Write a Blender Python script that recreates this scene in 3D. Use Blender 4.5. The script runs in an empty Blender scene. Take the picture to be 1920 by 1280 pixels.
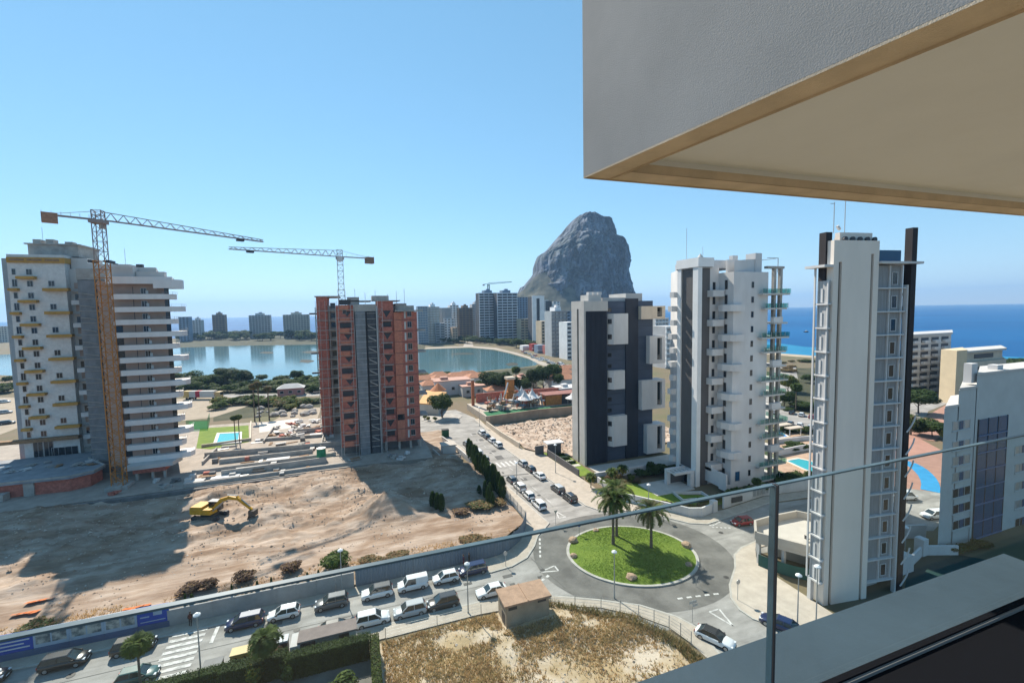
import bpy, bmesh, math, random
from mathutils import Vector, Matrix, noise
from mathutils.geometry import tessellate_polygon
rnd = random.Random(7)
R = math.radians
S = bpy.context.scene
COL = S.collection
# ---------------------------------------------------------------- camera
# town frame: X runs along the street, Y away from it, camera yawed to the right
CAMZ = 38.0
FPX = 829.0
CM = Matrix.Rotation(R(-19.6), 3, 'Z') @ Matrix.Rotation(R(90 - 3.93), 3, 'X') @ Matrix.Rotation(R(-1.02), 3, 'Z')
cam_d = bpy.data.cameras.new('camera'); cam = bpy.data.objects.new('camera', cam_d); COL.objects.link(cam)
cam_d.sensor_width = 36; cam_d.lens = FPX / 1920 * 36; cam_d.clip_start = 0.05; cam_d.clip_end = 60000
cam.matrix_world = Matrix.Translation((0, 0, CAMZ)) @ CM.to_4x4()
S.camera = cam
# ---------------------------------------------------------------- sky, sun, exposure
SUN = Vector((-0.25, 1.0, 1.02)).normalized()
W = bpy.data.worlds.new('World'); S.world = W; W.use_nodes = True
nt = W.node_tree; nt.nodes.clear()
sky = nt.nodes.new('ShaderNodeTexSky'); sky.sky_type = 'NISHITA'; sky.sun_disc = False
sky.sun_elevation = math.asin(SUN.z); sky.sun_rotation = math.atan2(SUN.x, SUN.y)
sky.altitude = 0; sky.air_density = 0.8; sky.dust_density = 0.0; sky.ozone_density = 5.0
bg = nt.nodes.new('ShaderNodeBackground'); bg.inputs[1].default_value = 0.15
wo = nt.nodes.new('ShaderNodeOutputWorld')
gm = nt.nodes.new('ShaderNodeGamma'); gm.inputs[1].default_value = 0.56
hs = nt.nodes.new('ShaderNodeHueSaturation'); hs.inputs['Saturation'].default_value = 1.34; hs.inputs['Hue'].default_value = 0.485
nt.links.new(sky.outputs[0], gm.inputs[0]); nt.links.new(gm.outputs[0], hs.inputs['Color']); nt.links.new(hs.outputs[0], bg.inputs[0]); nt.links.new(bg.outputs[0], wo.inputs[0])
sd = bpy.data.lights.new('sun', 'SUN'); sd.energy = 3.6; sd.angle = R(0.53); sd.color = (1.0, 0.91, 0.78)
so = bpy.data.objects.new('sun', sd); COL.objects.link(so); so.location = (-60, 240, 250)
so.rotation_euler = SUN.to_track_quat('Z', 'Y').to_euler()
S.view_settings.view_transform = 'Standard'; S.view_settings.look = 'None'
S.view_settings.exposure = 1.27; S.view_settings.gamma = 1.0
S.cycles.max_bounces = 6; S.cycles.diffuse_bounces = 3; S.cycles.glossy_bounces = 3
S.cycles.transparent_max_bounces = 16; S.cycles.transmission_bounces = 4; S.cycles.volume_bounces = 0

def ray(px, py):
    return CM @ Vector(((px - 960) / FPX, -(py - 640) / FPX, -1.0))
def G(px, py, z=0.0):
    d = ray(px, py); t = (z - CAMZ) / d.z
    return (d.x * t, d.y * t)
def AY(px, py, Y):
    d = ray(px, py); t = Y / d.y
    return (d.x * t, CAMZ + d.z * t)
# ---------------------------------------------------------------- materials
MATS = {}
def mat(name, col, rough=0.7, var=0.12, scale=1.0, bump=0.0, bscale=None, metal=0.0, spec=0.3, stretch=(1, 1, 1), col2=None, detail=6.0, emit=None, coat=0.0, world=False, fac=(0.35, 0.65)):
    if name in MATS: return MATS[name]
    m = bpy.data.materials.new(name); MATS[name] = m; m.use_nodes = True
    n = m.node_tree.nodes; l = m.node_tree.links
    b = n['Principled BSDF']; b.inputs['Roughness'].default_value = rough; b.inputs['Metallic'].default_value = metal
    b.inputs['Specular IOR Level'].default_value = spec
    if coat: b.inputs['Coat Weight'].default_value = coat; b.inputs['Coat Roughness'].default_value = 0.05
    if var > 0 or bump > 0 or col2:
        if world:
            tc = n.new('ShaderNodeNewGeometry'); src = tc.outputs['Position']
        else:
            tc = n.new('ShaderNodeTexCoord'); src = tc.outputs['Object']
        mp = n.new('ShaderNodeMapping'); mp.inputs['Scale'].default_value = stretch
        l.new(src, mp.inputs[0])
    if var > 0 or col2:
        nz = n.new('ShaderNodeTexNoise'); nz.inputs['Scale'].default_value = scale; nz.inputs['Detail'].default_value = detail; nz.inputs['Roughness'].default_value = 0.62
        l.new(mp.outputs[0], nz.inputs['Vector'])
        cr = n.new('ShaderNodeValToRGB'); cr.color_ramp.elements[0].position = fac[0]; cr.color_ramp.elements[1].position = fac[1]
        c0 = [max(0, c * (1 - var)) for c in col]; c1 = [min(1, c * (1 + var)) for c in col] if col2 is None else list(col2)
        cr.color_ramp.elements[0].color = (*c0, 1); cr.color_ramp.elements[1].color = (*c1, 1)
        l.new(nz.outputs[0], cr.inputs[0]); l.new(cr.outputs[0], b.inputs['Base Color'])
    else:
        b.inputs['Base Color'].default_value = (*col, 1)
    if bump > 0:
        nb = n.new('ShaderNodeTexNoise'); nb.inputs['Scale'].default_value = bscale or scale * 3; nb.inputs['Detail'].default_value = 5
        l.new(mp.outputs[0], nb.inputs['Vector'])
        bp = n.new('ShaderNodeBump'); bp.inputs['Strength'].default_value = bump; bp.inputs['Distance'].default_value = 0.1
        l.new(nb.outputs[0], bp.inputs['Height']); l.new(bp.outputs[0], b.inputs['Normal'])
    if emit:
        b.inputs['Emission Color'].default_value = (*emit, 1); b.inputs['Emission Strength'].default_value = 1
    return m
def glassmat(name, tint, refl=0.25, rough=0.02):
    # clear pane: tinted transmission plus fresnel reflection
    if name in MATS: return MATS[name]
    m = bpy.data.materials.new(name); MATS[name] = m; m.use_nodes = True
    n = m.node_tree.nodes; l = m.node_tree.links; n.clear()
    tr = n.new('ShaderNodeBsdfTransparent'); tr.inputs[0].default_value = (*tint, 1)
    gl = n.new('ShaderNodeBsdfGlossy'); gl.inputs['Roughness'].default_value = rough
    fr = n.new('ShaderNodeLayerWeight'); fr.inputs[0].default_value = 0.5
    pw = n.new('ShaderNodeMath'); pw.operation = 'POWER'; pw.inputs[1].default_value = 4.0
    ml = n.new('ShaderNodeMath'); ml.operation = 'MULTIPLY_ADD'; ml.inputs[1].default_value = refl; ml.inputs[2].default_value = 0.03
    mx = n.new('ShaderNodeMixShader'); out = n.new('ShaderNodeOutputMaterial')
    l.new(fr.outputs['Facing'], pw.inputs[0]); l.new(pw.outputs[0], ml.inputs[0])
    l.new(ml.outputs[0], mx.inputs[0]); l.new(tr.outputs[0], mx.inputs[1]); l.new(gl.outputs[0], mx.inputs[2]); l.new(mx.outputs[0], out.inputs[0])
    return m
# ---------------------------------------------------------------- mesh helpers
def wloc(o):
    v = Vector((0, 0, 0))
    while o is not None:
        v += Vector(o.location); o = o.parent
    return v
class MB:
    def __init__(s): s.v = []; s.f = []; s.m = []
    def poly(s, pts, m=0):
        i = len(s.v); s.v += [tuple(p) for p in pts]; s.f.append(tuple(range(i, i + len(pts)))); s.m.append(m)
    def box(s, x0, x1, y0, y1, z0, z1, m=0):
        i = len(s.v)
        s.v += [(x0, y0, z0), (x1, y0, z0), (x1, y1, z0), (x0, y1, z0), (x0, y0, z1), (x1, y0, z1), (x1, y1, z1), (x0, y1, z1)]
        for q in ((0, 3, 2, 1), (4, 5, 6, 7), (0, 1, 5, 4), (1, 2, 6, 5), (2, 3, 7, 6), (3, 0, 4, 7)):
            s.f.append(tuple(i + k for k in q)); s.m.append(m)
    def cbox(s, c, d, a=0.0, m=0):     # centre, size, z rotation
        i = len(s.v); ca, sa = math.cos(a), math.sin(a)
        for dz in (-.5, .5):
            for dx, dy in ((-.5, -.5), (.5, -.5), (.5, .5), (-.5, .5)):
                x, y = dx * d[0], dy * d[1]
                s.v.append((c[0] + x * ca - y * sa, c[1] + x * sa + y * ca, c[2] + dz * d[2]))
        for q in ((0, 3, 2, 1), (4, 5, 6, 7), (0, 1, 5, 4), (1, 2, 6, 5), (2, 3, 7, 6), (3, 0, 4, 7)):
            s.f.append(tuple(i + k for k in q)); s.m.append(m)
    def sheet(s, poly, z, m=0):
        pts = [Vector((p[0], p[1], 0)) for p in poly]; i = len(s.v)
        s.v += [(p.x, p.y, z) for p in pts]
        for t in tessellate_polygon([pts]):
            a, b, c = (pts[k] for k in t)
            if (b - a).cross(c - a).z < 0: t = (t[0], t[2], t[1])
            s.f.append(tuple(i + k for k in t)); s.m.append(m)
    def prism(s, poly, z0, z1, m=0, ms=None, bottom=True):
        ar = sum(poly[k - 1][0] * poly[k][1] - poly[k][0] * poly[k - 1][1] for k in range(len(poly)))
        if ar < 0: poly = poly[::-1]
        s.sheet(poly, z1, m)
        n = len(poly); i = len(s.v)
        s.v += [(p[0], p[1], z0) for p in poly] + [(p[0], p[1], z1) for p in poly]
        for k in range(n):
            j = (k + 1) % n
            s.f.append((i + k, i + j, i + n + j, i + n + k)); s.m.append(m if ms is None else ms)
    def bar(s, p, q, w, m=0, w2=None):
        p = Vector(p); q = Vector(q); d = (q - p)
        if d.length < 1e-6: return
        d.normalize(); u = d.cross(Vector((0, 0, 1)))
        if u.length < 0.01: u = Vector((1, 0, 0))
        u.normalize(); t = d.cross(u); i = len(s.v)
        for c, ww in ((p, w), (q, w2 or w)):
            for a, b in ((-1, -1), (1, -1), (1, 1), (-1, 1)):
                s.v.append(tuple(c + u * (a * ww / 2) + t * (b * ww / 2)))
        for qd in ((0, 1, 2, 3), (7, 6, 5, 4), (0, 4, 5, 1), (1, 5, 6, 2), (2, 6, 7, 3), (3, 7, 4, 0)):
            s.f.append(tuple(i + k for k in qd)); s.m.append(m)
    def cyl(s, p, q, r0, r1=None, n=10, m=0, caps=True):
        r1 = r0 if r1 is None else r1
        p = Vector(p); q = Vector(q); d = (q - p).normalized(); u = d.cross(Vector((0, 0, 1)))
        if u.length < 0.01: u = Vector((1, 0, 0))
        u.normalize(); t = d.cross(u); i = len(s.v)
        for c, r in ((p, r0), (q, r1)):
            for k in range(n):
                a = 2 * math.pi * k / n; s.v.append(tuple(c + u * (r * math.cos(a)) + t * (r * math.sin(a))))
        for k in range(n):
            j = (k + 1) % n; s.f.append((i + k, i + n + k, i + n + j, i + j)); s.m.append(m)
        if caps:
            s.f.append(tuple(i + k for k in range(n))); s.m.append(m)
            s.f.append(tuple(i + n + k for k in reversed(range(n)))); s.m.append(m)
    def path(s, pts, w, h, m=0, closed=False):   # vertical wall strip of thickness w and height h along (x,y,z) points
        for k in range(len(pts) - (0 if closed else 1)):
            a = Vector(pts[k]); b = Vector(pts[(k + 1) % len(pts)]); d = Vector((b.x - a.x, b.y - a.y, 0)).normalized(); nn = Vector((-d.y, d.x, 0)) * (w / 2)
            e = d * (w / 2 - 0.002 * (k % 2))
            a2 = a - e; b2 = b + e; i = len(s.v); up = Vector((0, 0, h + 0.003 * (k % 2)))
            s.v += [tuple(x) for x in (a2 - nn, b2 - nn, b2 + nn, a2 + nn, a2 - nn + up, b2 - nn + up, b2 + nn + up, a2 + nn + up)]
            for q in ((0, 3, 2, 1), (4, 5, 6, 7), (0, 1, 5, 4), (1, 2, 6, 5), (2, 3, 7, 6), (3, 0, 4, 7)):
                s.f.append(tuple(i + k2 for k2 in q)); s.m.append(m)
    def mesh(s, name, mats, off=(0, 0, 0), smooth=False):
        me = bpy.data.meshes.new(name)
        me.from_pydata([(a - off[0], b - off[1], c - off[2]) for a, b, c in s.v], [], s.f)
        if not isinstance(mats, (list, tuple)): mats = [mats]
        for q in mats: me.materials.append(q)
        if any(s.m): me.polygons.foreach_set('material_index', s.m)
        if smooth: me.polygons.foreach_set('use_smooth', [True] * len(s.f))
        me.update(); return me
    def build(s, name, mats, parent=None, smooth=False, local=False):
        off = (0, 0, 0)
        if parent is not None and not local: off = wloc(parent)
        o = bpy.data.objects.new(name, s.mesh(name, mats, off, smooth)); COL.objects.link(o)
        if parent is not None: o.parent = parent
        return o
def tag(o, label=None, cat=None, group=None, kind=None):
    if label: o['label'] = label
    if cat: o['category'] = cat
    if group: o['group'] = group
    if kind: o['kind'] = kind
    return o
def thing(name, loc, label, cat, group=None, rz=0.0):
    o = bpy.data.objects.new(name, None); COL.objects.link(o); o.location = loc; o.rotation_euler = (0, 0, rz)
    o.empty_display_size = 0.5
    return tag(o, label, cat, group)
def put(name, me, parent=None, loc=(0, 0, 0), rot=(0, 0, 0), sc=(1, 1, 1)):
    o = bpy.data.objects.new(name, me); COL.objects.link(o); o.parent = parent; o.location = loc; o.rotation_euler = rot; o.scale = sc
    return o
def copy_tree(o, parent=None):
    c = o.copy(); COL.objects.link(c); c.parent = parent
    for ch in o.children: copy_tree(ch, c)
    return c
def part(parent, name, m, fn, **k):
    b = MB(); fn(b); return b.build(name, m, parent, **k)
def bx(parent, name, m, *d, **k):
    b = MB(); b.box(*d); return b.build(name, m, parent, **k)
def struct(name, m, mb, smooth=False):
    return tag(mb.build(name, m, None, smooth), kind='structure')
# ---------------------------------------------------------------- palette
white = mat('white_render', (0.58, 0.57, 0.56), 0.8, 0.09, 0.25, 0.05, 6, stretch=(1, 1, .35))
offwhite = mat('offwhite_render', (0.50, 0.485, 0.46), 0.85, 0.08, 0.3, 0.05, 6, stretch=(1, 1, .35))
beige = mat('beige_render', (0.52, 0.45, 0.36), 0.85, 0.10, 0.3, 0.05, 6, stretch=(1, 1, .4))
conc = mat('concrete', (0.36, 0.34, 0.31), 0.9, 0.18, 0.6, 0.12, 5)
darkconc = mat('dark_concrete', (0.17, 0.165, 0.16), 0.9, 0.2, 0.6, 0.1, 5)
asphalt = mat('asphalt', (0.27, 0.258, 0.238), 0.9, 0.14, 0.22, 0.08, 12, col2=(0.37, 0.355, 0.33), world=True, stretch=(1, 1.6, 1))
paver = mat('paving', (0.40, 0.35, 0.29), 0.9, 0.12, 0.8, 0.1, 8, world=True)
kerbm = mat('kerb_stone', (0.42, 0.40, 0.36), 0.9, 0.12, 1.0, 0.05)
paint = mat('road_paint', (0.36, 0.35, 0.33), 0.85, 0.0, 1.8, col2=(0.60, 0.59, 0.56), world=True, fac=(.38, .55))
darkglass = mat('dark_window_glass', (0.02, 0.025, 0.03), 0.06, 0, spec=0.6)
blueglass = mat('blue_window_glass', (0.022, 0.085, 0.17), 0.25, 0, spec=0.25)
black = mat('black_metal', (0.008, 0.008, 0.010), 0.9, 0, spec=0.05)
grey = mat('grey_metal', (0.30, 0.31, 0.32), 0.45, 0.06, 2, metal=0.3)
galv = mat('galvanised_steel', (0.42, 0.43, 0.43), 0.45, 0.1, 3, metal=0.6)
brickm = mat('red_brick', (0.42, 0.145, 0.105), 0.9, 0.22, 1.6, 0.2, 10)
wood = mat('weathered_wood', (0.26, 0.16, 0.09), 0.85, 0.25, 1.5)
# ================================================================ terrain, water, rock
groundm = mat('dry_ground', (0.20, 0.155, 0.10), 0.95, 0.2, 0.045, 0.15, 1.5, col2=(0.11, 0.115, 0.055), world=True, fac=(0.42, 0.72))
dirtm = mat('site_dirt', (0.27, 0.20, 0.148), 0.95, 0.0, 0.22, 1.0, 1.1, col2=(0.43, 0.35, 0.28), world=True, detail=10, stretch=(0.7, 1.5, 1), fac=(0.36, 0.62))
sandm = mat('beach_sand', (0.40, 0.33, 0.24), 0.95, 0.1, 0.1, world=True)
def water(name, col, rough, wscale, wstr, spec=0.5, stretch=(1, 1, 1), col2=None, cscale=0.004):
    m = mat(name, col, rough, 0.0, cscale, wstr, wscale, spec=spec, stretch=stretch, col2=col2, world=True); return m
seam = water('sea_water', (0.003, 0.065, 0.20), 0.4, 0.05, 0.5, 0.03, (1, 1, 1), (0.004, 0.105, 0.28), 0.0016)
lakem = water('lake_water', (0.09, 0.15, 0.15), 0.10, 0.35, 0.05, 0.4, (1, 1, 1), (0.07, 0.17, 0.20), 0.012)
b = MB(); N = 96
for k in range(N):
    a0, a1 = 2 * math.pi * k / N, 2 * math.pi * (k + 1) / N
    for r0, r1 in ((0.1, 1500), (1500, 6000), (6000, 14000)):
        b.poly([(r0 * math.cos(a0), r0 * math.sin(a0), -0.6), (r1 * math.cos(a0), r1 * math.sin(a0), -0.6), (r1 * math.cos(a1), r1 * math.sin(a1), -0.6), (r0 * math.cos(a1), r0 * math.sin(a1), -0.6)])
struct('sea', seam, b)
land = [(-2200, -900), (700, -900), (520, -200), (430, 60), (385, 140), (352, 190), (328, 240), (318, 300), (350, 420), (470, 640), (660, 900), (860, 1130), (930, 1260), (820, 1480), (560, 1500), (430, 1330), (300, 1060), (200, 900), (60, 860), (-90, 880), (-260, 930), (-480, 1010), (-760, 1130), (-1300, 1300), (-2200, 1500)]
b = MB(); b.prism(land, -3, 0); struct('ground', groundm, b)
b = MB(); b.sheet([(520, -200), (430, 60), (385, 140), (352, 190), (328, 240), (318, 300), (350, 420), (470, 640), (660, 900), (860, 1130), (930, 1080), (700, 800), (500, 520), (400, 300), (430, 190), (560, -100)], -0.55); struct('shallow_sea', water('shallow_water', (0.010, 0.16, 0.31), 0.35, 0.05, 0.5, 0.04, (1, 1, 1), (0.012, 0.20, 0.36), 0.01), b)
b = MB(); b.sheet([(430, 60), (385, 140), (352, 190), (328, 240), (318, 300), (305, 300), (312, 240), (336, 186), (368, 136), (405, 55)], 0.012); struct('beach', sandm, b)
lk = [G(*p) for p in ((-60, 700), (60, 706), (200, 712), (340, 715), (460, 716), (590, 713), (700, 712), (790, 706), (870, 700), (930, 693), (975, 689), (1003, 685), (1012, 681), (988, 672), (957, 663), (926, 656), (880, 652), (845, 653), (795, 655), (700, 650), (590, 644), (450, 646), (340, 651), (200, 656), (60, 662), (-60, 668))]
b = MB(); b.sheet(lk, 0.03); struct('lake', lakem, b)
# low mud islets and dry rims of the salt lake
b = MB()
for px, py, rx, ry in ((590, 660, 26, 2.5), (650, 659, 20, 2.2), (500, 661, 14, 1.8), (575, 677, 13, 3), (620, 676, 10, 1.8), (960, 683, 12, 3), (870, 663, 20, 1.2)):
    cx, cy = G(px, py); dx = Vector(G(px + rx, py)) - Vector((cx, cy)); dy = Vector(G(px, py - ry)) - Vector((cx, cy))
    b.sheet([(cx + dx.x * math.cos(t) * w + dy.x * math.sin(t) * w, cy + dx.y * math.cos(t) * w + dy.y * math.sin(t) * w) for t, w in ((2 * math.pi * i / 14, 0.8 + 0.4 * rnd.random()) for i in range(14))], 0.06)
struct('mud_islets', mat('mud', (0.030, 0.035, 0.028), 0.9, 0.2, 0.05, world=True), b)
b = MB(); b.sheet([G(*p) for p in ((300, 744), (600, 738), (700, 722), (700, 713), (590, 714), (460, 717), (340, 716), (300, 716))], .035); b.sheet([G(*p) for p in ((786, 708), (870, 702), (1003, 687), (1078, 708), (1078, 722), (930, 722), (860, 716), (786, 718))], .036); b.sheet([G(*p) for p in ((400, 790), (600, 770), (600, 745), (470, 748), (400, 765))], .037); b.sheet([G(*p) for p in ((330, 652), (450, 648), (590, 646), (700, 652), (795, 657), (800, 640), (640, 626), (330, 630))], .035); b.sheet([G(*p) for p in ((1462, 690), (1535, 690), (1535, 770), (1462, 770))], .035); struct('scrub_ground', mat('scrub_soil', (.030, .040, .018), .95, .2, .1, .3, .6, col2=(.075, .072, .038), world=True), b)
# promenade strip and shore path round the lake
b = MB()
pr = [G(*p) for p in ((1014, 684), (1024, 680), (1000, 671), (968, 661), (930, 652), (890, 649), (850, 650), (800, 651.5), (795, 654), (845, 652), (880, 651), (926, 655), (957, 662), (988, 671))]
b.sheet(pr, 0.05)
b.sheet([G(*p) for p in ((1012, 676), (1080, 700), (1080, 706), (1014, 684))], 0.054)
b.sheet([G(*p) for p in ((868, 650), (888, 650), (884, 634), (876, 634))], 0.058)
struct('promenade', mat('pale_path', (0.34, 0.30, 0.25), 0.9, 0.1, 0.05, world=True), b)

# the limestone rock: horizontal slices between a left and a right edge, rounded in depth, gullied by noise
CR = Vector((math.cos(R(19.6)), -math.sin(R(19.6)), 0)); CF = Vector((math.sin(R(19.6)), math.cos(R(19.6)), 0))
DR = 1450.0
sil_l = [(968, 585), (971, 553), (977, 539), (985, 535), (1004, 511), (1005, 496), (1011, 480), (1027, 470), (1038, 458), (1061, 432), (1072, 418), (1085, 408), (1100, 404)]
sil_r = [(1200, 585), (1191, 551), (1186, 546), (1184, 521), (1180, 508), (1183, 489), (1182, 480), (1177, 464), (1166, 451), (1156, 446), (1154, 430), (1149, 417), (1140, 412), (1126, 410), (1116, 406), (1104, 404)]
def hz(p): return (p[0] - 960) / FPX * DR, CAMZ + (583 - 0.0178 * (p[0] - 960) - p[1]) / FPX * DR
def interp(tab, z):
    for (x0, z0), (x1, z1) in zip(tab, tab[1:]):
        if z0 <= z <= z1: return x0 + (x1 - x0) * ((z - z0) / (z1 - z0 + 1e-9))
    return tab[-1][0] if z > tab[-1][1] else tab[0][0]
TL = sorted([hz(p) for p in sil_l], key=lambda q: q[1]); TR = sorted([hz(p) for p in sil_r], key=lambda q: q[1])
zt = min(TL[-1][1], TR[-1][1]); NZ, NA = 170, 300
b = MB(); rows = []
for i in range(NZ + 1):
    z = -4 + (zt + 4) * (i / NZ) ** 0.9; xl, xr = interp(TL, z), interp(TR, z); cx, hw = (xl + xr) / 2, (xr - xl) / 2
    dep = 60 + 0.85 * hw if i < NZ else 30
    row = []
    for k in range(NA):
        a = 2 * math.pi * k / NA; ca, sa = math.cos(a), math.sin(a)
        ex = math.copysign(abs(ca) ** 0.8, ca); ey = math.copysign(abs(sa) ** 0.75, sa)
        fx = cx + hw * ex; fy = dep * ey
        p = Vector((fx, fy, z)) * 0.008
        gul = noise.turbulence(Vector((fx * 0.022, fy * 0.022, z * 0.006)), 4, False) - 0.5
        g2 = noise.fractal(p * 3.2, 1.0, 2.1, 5)
        g3 = noise.turbulence(Vector((fx * 0.07, fy * 0.07, z * 0.02)), 3, True) - 0.8
        g4 = noise.turbulence(Vector((fx * 0.13, fy * 0.13, z * 0.05)), 3, True) - 0.8
        s = -44 * gul * abs(sa) + 22 * g2 * (0.35 + 0.65 * abs(sa)) - 15 * g3 * abs(sa) - 8 * g4 * abs(sa)
        fy += -s if sa < 0 else s
        fx += 3.2 * g2 * abs(ca)
        row.append(tuple(CR * fx + CF * (DR + 70 + fy) + Vector((0, 0, z))))
    rows.append(row)
for r in rows: b.v += r
for i in range(NZ):
    for k in range(NA):
        j = (k + 1) % NA; b.f.append((i * NA + k, i * NA + j, (i + 1) * NA + j, (i + 1) * NA + k)); b.m.append(0)
b.f.append(tuple(NZ * NA + k for k in range(NA))); b.m.append(0)
rockm = mat('limestone', (0.030, 0.033, 0.040), 0.95, 0.0, 0.03, 1.0, 0.15, col2=(0.16, 0.178, 0.215), stretch=(1, 1, 0.35), detail=10, world=True, fac=(0.40, 0.56))
struct('rock_mountain', rockm, b)
# wooded talus skirt at the foot of the rock
b = MB(); NU, NV = 90, 34
prof = [(962, 560), (975, 547), (985, 538), (1000, 527), (1012, 516), (1030, 508), (1050, 503), (1068, 503), (1085, 509), (1100, 524), (1125, 538), (1150, 548), (1175, 558), (1200, 572)]
pz = [hz(p) for p in prof]
for i in range(NU + 1):
    t = i / NU; x = pz[0][0] + (pz[-1][0] - pz[0][0]) * t
    for q in range(len(pz) - 1):
        if pz[q][0] <= x <= pz[q + 1][0] + 1e-6: zt_ = pz[q][1] + (pz[q + 1][1] - pz[q][1]) * (x - pz[q][0]) / (pz[q + 1][0] - pz[q][0]); break
    for k in range(NV + 1):
        s = k / NV; y = DR - 95 - 260 * (1 - s); z = -3 + (zt_ * 0.97 + 3) * (s ** 1.5)
        x2 = x * (1 - 0.16 * (1 - s))
        z += 9 * s * noise.fractal(Vector((x * .02, y * .02, 3)), 1, 2, 5) + 3 * s * noise.fractal(Vector((x * .09, y * .09, 1)), 1, 2, 3)
        b.v.append(tuple(CR * x2 + CF * y + Vector((0, 0, z))))
for i in range(NU):
    for k in range(NV):
        b.f.append((i * (NV + 1) + k, (i + 1) * (NV + 1) + k, (i + 1) * (NV + 1) + k + 1, i * (NV + 1) + k + 1)); b.m.append(0)
struct('wooded_hill_slope', mat('scrub_slope', (0.025, 0.034, 0.018), 0.95, 0, 0.03, 1.0, 0.08, col2=(0.12, 0.11, 0.075), detail=9, world=True, fac=(0.4, 0.66)), b, smooth=True)

# bulldozer streaks and damp darker soil in the dirt (its own colour, not shade)
def streaks(m, sc, lo, vecscale, f0=.42, f1=.58):
    n = m.node_tree.nodes; l = m.node_tree.links; pb = n['Principled BSDF']; src = pb.inputs['Base Color'].links[0].from_socket
    g = n.new('ShaderNodeNewGeometry'); mp = n.new('ShaderNodeMapping'); mp.inputs['Scale'].default_value = vecscale; mp.inputs['Rotation'].default_value = (0, 0, R(-6))
    nz = n.new('ShaderNodeTexNoise'); nz.inputs['Scale'].default_value = sc; nz.inputs['Detail'].default_value = 7; nz.inputs['Distortion'].default_value = .8
    cr = n.new('ShaderNodeValToRGB'); cr.color_ramp.elements[0].position = f0; cr.color_ramp.elements[1].position = f1; cr.color_ramp.elements[0].color = (*lo, 1); cr.color_ramp.elements[1].color = (1, 1, 1, 1)
    mx = n.new('ShaderNodeMixRGB'); mx.blend_type = 'MULTIPLY'; mx.inputs[0].default_value = 1
    l.new(g.outputs['Position'], mp.inputs[0]); l.new(mp.outputs[0], nz.inputs['Vector']); l.new(nz.outputs[0], cr.inputs[0]); l.new(src, mx.inputs[1]); l.new(cr.outputs[0], mx.inputs[2]); l.new(mx.outputs[0], pb.inputs['Base Color'])
streaks(dirtm, 1.0, (.80, .75, .70), (.10, .9, 1)); streaks(dirtm, .09, (.76, .69, .62), (1, 1.6, 1), .38, .52); streaks(rockm, .045, (.42, .46, .52), (1, 1, .22), .44, .52); streaks(rockm, .012, (.62, .70, .60), (1, 1, .8), .40, .52)
streaks(asphalt, 1.0, (.80, .80, .80), (.05, .6, 1), .38, .55)
# ================================================================ roads and pavements
darkfr0 = mat('cast_iron', (0.06, 0.058, 0.055), .6, .2, 4)
RC = (39.2, 56.6)
def ell(c, rx, ry, rot, n=56, t0=0, t1=2 * math.pi):
    out = []
    for i in range(n):
        t = t0 + (t1 - t0) * i / n; x, y = rx * math.cos(t), ry * math.sin(t)
        out.append((c[0] + x * math.cos(rot) - y * math.sin(rot), c[1] + x * math.sin(rot) + y * math.cos(rot)))
    return out
ISL = ell(RC, 10.0, 8.6, R(-22))
b = MB()
b.sheet([(-150, 53.6), (30, 53.6), (30, 62), (-150, 62)], 0.020)
b.sheet(ell(RC, 17.5, 16.5, 0), 0.024)
b.sheet([(29, 68), (42, 68), (41.5, 84), (39.5, 105), (38.3, 120), (39.5, 139), (39.5, 152), (36, 168), (16, 168), (16, 140), (24, 135), (26.6, 120), (28.2, 100), (29.6, 84)], 0.028)
b.sheet([(48, 50), (75, 48), (140, 36), (180, 20), (186, 30), (140, 50), (110, 57), (75, 61.5), (48, 65)], 0.032)
b.sheet([(34, 20), (46, 20), (48, 50), (30, 50), (36.5, 42)], 0.036)
b.sheet([(86, 84), (120, 104), (150, 122), (210, 160), (260, 200), (250, 206), (200, 170), (140, 130), (110, 110), (82, 94)], 0.040)
b.sheet([(95, 60), (150, 78), (190, 96), (250, 110), (250, 118), (186, 104), (146, 86), (92, 68)], 0.044)
struct('road', asphalt, b)
darkas = mat('dark_asphalt', (0.125, 0.121, 0.112), 0.9, 0.15, 0.3, 0.08, 12, col2=(0.185, 0.178, 0.163), world=True)
b = MB()      # darker resurfaced ring of the roundabout
oo = ell(RC, 15.2, 13.6, R(-22)); ii = ell(RC, 9.9, 8.5, R(-22))
for k in range(56):
    j = (k + 1) % 56; b.poly([(*ii[k], 0.048), (*oo[k], 0.048), (*oo[j], 0.048), (*ii[j], 0.048)])
struct('roundabout_carriageway', darkas, b)
# markings
def strip(b, p, q, w, z=0.052):
    p = Vector((*p, 0)); q = Vector((*q, 0)); d = (q - p).normalized(); n = Vector((-d.y, d.x, 0)) * w / 2
    b.poly([((p - n).x, (p - n).y, z), ((q - n).x, (q - n).y, z), ((q + n).x, (q + n).y, z), ((p + n).x, (p + n).y, z)])
b = MB()
zx0, zx1 = -21.9, -18.3
for k in range(8): strip(b, (zx0, 54.3 + k * 0.98), (zx1, 54.3 + k * 0.98), 0.5)
struct('zebra_crossing', paint, b)
b = MB()
for k in range(7): strip(b, (30.0 + k * 1.2, 100.5), (29.8 + k * 1.2, 104.0), 0.5)
struct('zebra_crossing', paint, b)
b = MB()
strip(b, (-23.2, 54.0), (-23.2, 57.2), .4); strip(b, (-17.2, 58.2), (-17.2, 61.2), .4)
for k in range(3): strip(b, (22.6 + k * .9, 54.7 + k * .5), (23.1 + k * .9, 55.0 + k * .5), .4)
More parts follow.
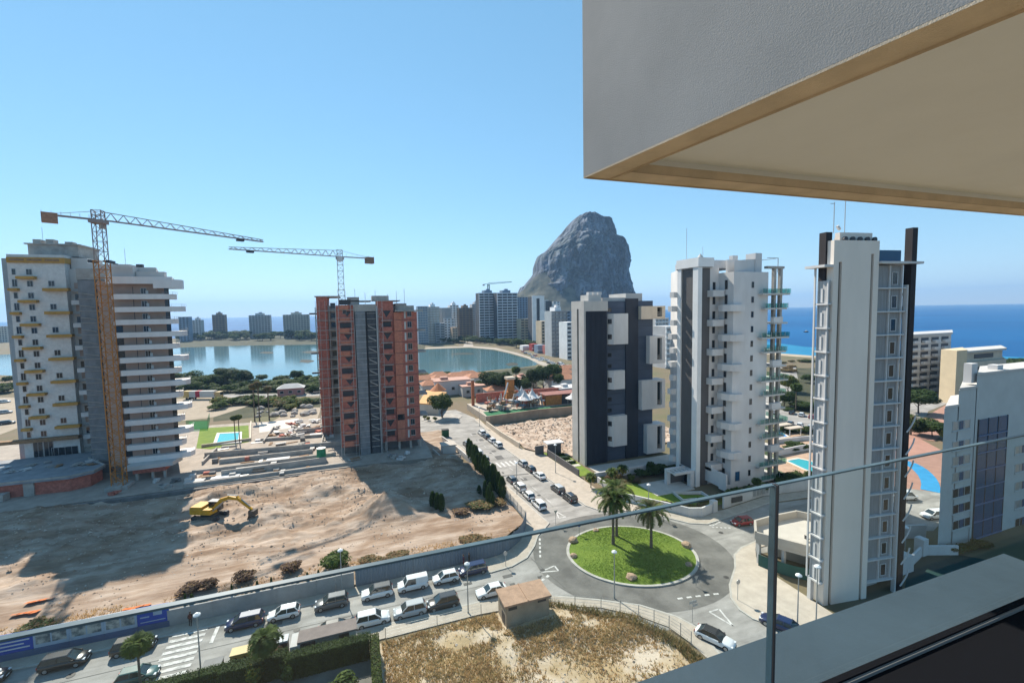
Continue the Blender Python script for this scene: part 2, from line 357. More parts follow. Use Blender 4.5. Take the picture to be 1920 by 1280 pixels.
def yieldtri(b, c, a, s=1.0):
    f = Vector((math.cos(a), math.sin(a))); n = Vector((-f.y, f.x)); c = Vector(c)
    for sg in (-1, 1):
        p, q = c + f * 1.5 * s, c - f * 1.2 * s + n * sg * .7 * s; strip(b, p, q, .22)
    strip(b, c - f * 1.2 * s - n * .7 * s, c - f * 1.2 * s + n * .7 * s, .22)
yieldtri(b, (25.5, 57.2), R(180)); yieldtri(b, (34.6, 72.5), R(90)); yieldtri(b, (58.5, 59.5), 0); yieldtri(b, (41.2, 40.4), R(-90), 1.1)
for (p, q) in (((27.8, 66.0), (25.4, 60.2)), ((38.5, 45.2), (44.8, 44.0)), ((57.0, 58.5), (60.0, 57.0))):
    P, Q = Vector(p), Vector(q)
    for k in range(5): strip(b, P + (Q - P) * (k / 5), P + (Q - P) * ((k + .55) / 5), .3)
for k in range(9):
    y = 78 + k * 6.5
    if not 98 < y < 106: strip(b, (35.6 - (y - 72) * .047, y), (35.5 - (y - 70) * .047, y + 2), .14)
struct('road_markings', paint, b)
# tyre-dark seams and patches on the road
b = MB()
seam2 = mat('road_patch', (0.115, 0.112, 0.106), 0.9, 0.15, 0.5, world=True)
for (p, q, w) in (((24.2, 61.0), (25.8, 52.4), .12), ((-70, 57.5), (16, 57.2), .05), ((31, 95), (37, 94), .5), ((34.6, 88), (34.9, 76), .06)): strip(b, p, q, w, 0.050)
b.sheet([(33.2, 106), (35.2, 106.2), (35.2, 109.2), (33.3, 109)], 0.050)
for k in range(16):
    px_, py_ = rnd.uniform(-50, 22), rnd.uniform(55.2, 58.8); w_, h_ = rnd.uniform(.4, 2.4), rnd.uniform(.3, .9); b.sheet([(px_, py_), (px_ + w_, py_), (px_ + w_, py_ + h_), (px_, py_ + h_)], 0.0502 + k * .0001)
for k in range(9):
    y_ = rnd.uniform(75, 135); x_ = 33.5 - (y_ - 77) * .05 + rnd.uniform(-1.2, 2.5); w_, h_ = rnd.uniform(.4, 1.3), rnd.uniform(.6, 2.4); b.sheet([(x_, y_), (x_ + w_, y_), (x_ + w_, y_ + h_), (x_, y_ + h_)], 0.0502 + k * .0001)
struct('road_patches', seam2, b)
for k, (x_, y_) in enumerate(((24.6, 57.5), (51.5, 61.5), (-8, 57.0), (-30, 58.2), (34.5, 82), (33.2, 112), (48, 46.5), (57, 56.5), (10, 56.4))):
    b = MB(); b.cyl((x_, y_, .045), (x_, y_, .056), .38, None, 16); struct('manhole_cover', darkfr0, b)
# kerbed pavements
KH = 0.14
def pavement(name, outer, inner, m=paver):
    """pavement slab with a kerb row of stones along the outer (road side) line"""
    b = MB(); b.prism(outer + inner[::-1], 0, KH)
    o = struct(name, m, b)
    kb = MB(); kb.path([(x, y, 0) for x, y in outer], 0.24, KH + 0.012); kb.build('kerb', kerbm, o)
    return o
nwk = [(-150, 61.4), (13.2, 61.4), (15.2, 60.2), (17.4, 59.7), (20.7, 60.0), (23.6, 61.3), (26.0, 64.0), (27.7, 66.7), (29.9, 68.7), (31.4, 70.2), (31.0, 74), (29.8, 91), (28.4, 108), (27, 120), (24.6, 134)]
nwi = [(-150, 63.2), (13, 63.2), (16.4, 63.3), (19.2, 63.4), (21.7, 64.2), (24.2, 66.2), (25.9, 68.4), (27.6, 71.5), (27.9, 75), (27.6, 91), (26.4, 108), (25.2, 120), (23, 133)]
pavement('pavement', nwk, nwi)
nek = [(98, 59.6), (75, 62), (62, 60.2), (57, 59.6), (54.4, 61.0), (51.6, 64.9), (47, 69.2), (42.6, 70.8), (41.0, 74), (40.4, 84), (38.6, 105), (37.6, 120), (38.8, 139), (38.6, 150)]
nei = [(98, 62), (76, 64.4), (62.5, 62.6), (58, 62.0), (56, 62.6), (53.6, 66.2), (50.4, 70.4), (47.2, 74.6), (46.8, 88), (46.0, 104), (41.4, 114), (40.0, 139), (40.4, 150)]
pavement('pavement', nek, nei)
sek = [(66, 53.0), (60, 52.2), (56.3, 51.6), (53.6, 50.4), (51.0, 47.8), (47.0, 44.9), (45.0, 42.7), (44.2, 40.6), (44.4, 38.8), (45.6, 37.0), (46.4, 20)]
sei = [(68, 50.9), (62, 50.6), (58, 50.6), (56.0, 48.6), (54.5, 45.0), (54.4, 41), (54.2, 37), (54, 32), (54, 20)]
pavement('pavement', sek, sei, mat('pale_pavement', (0.47, 0.41, 0.34), 0.9, 0.1, 0.7, 0.08, 8, world=True))
swk = [(-150, 53.9), (14, 53.9), (20, 52.9), (23.7, 51.4), (28.6, 48.7), (33.1, 45.8), (36.0, 42.4), (37.0, 40.0), (36.4, 36.7), (35.6, 30), (35, 20)]
swi = [(-150, 51.8), (13, 51.6), (19, 51.0), (22.5, 49.9), (28.2, 47.2), (31.7, 44.2), (33.9, 41.3), (34.5, 38.3), (34.6, 36), (34, 30), (33.4, 20)]
pavement('pavement', swk, swi)
# pavement round the tree island of the far junction
b = MB(); b.prism(ell((28.6, 157), 7.6, 5.8, R(15)), 0, KH); struct('traffic_island', conc, b)
# roundabout lawn with its kerb
lawnm = mat('lawn', (0.10, 0.165, 0.02), 0.95, 0.0, 0.5, 0.3, 9, col2=(0.175, 0.24, 0.035), world=True, detail=10, fac=(0.3, 0.7))
b = MB()
for rr in range(6):      # gently domed
    f0, f1 = rr / 6, (rr + 1) / 6; o0 = ell(RC, 9.55 * f0 + .01, 8.2 * f0 + .01, R(-22)); o1 = ell(RC, 9.55 * f1, 8.2 * f1, R(-22))
    for k in range(56):
        j = (k + 1) % 56; b.poly([(*o0[k], .2 + .45 * (1 - f0 * f0)), (*o1[k], .2 + .45 * (1 - f1 * f1)), (*o1[j], .2 + .45 * (1 - f1 * f1)), (*o0[j], .2 + .45 * (1 - f0 * f0))])
lawn = struct('roundabout_lawn', lawnm, b, smooth=True)
kb = MB()
for k in range(56):
    j = (k + 1) % 56; a0, a1 = ISL[k], ISL[j]; i0 = (RC[0] + (a0[0] - RC[0]) * .955, RC[1] + (a0[1] - RC[1]) * .955); i1 = (RC[0] + (a1[0] - RC[0]) * .955, RC[1] + (a1[1] - RC[1]) * .955)
    kb.prism([a0, a1, i1, i0], 0, 0.235 + .002 * (k % 2))
kb.build('kerb', kerbm, lawn)

# ================================================================ the dirt building site
def terr(name, m, x0, x1, y0, y1, st, hf, clip=None, smooth=True):
    b = MB(); nx = int((x1 - x0) / st); ny = int((y1 - y0) / st)
    for j in range(ny + 1):
        for i in range(nx + 1):
            x = x0 + (x1 - x0) * i / nx; y = y0 + (y1 - y0) * j / ny
            if clip: x, y = clip(x, y)
            b.v.append((x, y, hf(x, y)))
    for j in range(ny):
        for i in range(nx):
            b.f.append((j * (nx + 1) + i, j * (nx + 1) + i + 1, (j + 1) * (nx + 1) + i + 1, (j + 1) * (nx + 1) + i)); b.m.append(0)
    return struct(name, m, b, smooth)
def bump(x, y, cx, cy, r, h): return h * math.exp(-((x - cx) ** 2 + (y - cy) ** 2) / (r * r))
def ridge(v): return 1 - abs(2 * v - 1)
def site_h(x, y):
    e = min(1, max(0, (y - 63.4) / 5)) * min(1, max(0, (27.8 - x) / 3))
    r = 0.75 * noise.fractal(Vector((x * .08, y * .16, 0)), 1, 2, 3) + 0.55 * noise.turbulence(Vector((x * .30, y * .6, 5)), 5, True) + .22 * noise.noise(Vector((x * 1.1, y * 1.5, 2)))
    rough = 0.35 + 0.9 * max(0, min(1, (y - 72) / 10))
    flat = math.exp(-(((y - (76 + 0.06 * x)) / 5) ** 2))            # the bulldozed track across the site
    z = 0.3 + max(-.25, r * rough * (1 - .8 * flat)) * e
    z += bump(x, y, *G(735, 955), 4.2, 2.6) + bump(x, y, *G(620, 915), 6, 1.6) + bump(x, y, *G(500, 965), 3.4, 1.1) + bump(x, y, *G(690, 960), 3.5, .9) + bump(x, y, *G(430, 935), 6, 1.0)
    z += bump(x, y, 18, 101, 5, 1.6) + bump(x, y, 23, 95, 3.0, 1.3)
    z += .6 * max(0, min(1, (y - 100) / 6)) + bump(x, y, -58, 100, 9, 1.4)
    return max(.1, z)
def site_clip(x, y):
    lim = 27.5 if y > 72 else 27.5 - (72 - y) * (11.0 / 8.6) if y > 63.4 else 16
    if y > 104: lim = 24
    return (min(x, lim), y)
terr('dirt_site', dirtm, -150, 27.6, 63.5, 109.2, 0.5, site_h, site_clip)
# strip of bare soil on towards the far junction
def n_h(x, y): return .12 + max(0, .5 * noise.fractal(Vector((x * .2, y * .2, 9)), 1, 2, 4)) + bump(x, y, 20.5, 111, 4, 1.2)
terr('dirt_strip', dirtm, 16, 25, 109, 140, .9, n_h)
# excavated lot with rubble beside the side road
def rub_h(x, y): return .15 + .9 * max(0, noise.turbulence(Vector((x * .3, y * .3, 2)), 4, True) - .35) + .35 * max(0, noise.noise(Vector((x * .9, y * .9, 7))))
def rub_clip(x, y): return (max(x, 42 + .04 * (139 - y)) if y > 112 else max(x, 42 + (112 - y) * .9), y)
terr('excavated_lot', mat('rubble_ground', (0.30, 0.21, 0.15), 0.95, 0, 0.35, 0.8, 2, col2=(0.48, 0.39, 0.31), world=True, detail=9, fac=(.38, .6)), 42, 92, 101, 139, 0.8, rub_h, rub_clip)
# near vacant lot: dry grass and pale soil
def lot_h(x, y): return .18 + .55 * max(-.2, noise.fractal(Vector((x * .12, y * .12, 4)), 1, 2, 4)) + .10 * noise.noise(Vector((x * 1.5, y * 1.5, 1)))
def lot_clip(x, y):
    e = 33.6 if y < 38 else 33.6 - (y - 38) * .55 if y < 44 else 30.3 - (y - 44) * 1.35
    return (min(x, e - .2), y)
terr('vacant_lot', mat('lot_soil', (0.38, 0.28, 0.16), 0.95, 0, 0.14, 0.6, 2.5, col2=(0.54, 0.45, 0.35), world=True, detail=9, fac=(.42, .58)), 1.2, 33.6, 22, 51.0, 0.55, lot_h, lot_clip)
# far parking ground on the left and the sandy lane behind the towers
b = MB(); b.sheet([G(*p) for p in ((335, 790), (400, 782), (470, 760), (420, 745), (330, 748))], .05); b.sheet([G(*p) for p in ((-40, 830), (40, 800), (40, 745), (-40, 745))], .05)
b.sheet([(-30, 172), (-14, 168), (-14, 195), (-24, 200)], .05)
struct('gravel_yard', mat('gravel', (0.32, 0.265, 0.20), .95, .12, .3, world=True), b)
b = MB(); b.sheet([G(*p) for p in ((330, 742), (470, 746), (600, 742), (600, 736), (470, 739), (330, 737))], .054); struct('lane', asphalt, b)
# construction platform between and under the two unfinished towers
platm = mat('site_slab', (0.33, 0.285, 0.24), .9, .15, .5, .15, 5, world=True)
b = MB(); b.prism([(-150, 109.4), (2.5, 112.0), (17.5, 111.0), (17.8, 118), (17.5, 142), (-2, 168), (-62, 176), (-150, 176)], 0, 1.2)
struct('construction_platform', platm, b)
PZ = 1.2
# ================================================================ facade helpers
WC = {}
def winmesh(w, h, fm, gm, t=0.07, mull=0, sill=False):
    k = (round(w, 2), round(h, 2), fm.name, gm.name, mull, sill)
    if k in WC: return WC[k]
    f = MB(); d = 0.07
    f.box(-w / 2, w / 2, -d, 0, 0, t); f.box(-w / 2, w / 2, -d, 0, h - t, h)
    f.box(-w / 2, -w / 2 + t, -d + .002, 0, t, h - t); f.box(w / 2 - t, w / 2, -d + .002, 0, t, h - t)
    for i in range(mull):
        x = -w / 2 + w * (i + 1) / (mull + 1); f.box(x - .03, x + .03, -d + .01, 0, t, h - t)
    if sill: f.box(-w / 2 - .12, w / 2 + .12, -.16, 0, -.1, 0)
    g = MB(); g.box(-w / 2 + t, w / 2 - t, -.02, 0, t, h - t)
    WC[k] = (f.mesh('window', fm), g.mesh('pane', gm)); return WC[k]
def win(root, x, y, z, w, h, fm, gm, face='S', mull=0, sill=False, name='window'):
    fr, pn = winmesh(w, h, fm, gm, mull=mull, sill=sill); L = wloc(root)
    o = put(name, fr, root, (x - L.x, y - L.y, z - L.z), (0, 0, 0 if face == 'S' else R(-90)))
    put('pane', pn, o); return o
alu = mat('aluminium_frame', (0.45, 0.45, 0.45), .4, 0, metal=.5)
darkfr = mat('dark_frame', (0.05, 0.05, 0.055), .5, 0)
whitefr = mat('white_frame', (0.7, 0.7, 0.7), .5, 0)
def rails(b, x0, x1, y0, y1, z, h=1.0, st=1.2, w=.05, sides='SEW'):
    for e, (p, q) in {'S': ((x0, y0), (x1, y0)), 'E': ((x1, y0), (x1, y1)), 'W': ((x0, y0), (x0, y1))}.items():
        if e not in sides: continue
        L = math.hypot(q[0] - p[0], q[1] - p[1]); n = max(1, int(L / st))
        for i in range(n + 1):
            x = p[0] + (q[0] - p[0]) * i / n; y = p[1] + (q[1] - p[1]) * i / n; b.bar((x, y, z), (x, y, z + h), w)
        b.bar((p[0], p[1], z + h), (q[0], q[1], z + h), w); b.bar((p[0], p[1], z + h * .5), (q[0], q[1], z + h * .5), w * .6)
netm = mat('debris_netting', (0.20, 0.21, 0.22), .9, .18, .8, .2, 4, stretch=(1, 1, .5))
ledgem = mat('white_panel', (0.70, 0.675, 0.65), .8, .07, .35, stretch=(1, 1, .5))

# ================================================================ left unfinished white and brown tower
T1 = thing('unfinished_tower', (-58, 132, PZ), 'unfinished tower with mustard balconies, white front and brown right wing with curved white balconies', 'building')
tile = mat('white_tile_cladding', (0.62, 0.60, 0.57), .75, .10, 1.4, .15, 9, stretch=(1, 1, 1))
mustard = mat('mustard_panel', (0.46, 0.25, 0.055), .7, .12, .8)
brownp = mat('brown_panel', (0.37, 0.265, 0.215), .8, .08, .5, .03)
FZ = 2.82
XA, XB, YA = -77.0, -66.3, 140.0
bx(T1, 'wall', tile, XA, XB, YA, YA + 14, PZ, 53.6)
bx(T1, 'side_volume', mat('grey_blue_panel', (.30, .33, .35), .8, .08, .6), XA - 2.6, XA - .02, YA + 3, YA + 16, PZ, 52.9)
bx(T1, 'roof_band', mustard, XA + .1, XB + .25, YA - .35, YA + 13.6, 51.6, 52.9)
part(T1, 'penthouse', conc, lambda b: (b.box(XA + 2.5, XB + 1.5, YA + 3, YA + 12, 53.6, 56.4), b.box(XA + 2.0, XB + 2.0, YA + 2.6, YA + 12.4, 56.4, 56.7), b.box(XA + 3, XA + 4.5, YA + 4, YA + 6, 56.7, 57.8), b.box(XA + 5.5, XA + 7, YA + 4, YA + 6, 56.7, 57.9), b.box(XB - 1.5, XB, YA + 4, YA + 6, 56.7, 57.4)))
for k in range(3): part(T1, 'roof_lettering', wood, lambda b: b.box(XA + .6 + k * 3.3, XA + 3.3 + k * 3.3, YA - .45, YA - .36, 52.05, 52.5))
for i in range(17):
    z = 49.7 - i * FZ
    if z < 8: break
    win(T1, XA + 3.9, YA, z - 1.0, 1.15, 1.45, alu, darkglass, mull=1)
    if i % 2 == 0:
        bx(T1, 'balcony', mustard, XA + 1.9, XA + 5.3, YA - 1.2, YA - .01, z - 2.0, z - 1.35)
        win(T1, XA + 1.1, YA, z - 1.0, .8, 1.5, alu, darkglass)
    else:
        win(T1, XA + 1.1, YA, z - 1.0, 1.0, 1.8, alu, darkglass, mull=1)
        bx(T1, 'balcony', mustard, XA + .15, XA + 1.9, YA - 1.0, YA - .012, z - 2.0, z - 1.35)
        win(T1, XA + 7.9, YA, z - .9, 1.25, 1.4, alu, darkglass, mull=1)
        bx(T1, 'balcony', mustard, XA + 6.6, XB + .8, YA - 1.2, YA - .014, z - 2.05, z - 1.35)
for k in range(2):
    win(T1, XA + 2.6 + k * 2.0, YA, 4.2, 1.9, 4.6, alu, darkglass, mull=1)
win(T1, XB - 3, YA, 3.6, 5.2, 2.6, alu, darkglass, mull=3)
bx(T1, 'ledge', wood, XA - 6, XB + .5, YA - 1.6, YA - .016, 8.2, 9.0)
# recessed middle part with small balcony boxes
MX0, MX1, MY = -66.28, -60.2, 141.5
bx(T1, 'recessed_wall', offwhite, MX0, MX1 + 1, MY, MY + 10, PZ, 50.4)
part(T1, 'stair_shaft_top', offwhite, lambda b: (b.box(MX0 + .3, MX1 + 6, MY + .5, MY + 8, 50.4, 51.8), b.box(MX0 + .3, MX0 + 3.5, MY + .6, MY + 8, 51.8, 53.2)))
for i in range(15):
    z = 45.5 - i * FZ
    bx(T1, 'recessed_panel', brownp if i % 2 == 0 else darkglass, MX0 + .8, MX1 - .6, MY - .05, MY - .002, z, z + 1.5)
    if i % 2: bx(T1, 'box_balcony', white, MX0 + .6, MX1 - 1.4, MY - 1.4, MY - .06, z - 1.2, z - .1)
    else: bx(T1, 'slab_edge', conc, MX0 + .5, MX1, MY - .8, MY - .06, z - .9, z - .6)
    bx(T1, 'hoist_landing', conc, MX1 - 1.0, MX1 - .05, MY - 2.2, MY - 1.5, z - .35, z - .15)
part(T1, 'hoist_mast', galv, lambda b: ([b.bar((MX1 - .9, MY - 1.9, z), (MX1 - .2, MY - 1.9, z + 1.4), .07) for z in range(2, 50, 3)], b.bar((MX1 - .9, MY - 1.9, PZ), (MX1 - .9, MY - 1.9, 50), .14), b.bar((MX1 - .2, MY - 1.9, PZ), (MX1 - .2, MY - 1.9, 50), .14)))
# netted core
CX0, CX1, CY = -60.0, -53.6, 131.0
bx(T1, 'core', darkconc, CX0, CX1, CY, CY + 12, PZ, 48.6)
bx(T1, 'core_cap', conc, CX0 - .1, CX1 + .1, CY - .12, CY + 12, 47.0, 49.6)
bx(T1, 'debris_net', netm, CX0 + .25, CX0 + 3.4, CY - .5, CY - .35, PZ, 46.8)
bx(T1, 'debris_net', netm, CX0 + 4.2, CX1 - .1, CY - .5, CY - .35, PZ, 46.8)
for i in range(15):
    z = 3.2 + i * FZ
    part(T1, 'stair_flight', conc, lambda b: (b.bar((CX0 + .4, CY - .62, z + 1.2), (CX0 + 2.0, CY - .62, z + 1.0), .16), b.bar((CX0 + 2.0, CY - .62, z + 1.0), (CX0 + 3.2, CY - .62, z + .7), .16)))
    bx(T1, 'slab_edge', conc, CX0 + .1, CX1, CY - .66, CY - .51, z - .12, z + .02)
    if i % 3: bx(T1, 'slot_window', darkglass, CX0 + 3.5, CX0 + 4.1, CY - .06, CY - .004, z + .3, z + 2.2)
# brown right wing with long white balconies
RX0, RX1, RY = -53.4, -40.2, 124.0
part(T1, 'brown_wall', brownp, lambda b: b.prism([(RX0, RY), (RX1, RY), (RX1 - 5.6, RY + 16), (RX0, RY + 16)], PZ + 3, 46.3))
RF = 2.86
for i in range(15):
    z = 43.6 - i * RF
    if z < 4.5: break
    x1 = (-38.9, -37.3)[i % 2]; x0 = -50.3 + (.6 if i > 3 else 0)
    pts = [(x0, RY - .01), (x0, RY - 1.6), (x1 - 2.0, RY - 1.6), (x1 - .5, RY - 1.0), (x1, RY + .4), (x1 - .6, RY + 2.6), (RX1 - .9, RY + 2.6), (RX1 + .01, RY - .01)]
    part(T1, 'balcony', ledgem, lambda b: b.prism(pts, z - 1.45, z - .3))
    win(T1, -45.0, RY, z - .25, 1.1, 1.35, alu, darkglass, mull=1)
    bx(T1, 'shutter', white, -44.6, -44.1, RY - .14, RY - .08, z - .2, z + .55)
    bx(T1, 'panel_joint', darkfr, -47.05, -46.95, RY - .03, RY - .003, z - .3, z + 1.4)
    if i > 2: win(T1, -50.0, RY, z - .3, 1.3, 1.5, darkfr, darkglass)
    bx(T1, 'corner_glazing', darkglass, RX1 - .9, RX1 - .02, RY - .03, RY - .003, z - .3, z + 1.35)
    part(T1, 'balcony_railing', galv, lambda b: rails(b, x1 - 2.4, x1 - .35, RY - .7, RY + 2.2, z - .3, .55, 1.3, .04, 'SE'))
part(T1, 'parapet', ledgem, lambda b: b.prism([(-51.2, RY - 1.7), (-38.9, RY - 1.7), (-42.5, RY + 12), (-51.2, RY + 12)], 45.6, 47.2))
part(T1, 'curved_roof_balcony', ledgem, lambda b: b.prism([(-42.5, RY - 1.9), (-39.0, RY - 1.9), (-37.4, RY - .6), (-37.8, RY + 2), (-42.5, RY + 2)], 44.6, 46.6))
part(T1, 'roof_storey', offwhite, lambda b: b.prism([(-51, RY + 2), (-43, RY + 2), (-46, RY + 12), (-51, RY + 12)], 47.2, 49.6)); bx(T1, 'roof_storey', offwhite, -46.4, -41.0, RY + .4, RY + 1.9, 47.2, 48.5)
bx(T1, 'roof_storey', offwhite, -51.0, -46.5, RY - .6, RY + 1.98, 47.2, 49.4)
part(T1, 'chimney', darkfr, lambda b: b.box(-47.2, -46, RY + 3, RY + 4, 49.6, 50.4))
part(T1, 'antenna', galv, lambda b: (b.bar((-73, YA + 6, 57.8), (-73, YA + 6, 61), .06), b.bar((-49.5, RY + 4, 49.6), (-49.5, RY + 4, 54), .06), b.bar((-55, CY + 4, 49.6), (-55, CY + 4, 52.2), .06)))
part(T1, 'lobby_canopy', offwhite, lambda b: (b.prism([(-49.3, 119.4), (-40.6, 120.2), (-39.8, 124), (-49.3, 124)], 4.0, 4.9), b.box(-48.6, -41.2, 120.3, 123.6, 4.9, 4.95, 1)))
bx(T1, 'lobby_wall', brickm, -48.3, -42.2, 120.6, 123.9, 2.9, 4.0)
for x in (-48, -45, -42.7): bx(T1, 'lobby_column', conc, x, x + .5, 121, 121.5, PZ, 2.9)
# brick podium wing in front
P1 = thing('podium_wing', (-70, 126, PZ), 'low brick podium with a flat grey roof littered with sheets beside the crane', 'building')
part(P1, 'wall', brickm, lambda b: b.prism([(-120, 121), (-58.6, 119.2), (-56.0, 121.0), (-55.6, 125), (-62, 133), (-62, 139.3), (-120, 139.3)], PZ, 4.0))
part(P1, 'roof_slab', mat('grey_roof', (.24, .26, .28), .85, .2, .35, .1), lambda b: b.prism([(-120, 120.4), (-58.4, 118.6), (-55.2, 120.8), (-54.9, 125), (-61.4, 133), (-61.4, 139.4), (-120, 139.4)], 4.0, 4.35))
part(P1, 'roof_kerb', conc, lambda b: b.path([(-120, 120.5, 4.352), (-58.5, 118.75, 4.352), (-55.4, 120.9, 4.352), (-55.1, 125, 4.352), (-61.5, 132.9, 4.352)], .2, .35))
part(P1, 'door', conc, lambda b: b.box(-66.3, -64.6, 119.05, 119.7, PZ, 3.9))
part(P1, 'shed', conc, lambda b: b.box(-73, -68.5, 117.2, 119.2, PZ, 2.6))
r2 = random.Random(3)
for k in range(16):
    x, y = -78 + r2.random() * 20, 121.5 + r2.random() * 12
    tag(part(None, 'roof_board_pile', [white, conc, galv, wood][k % 4], lambda b: [b.cbox((x + r2.uniform(-.4, .4), y + r2.uniform(-.4, .4), 4.4 + .12 * q), (r2.uniform(.8, 2.4), r2.uniform(.5, 1.2), .1), r2.uniform(0, 3)) for q in range(3)]), 'small pile of boards lying on the flat podium roof', 'building material', 'material piles on the podium roof')

# ================================================================ red brick tower under construction
T2 = thing('brick_tower', (4, 126, PZ), 'red brick tower under construction with scaffolding and grey netted stair core', 'building')
redo = mat('orange_brick', (0.47, 0.18, 0.115), .9, .16, 1.4, .2, 10)
YR = 120.0; BF = 2.92
part(T2, 'rear_block', conc, lambda b: b.box(-3.4, 15.6, YR + 3.4, YR + 22, 3.6, 40.0))
bx(T2, 'brick_wing', brickm, -10.4, -7.4, 144, 158, PZ, 43.2)
bx(T2, 'brick_wing', brickm, -4.2, 0.05, YR + .5, YR + 12, 3.6, 40.2)
bx(T2, 'wing_core', conc, -7.38, -4.3, 146, 158, PZ, 40.6)
for i in range(13):
    z = 4.2 + i * BF
    win(T2, -5.9, 146, z + .5, 1.5, 1.7, conc, darkglass)
    bx(T2, 'slab_edge', conc, -10.6, -4.4, 143.7, 145.98, z - .3, z - .08)
    # balcony recess of the left bay: dark opening, brick parapet, stepped soffit
    bx(T2, 'slab_edge', conc, -3.9, 0.1, YR + .1, YR + .48, z - .3, z - .12)
    if i % 2 == 0:
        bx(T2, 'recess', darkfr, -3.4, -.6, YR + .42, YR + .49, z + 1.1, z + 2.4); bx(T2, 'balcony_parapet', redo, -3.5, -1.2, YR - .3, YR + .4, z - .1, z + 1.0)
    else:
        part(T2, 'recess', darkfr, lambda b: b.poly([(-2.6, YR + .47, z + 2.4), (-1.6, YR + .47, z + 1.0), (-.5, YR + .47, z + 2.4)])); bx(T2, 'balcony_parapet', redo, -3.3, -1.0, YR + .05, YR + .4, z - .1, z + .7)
bx(T2, 'core_netting', netm, .3, 2.75, YR - .05, YR + 3, PZ, 38.6)
bx(T2, 'core_wall', conc, .1, 5.6, YR + .1, YR + 3.3, 38.6, 40.4)
bx(T2, 'core_slot', darkfr, 2.78, 3.15, YR + .6, YR + 3, PZ, 38.4)
bx(T2, 'stair_netting', mat('dark_netting', (.075, .08, .088), .9, .2, 1.2), 3.2, 5.4, YR + .3, YR + 3.2, PZ, 38.4)
bx(T2, 'corner_pier', galv, 5.45, 5.75, YR - .1, YR + 3, PZ, 40)
for i in range(25):
    z = 3.0 + i * 1.46
    bx(T2, 'netting_batten', galv, .25, 2.8, YR - .16, YR - .06, z, z + .09)
    bx(T2, 'stair_landing', conc, 3.2, 5.4, YR + .12, YR + .28, z, z + .12)
    if i % 2 and i < 22: part(T2, 'stair_flight', conc, lambda b: b.bar((3.4, YR + .05, z + 1.2), (5.3, YR + .05, z + .2), .22))
part(T2, 'scaffold', galv, lambda b: ([b.bar((x, YR - .35, PZ), (x, YR - .35, 41.8), .08) for x in (5.9, 7.0)], [b.bar((5.9, YR - .35, 2 + k * 1.95), (7.0, YR - .35, 2 + k * 1.95), .07) for k in range(20)], [b.bar((5.9, YR - .35, 2 + k * 3.9), (7.0, YR - .35, 3.95 + k * 3.9), .05) for k in range(10)]))
part(T2, 'scaffold', galv, lambda b: ([b.bar((x, YR - .2, PZ), (x, YR - .2, 40.6), .08) for x in (-4.3, -3.6, -.7, .0)], [b.bar((-4.3, YR - .2, 2 + k * 2.92), (0, YR - .2, 2 + k * 2.92), .06) for k in range(13)]))
part(T2, 'scaffold', galv, lambda b: ([b.bar((x, 143.4, PZ), (x, 143.4, 42), .09) for x in (-10.6, -9.6, -8, -6.9, -4.8)], [b.bar((-10.6, 143.4, 2 + k * 2.3), (-7.6, 143.4, 2 + k * 2.3), .07) for k in range(16)]))
bx(T2, 'brick_wing', brickm, 5.9, 9.9, YR + 1.0, YR + 12, 3.6, 41.2)
bx(T2, 'orange_brick_wall', redo, 9.92, 11.9, YR + .3, YR + 12, 3.6, 38.2)
bx(T2, 'brick_wing', brickm, 11.92, 15.9, YR + .35, YR + 12, 3.6, 38.3)
bx(T2, 'roof_slab', conc, 10.2, 17.4, YR - .9, YR + 12, 38.4, 38.75)
bx(T2, 'roof_block', conc, 10.6, 13.6, YR + 3, YR + 10, 38.75, 40.6)
for i in range(12):
    z = 4.2 + i * BF
    win(T2, 13.9, YR + .35, z + .75, 1.15, 1.6, conc, darkglass, mull=1, sill=True)
    bx(T2, 'white_strip', offwhite, 12.55, 13.0, YR + .25, YR + .349, z + .3, z + 2.3)
    bx(T2, 'floor_joint', darkfr, 9.95, 15.92, YR + .26, YR + .34, z - .2, z - .1)
    bx(T2, 'slab_edge', conc, 6.6, 9.5, YR + .1, YR + .99, z - .3, z - .12)
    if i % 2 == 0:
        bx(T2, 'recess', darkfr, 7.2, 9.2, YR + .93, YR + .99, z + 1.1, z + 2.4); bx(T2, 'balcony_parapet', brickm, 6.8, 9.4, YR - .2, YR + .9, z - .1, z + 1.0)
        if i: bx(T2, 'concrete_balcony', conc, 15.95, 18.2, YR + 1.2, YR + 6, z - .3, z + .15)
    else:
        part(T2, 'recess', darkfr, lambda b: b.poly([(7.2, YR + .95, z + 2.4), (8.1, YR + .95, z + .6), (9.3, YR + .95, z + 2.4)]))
win(T2, 10.9, YR + .3, 9.4, 1.8, 1.6, darkfr, darkglass)
for x in (6.5, 10.0, 13, 15.6): part(T2, 'pillar', conc, lambda b: b.box(x, x + .6, YR + 1.2, YR + 1.8, PZ, 3.6))
bx(T2, 'ground_floor_wall', darkconc, -3.8, 15.4, YR + 3.0, YR + 12, PZ, 3.58)
part(T2, 'roof_formwork', conc, lambda b: (b.box(-10.8, -3.8, 143.6, 158, 43.2, 43.5), b.box(-3, 4.5, YR + 4, YR + 12, 41.2, 41.5), b.box(-1.5, 1.5, YR + 4, YR + 8, 40.2, 42.4), b.box(6, 11.8, YR + .6, YR + 12, 41.2, 41.4), b.box(4.8, 9.2, YR + 6, YR + 12, 41.4, 42.8)))
part(T2, 'roof_props', galv, lambda b: [b.bar((x, YR + 3 + (k % 3), 40), (x, YR + 3 + (k % 3), 43.2 + (k * 7 % 5) * .35), .1) for k, x in enumerate((-3.4, -1.9, .5, 3, 5.6, 8.8, 11, 13.2))])
win(T2, -2.2, YR + .5, 38.0, .9, 1.3, conc, darkglass)
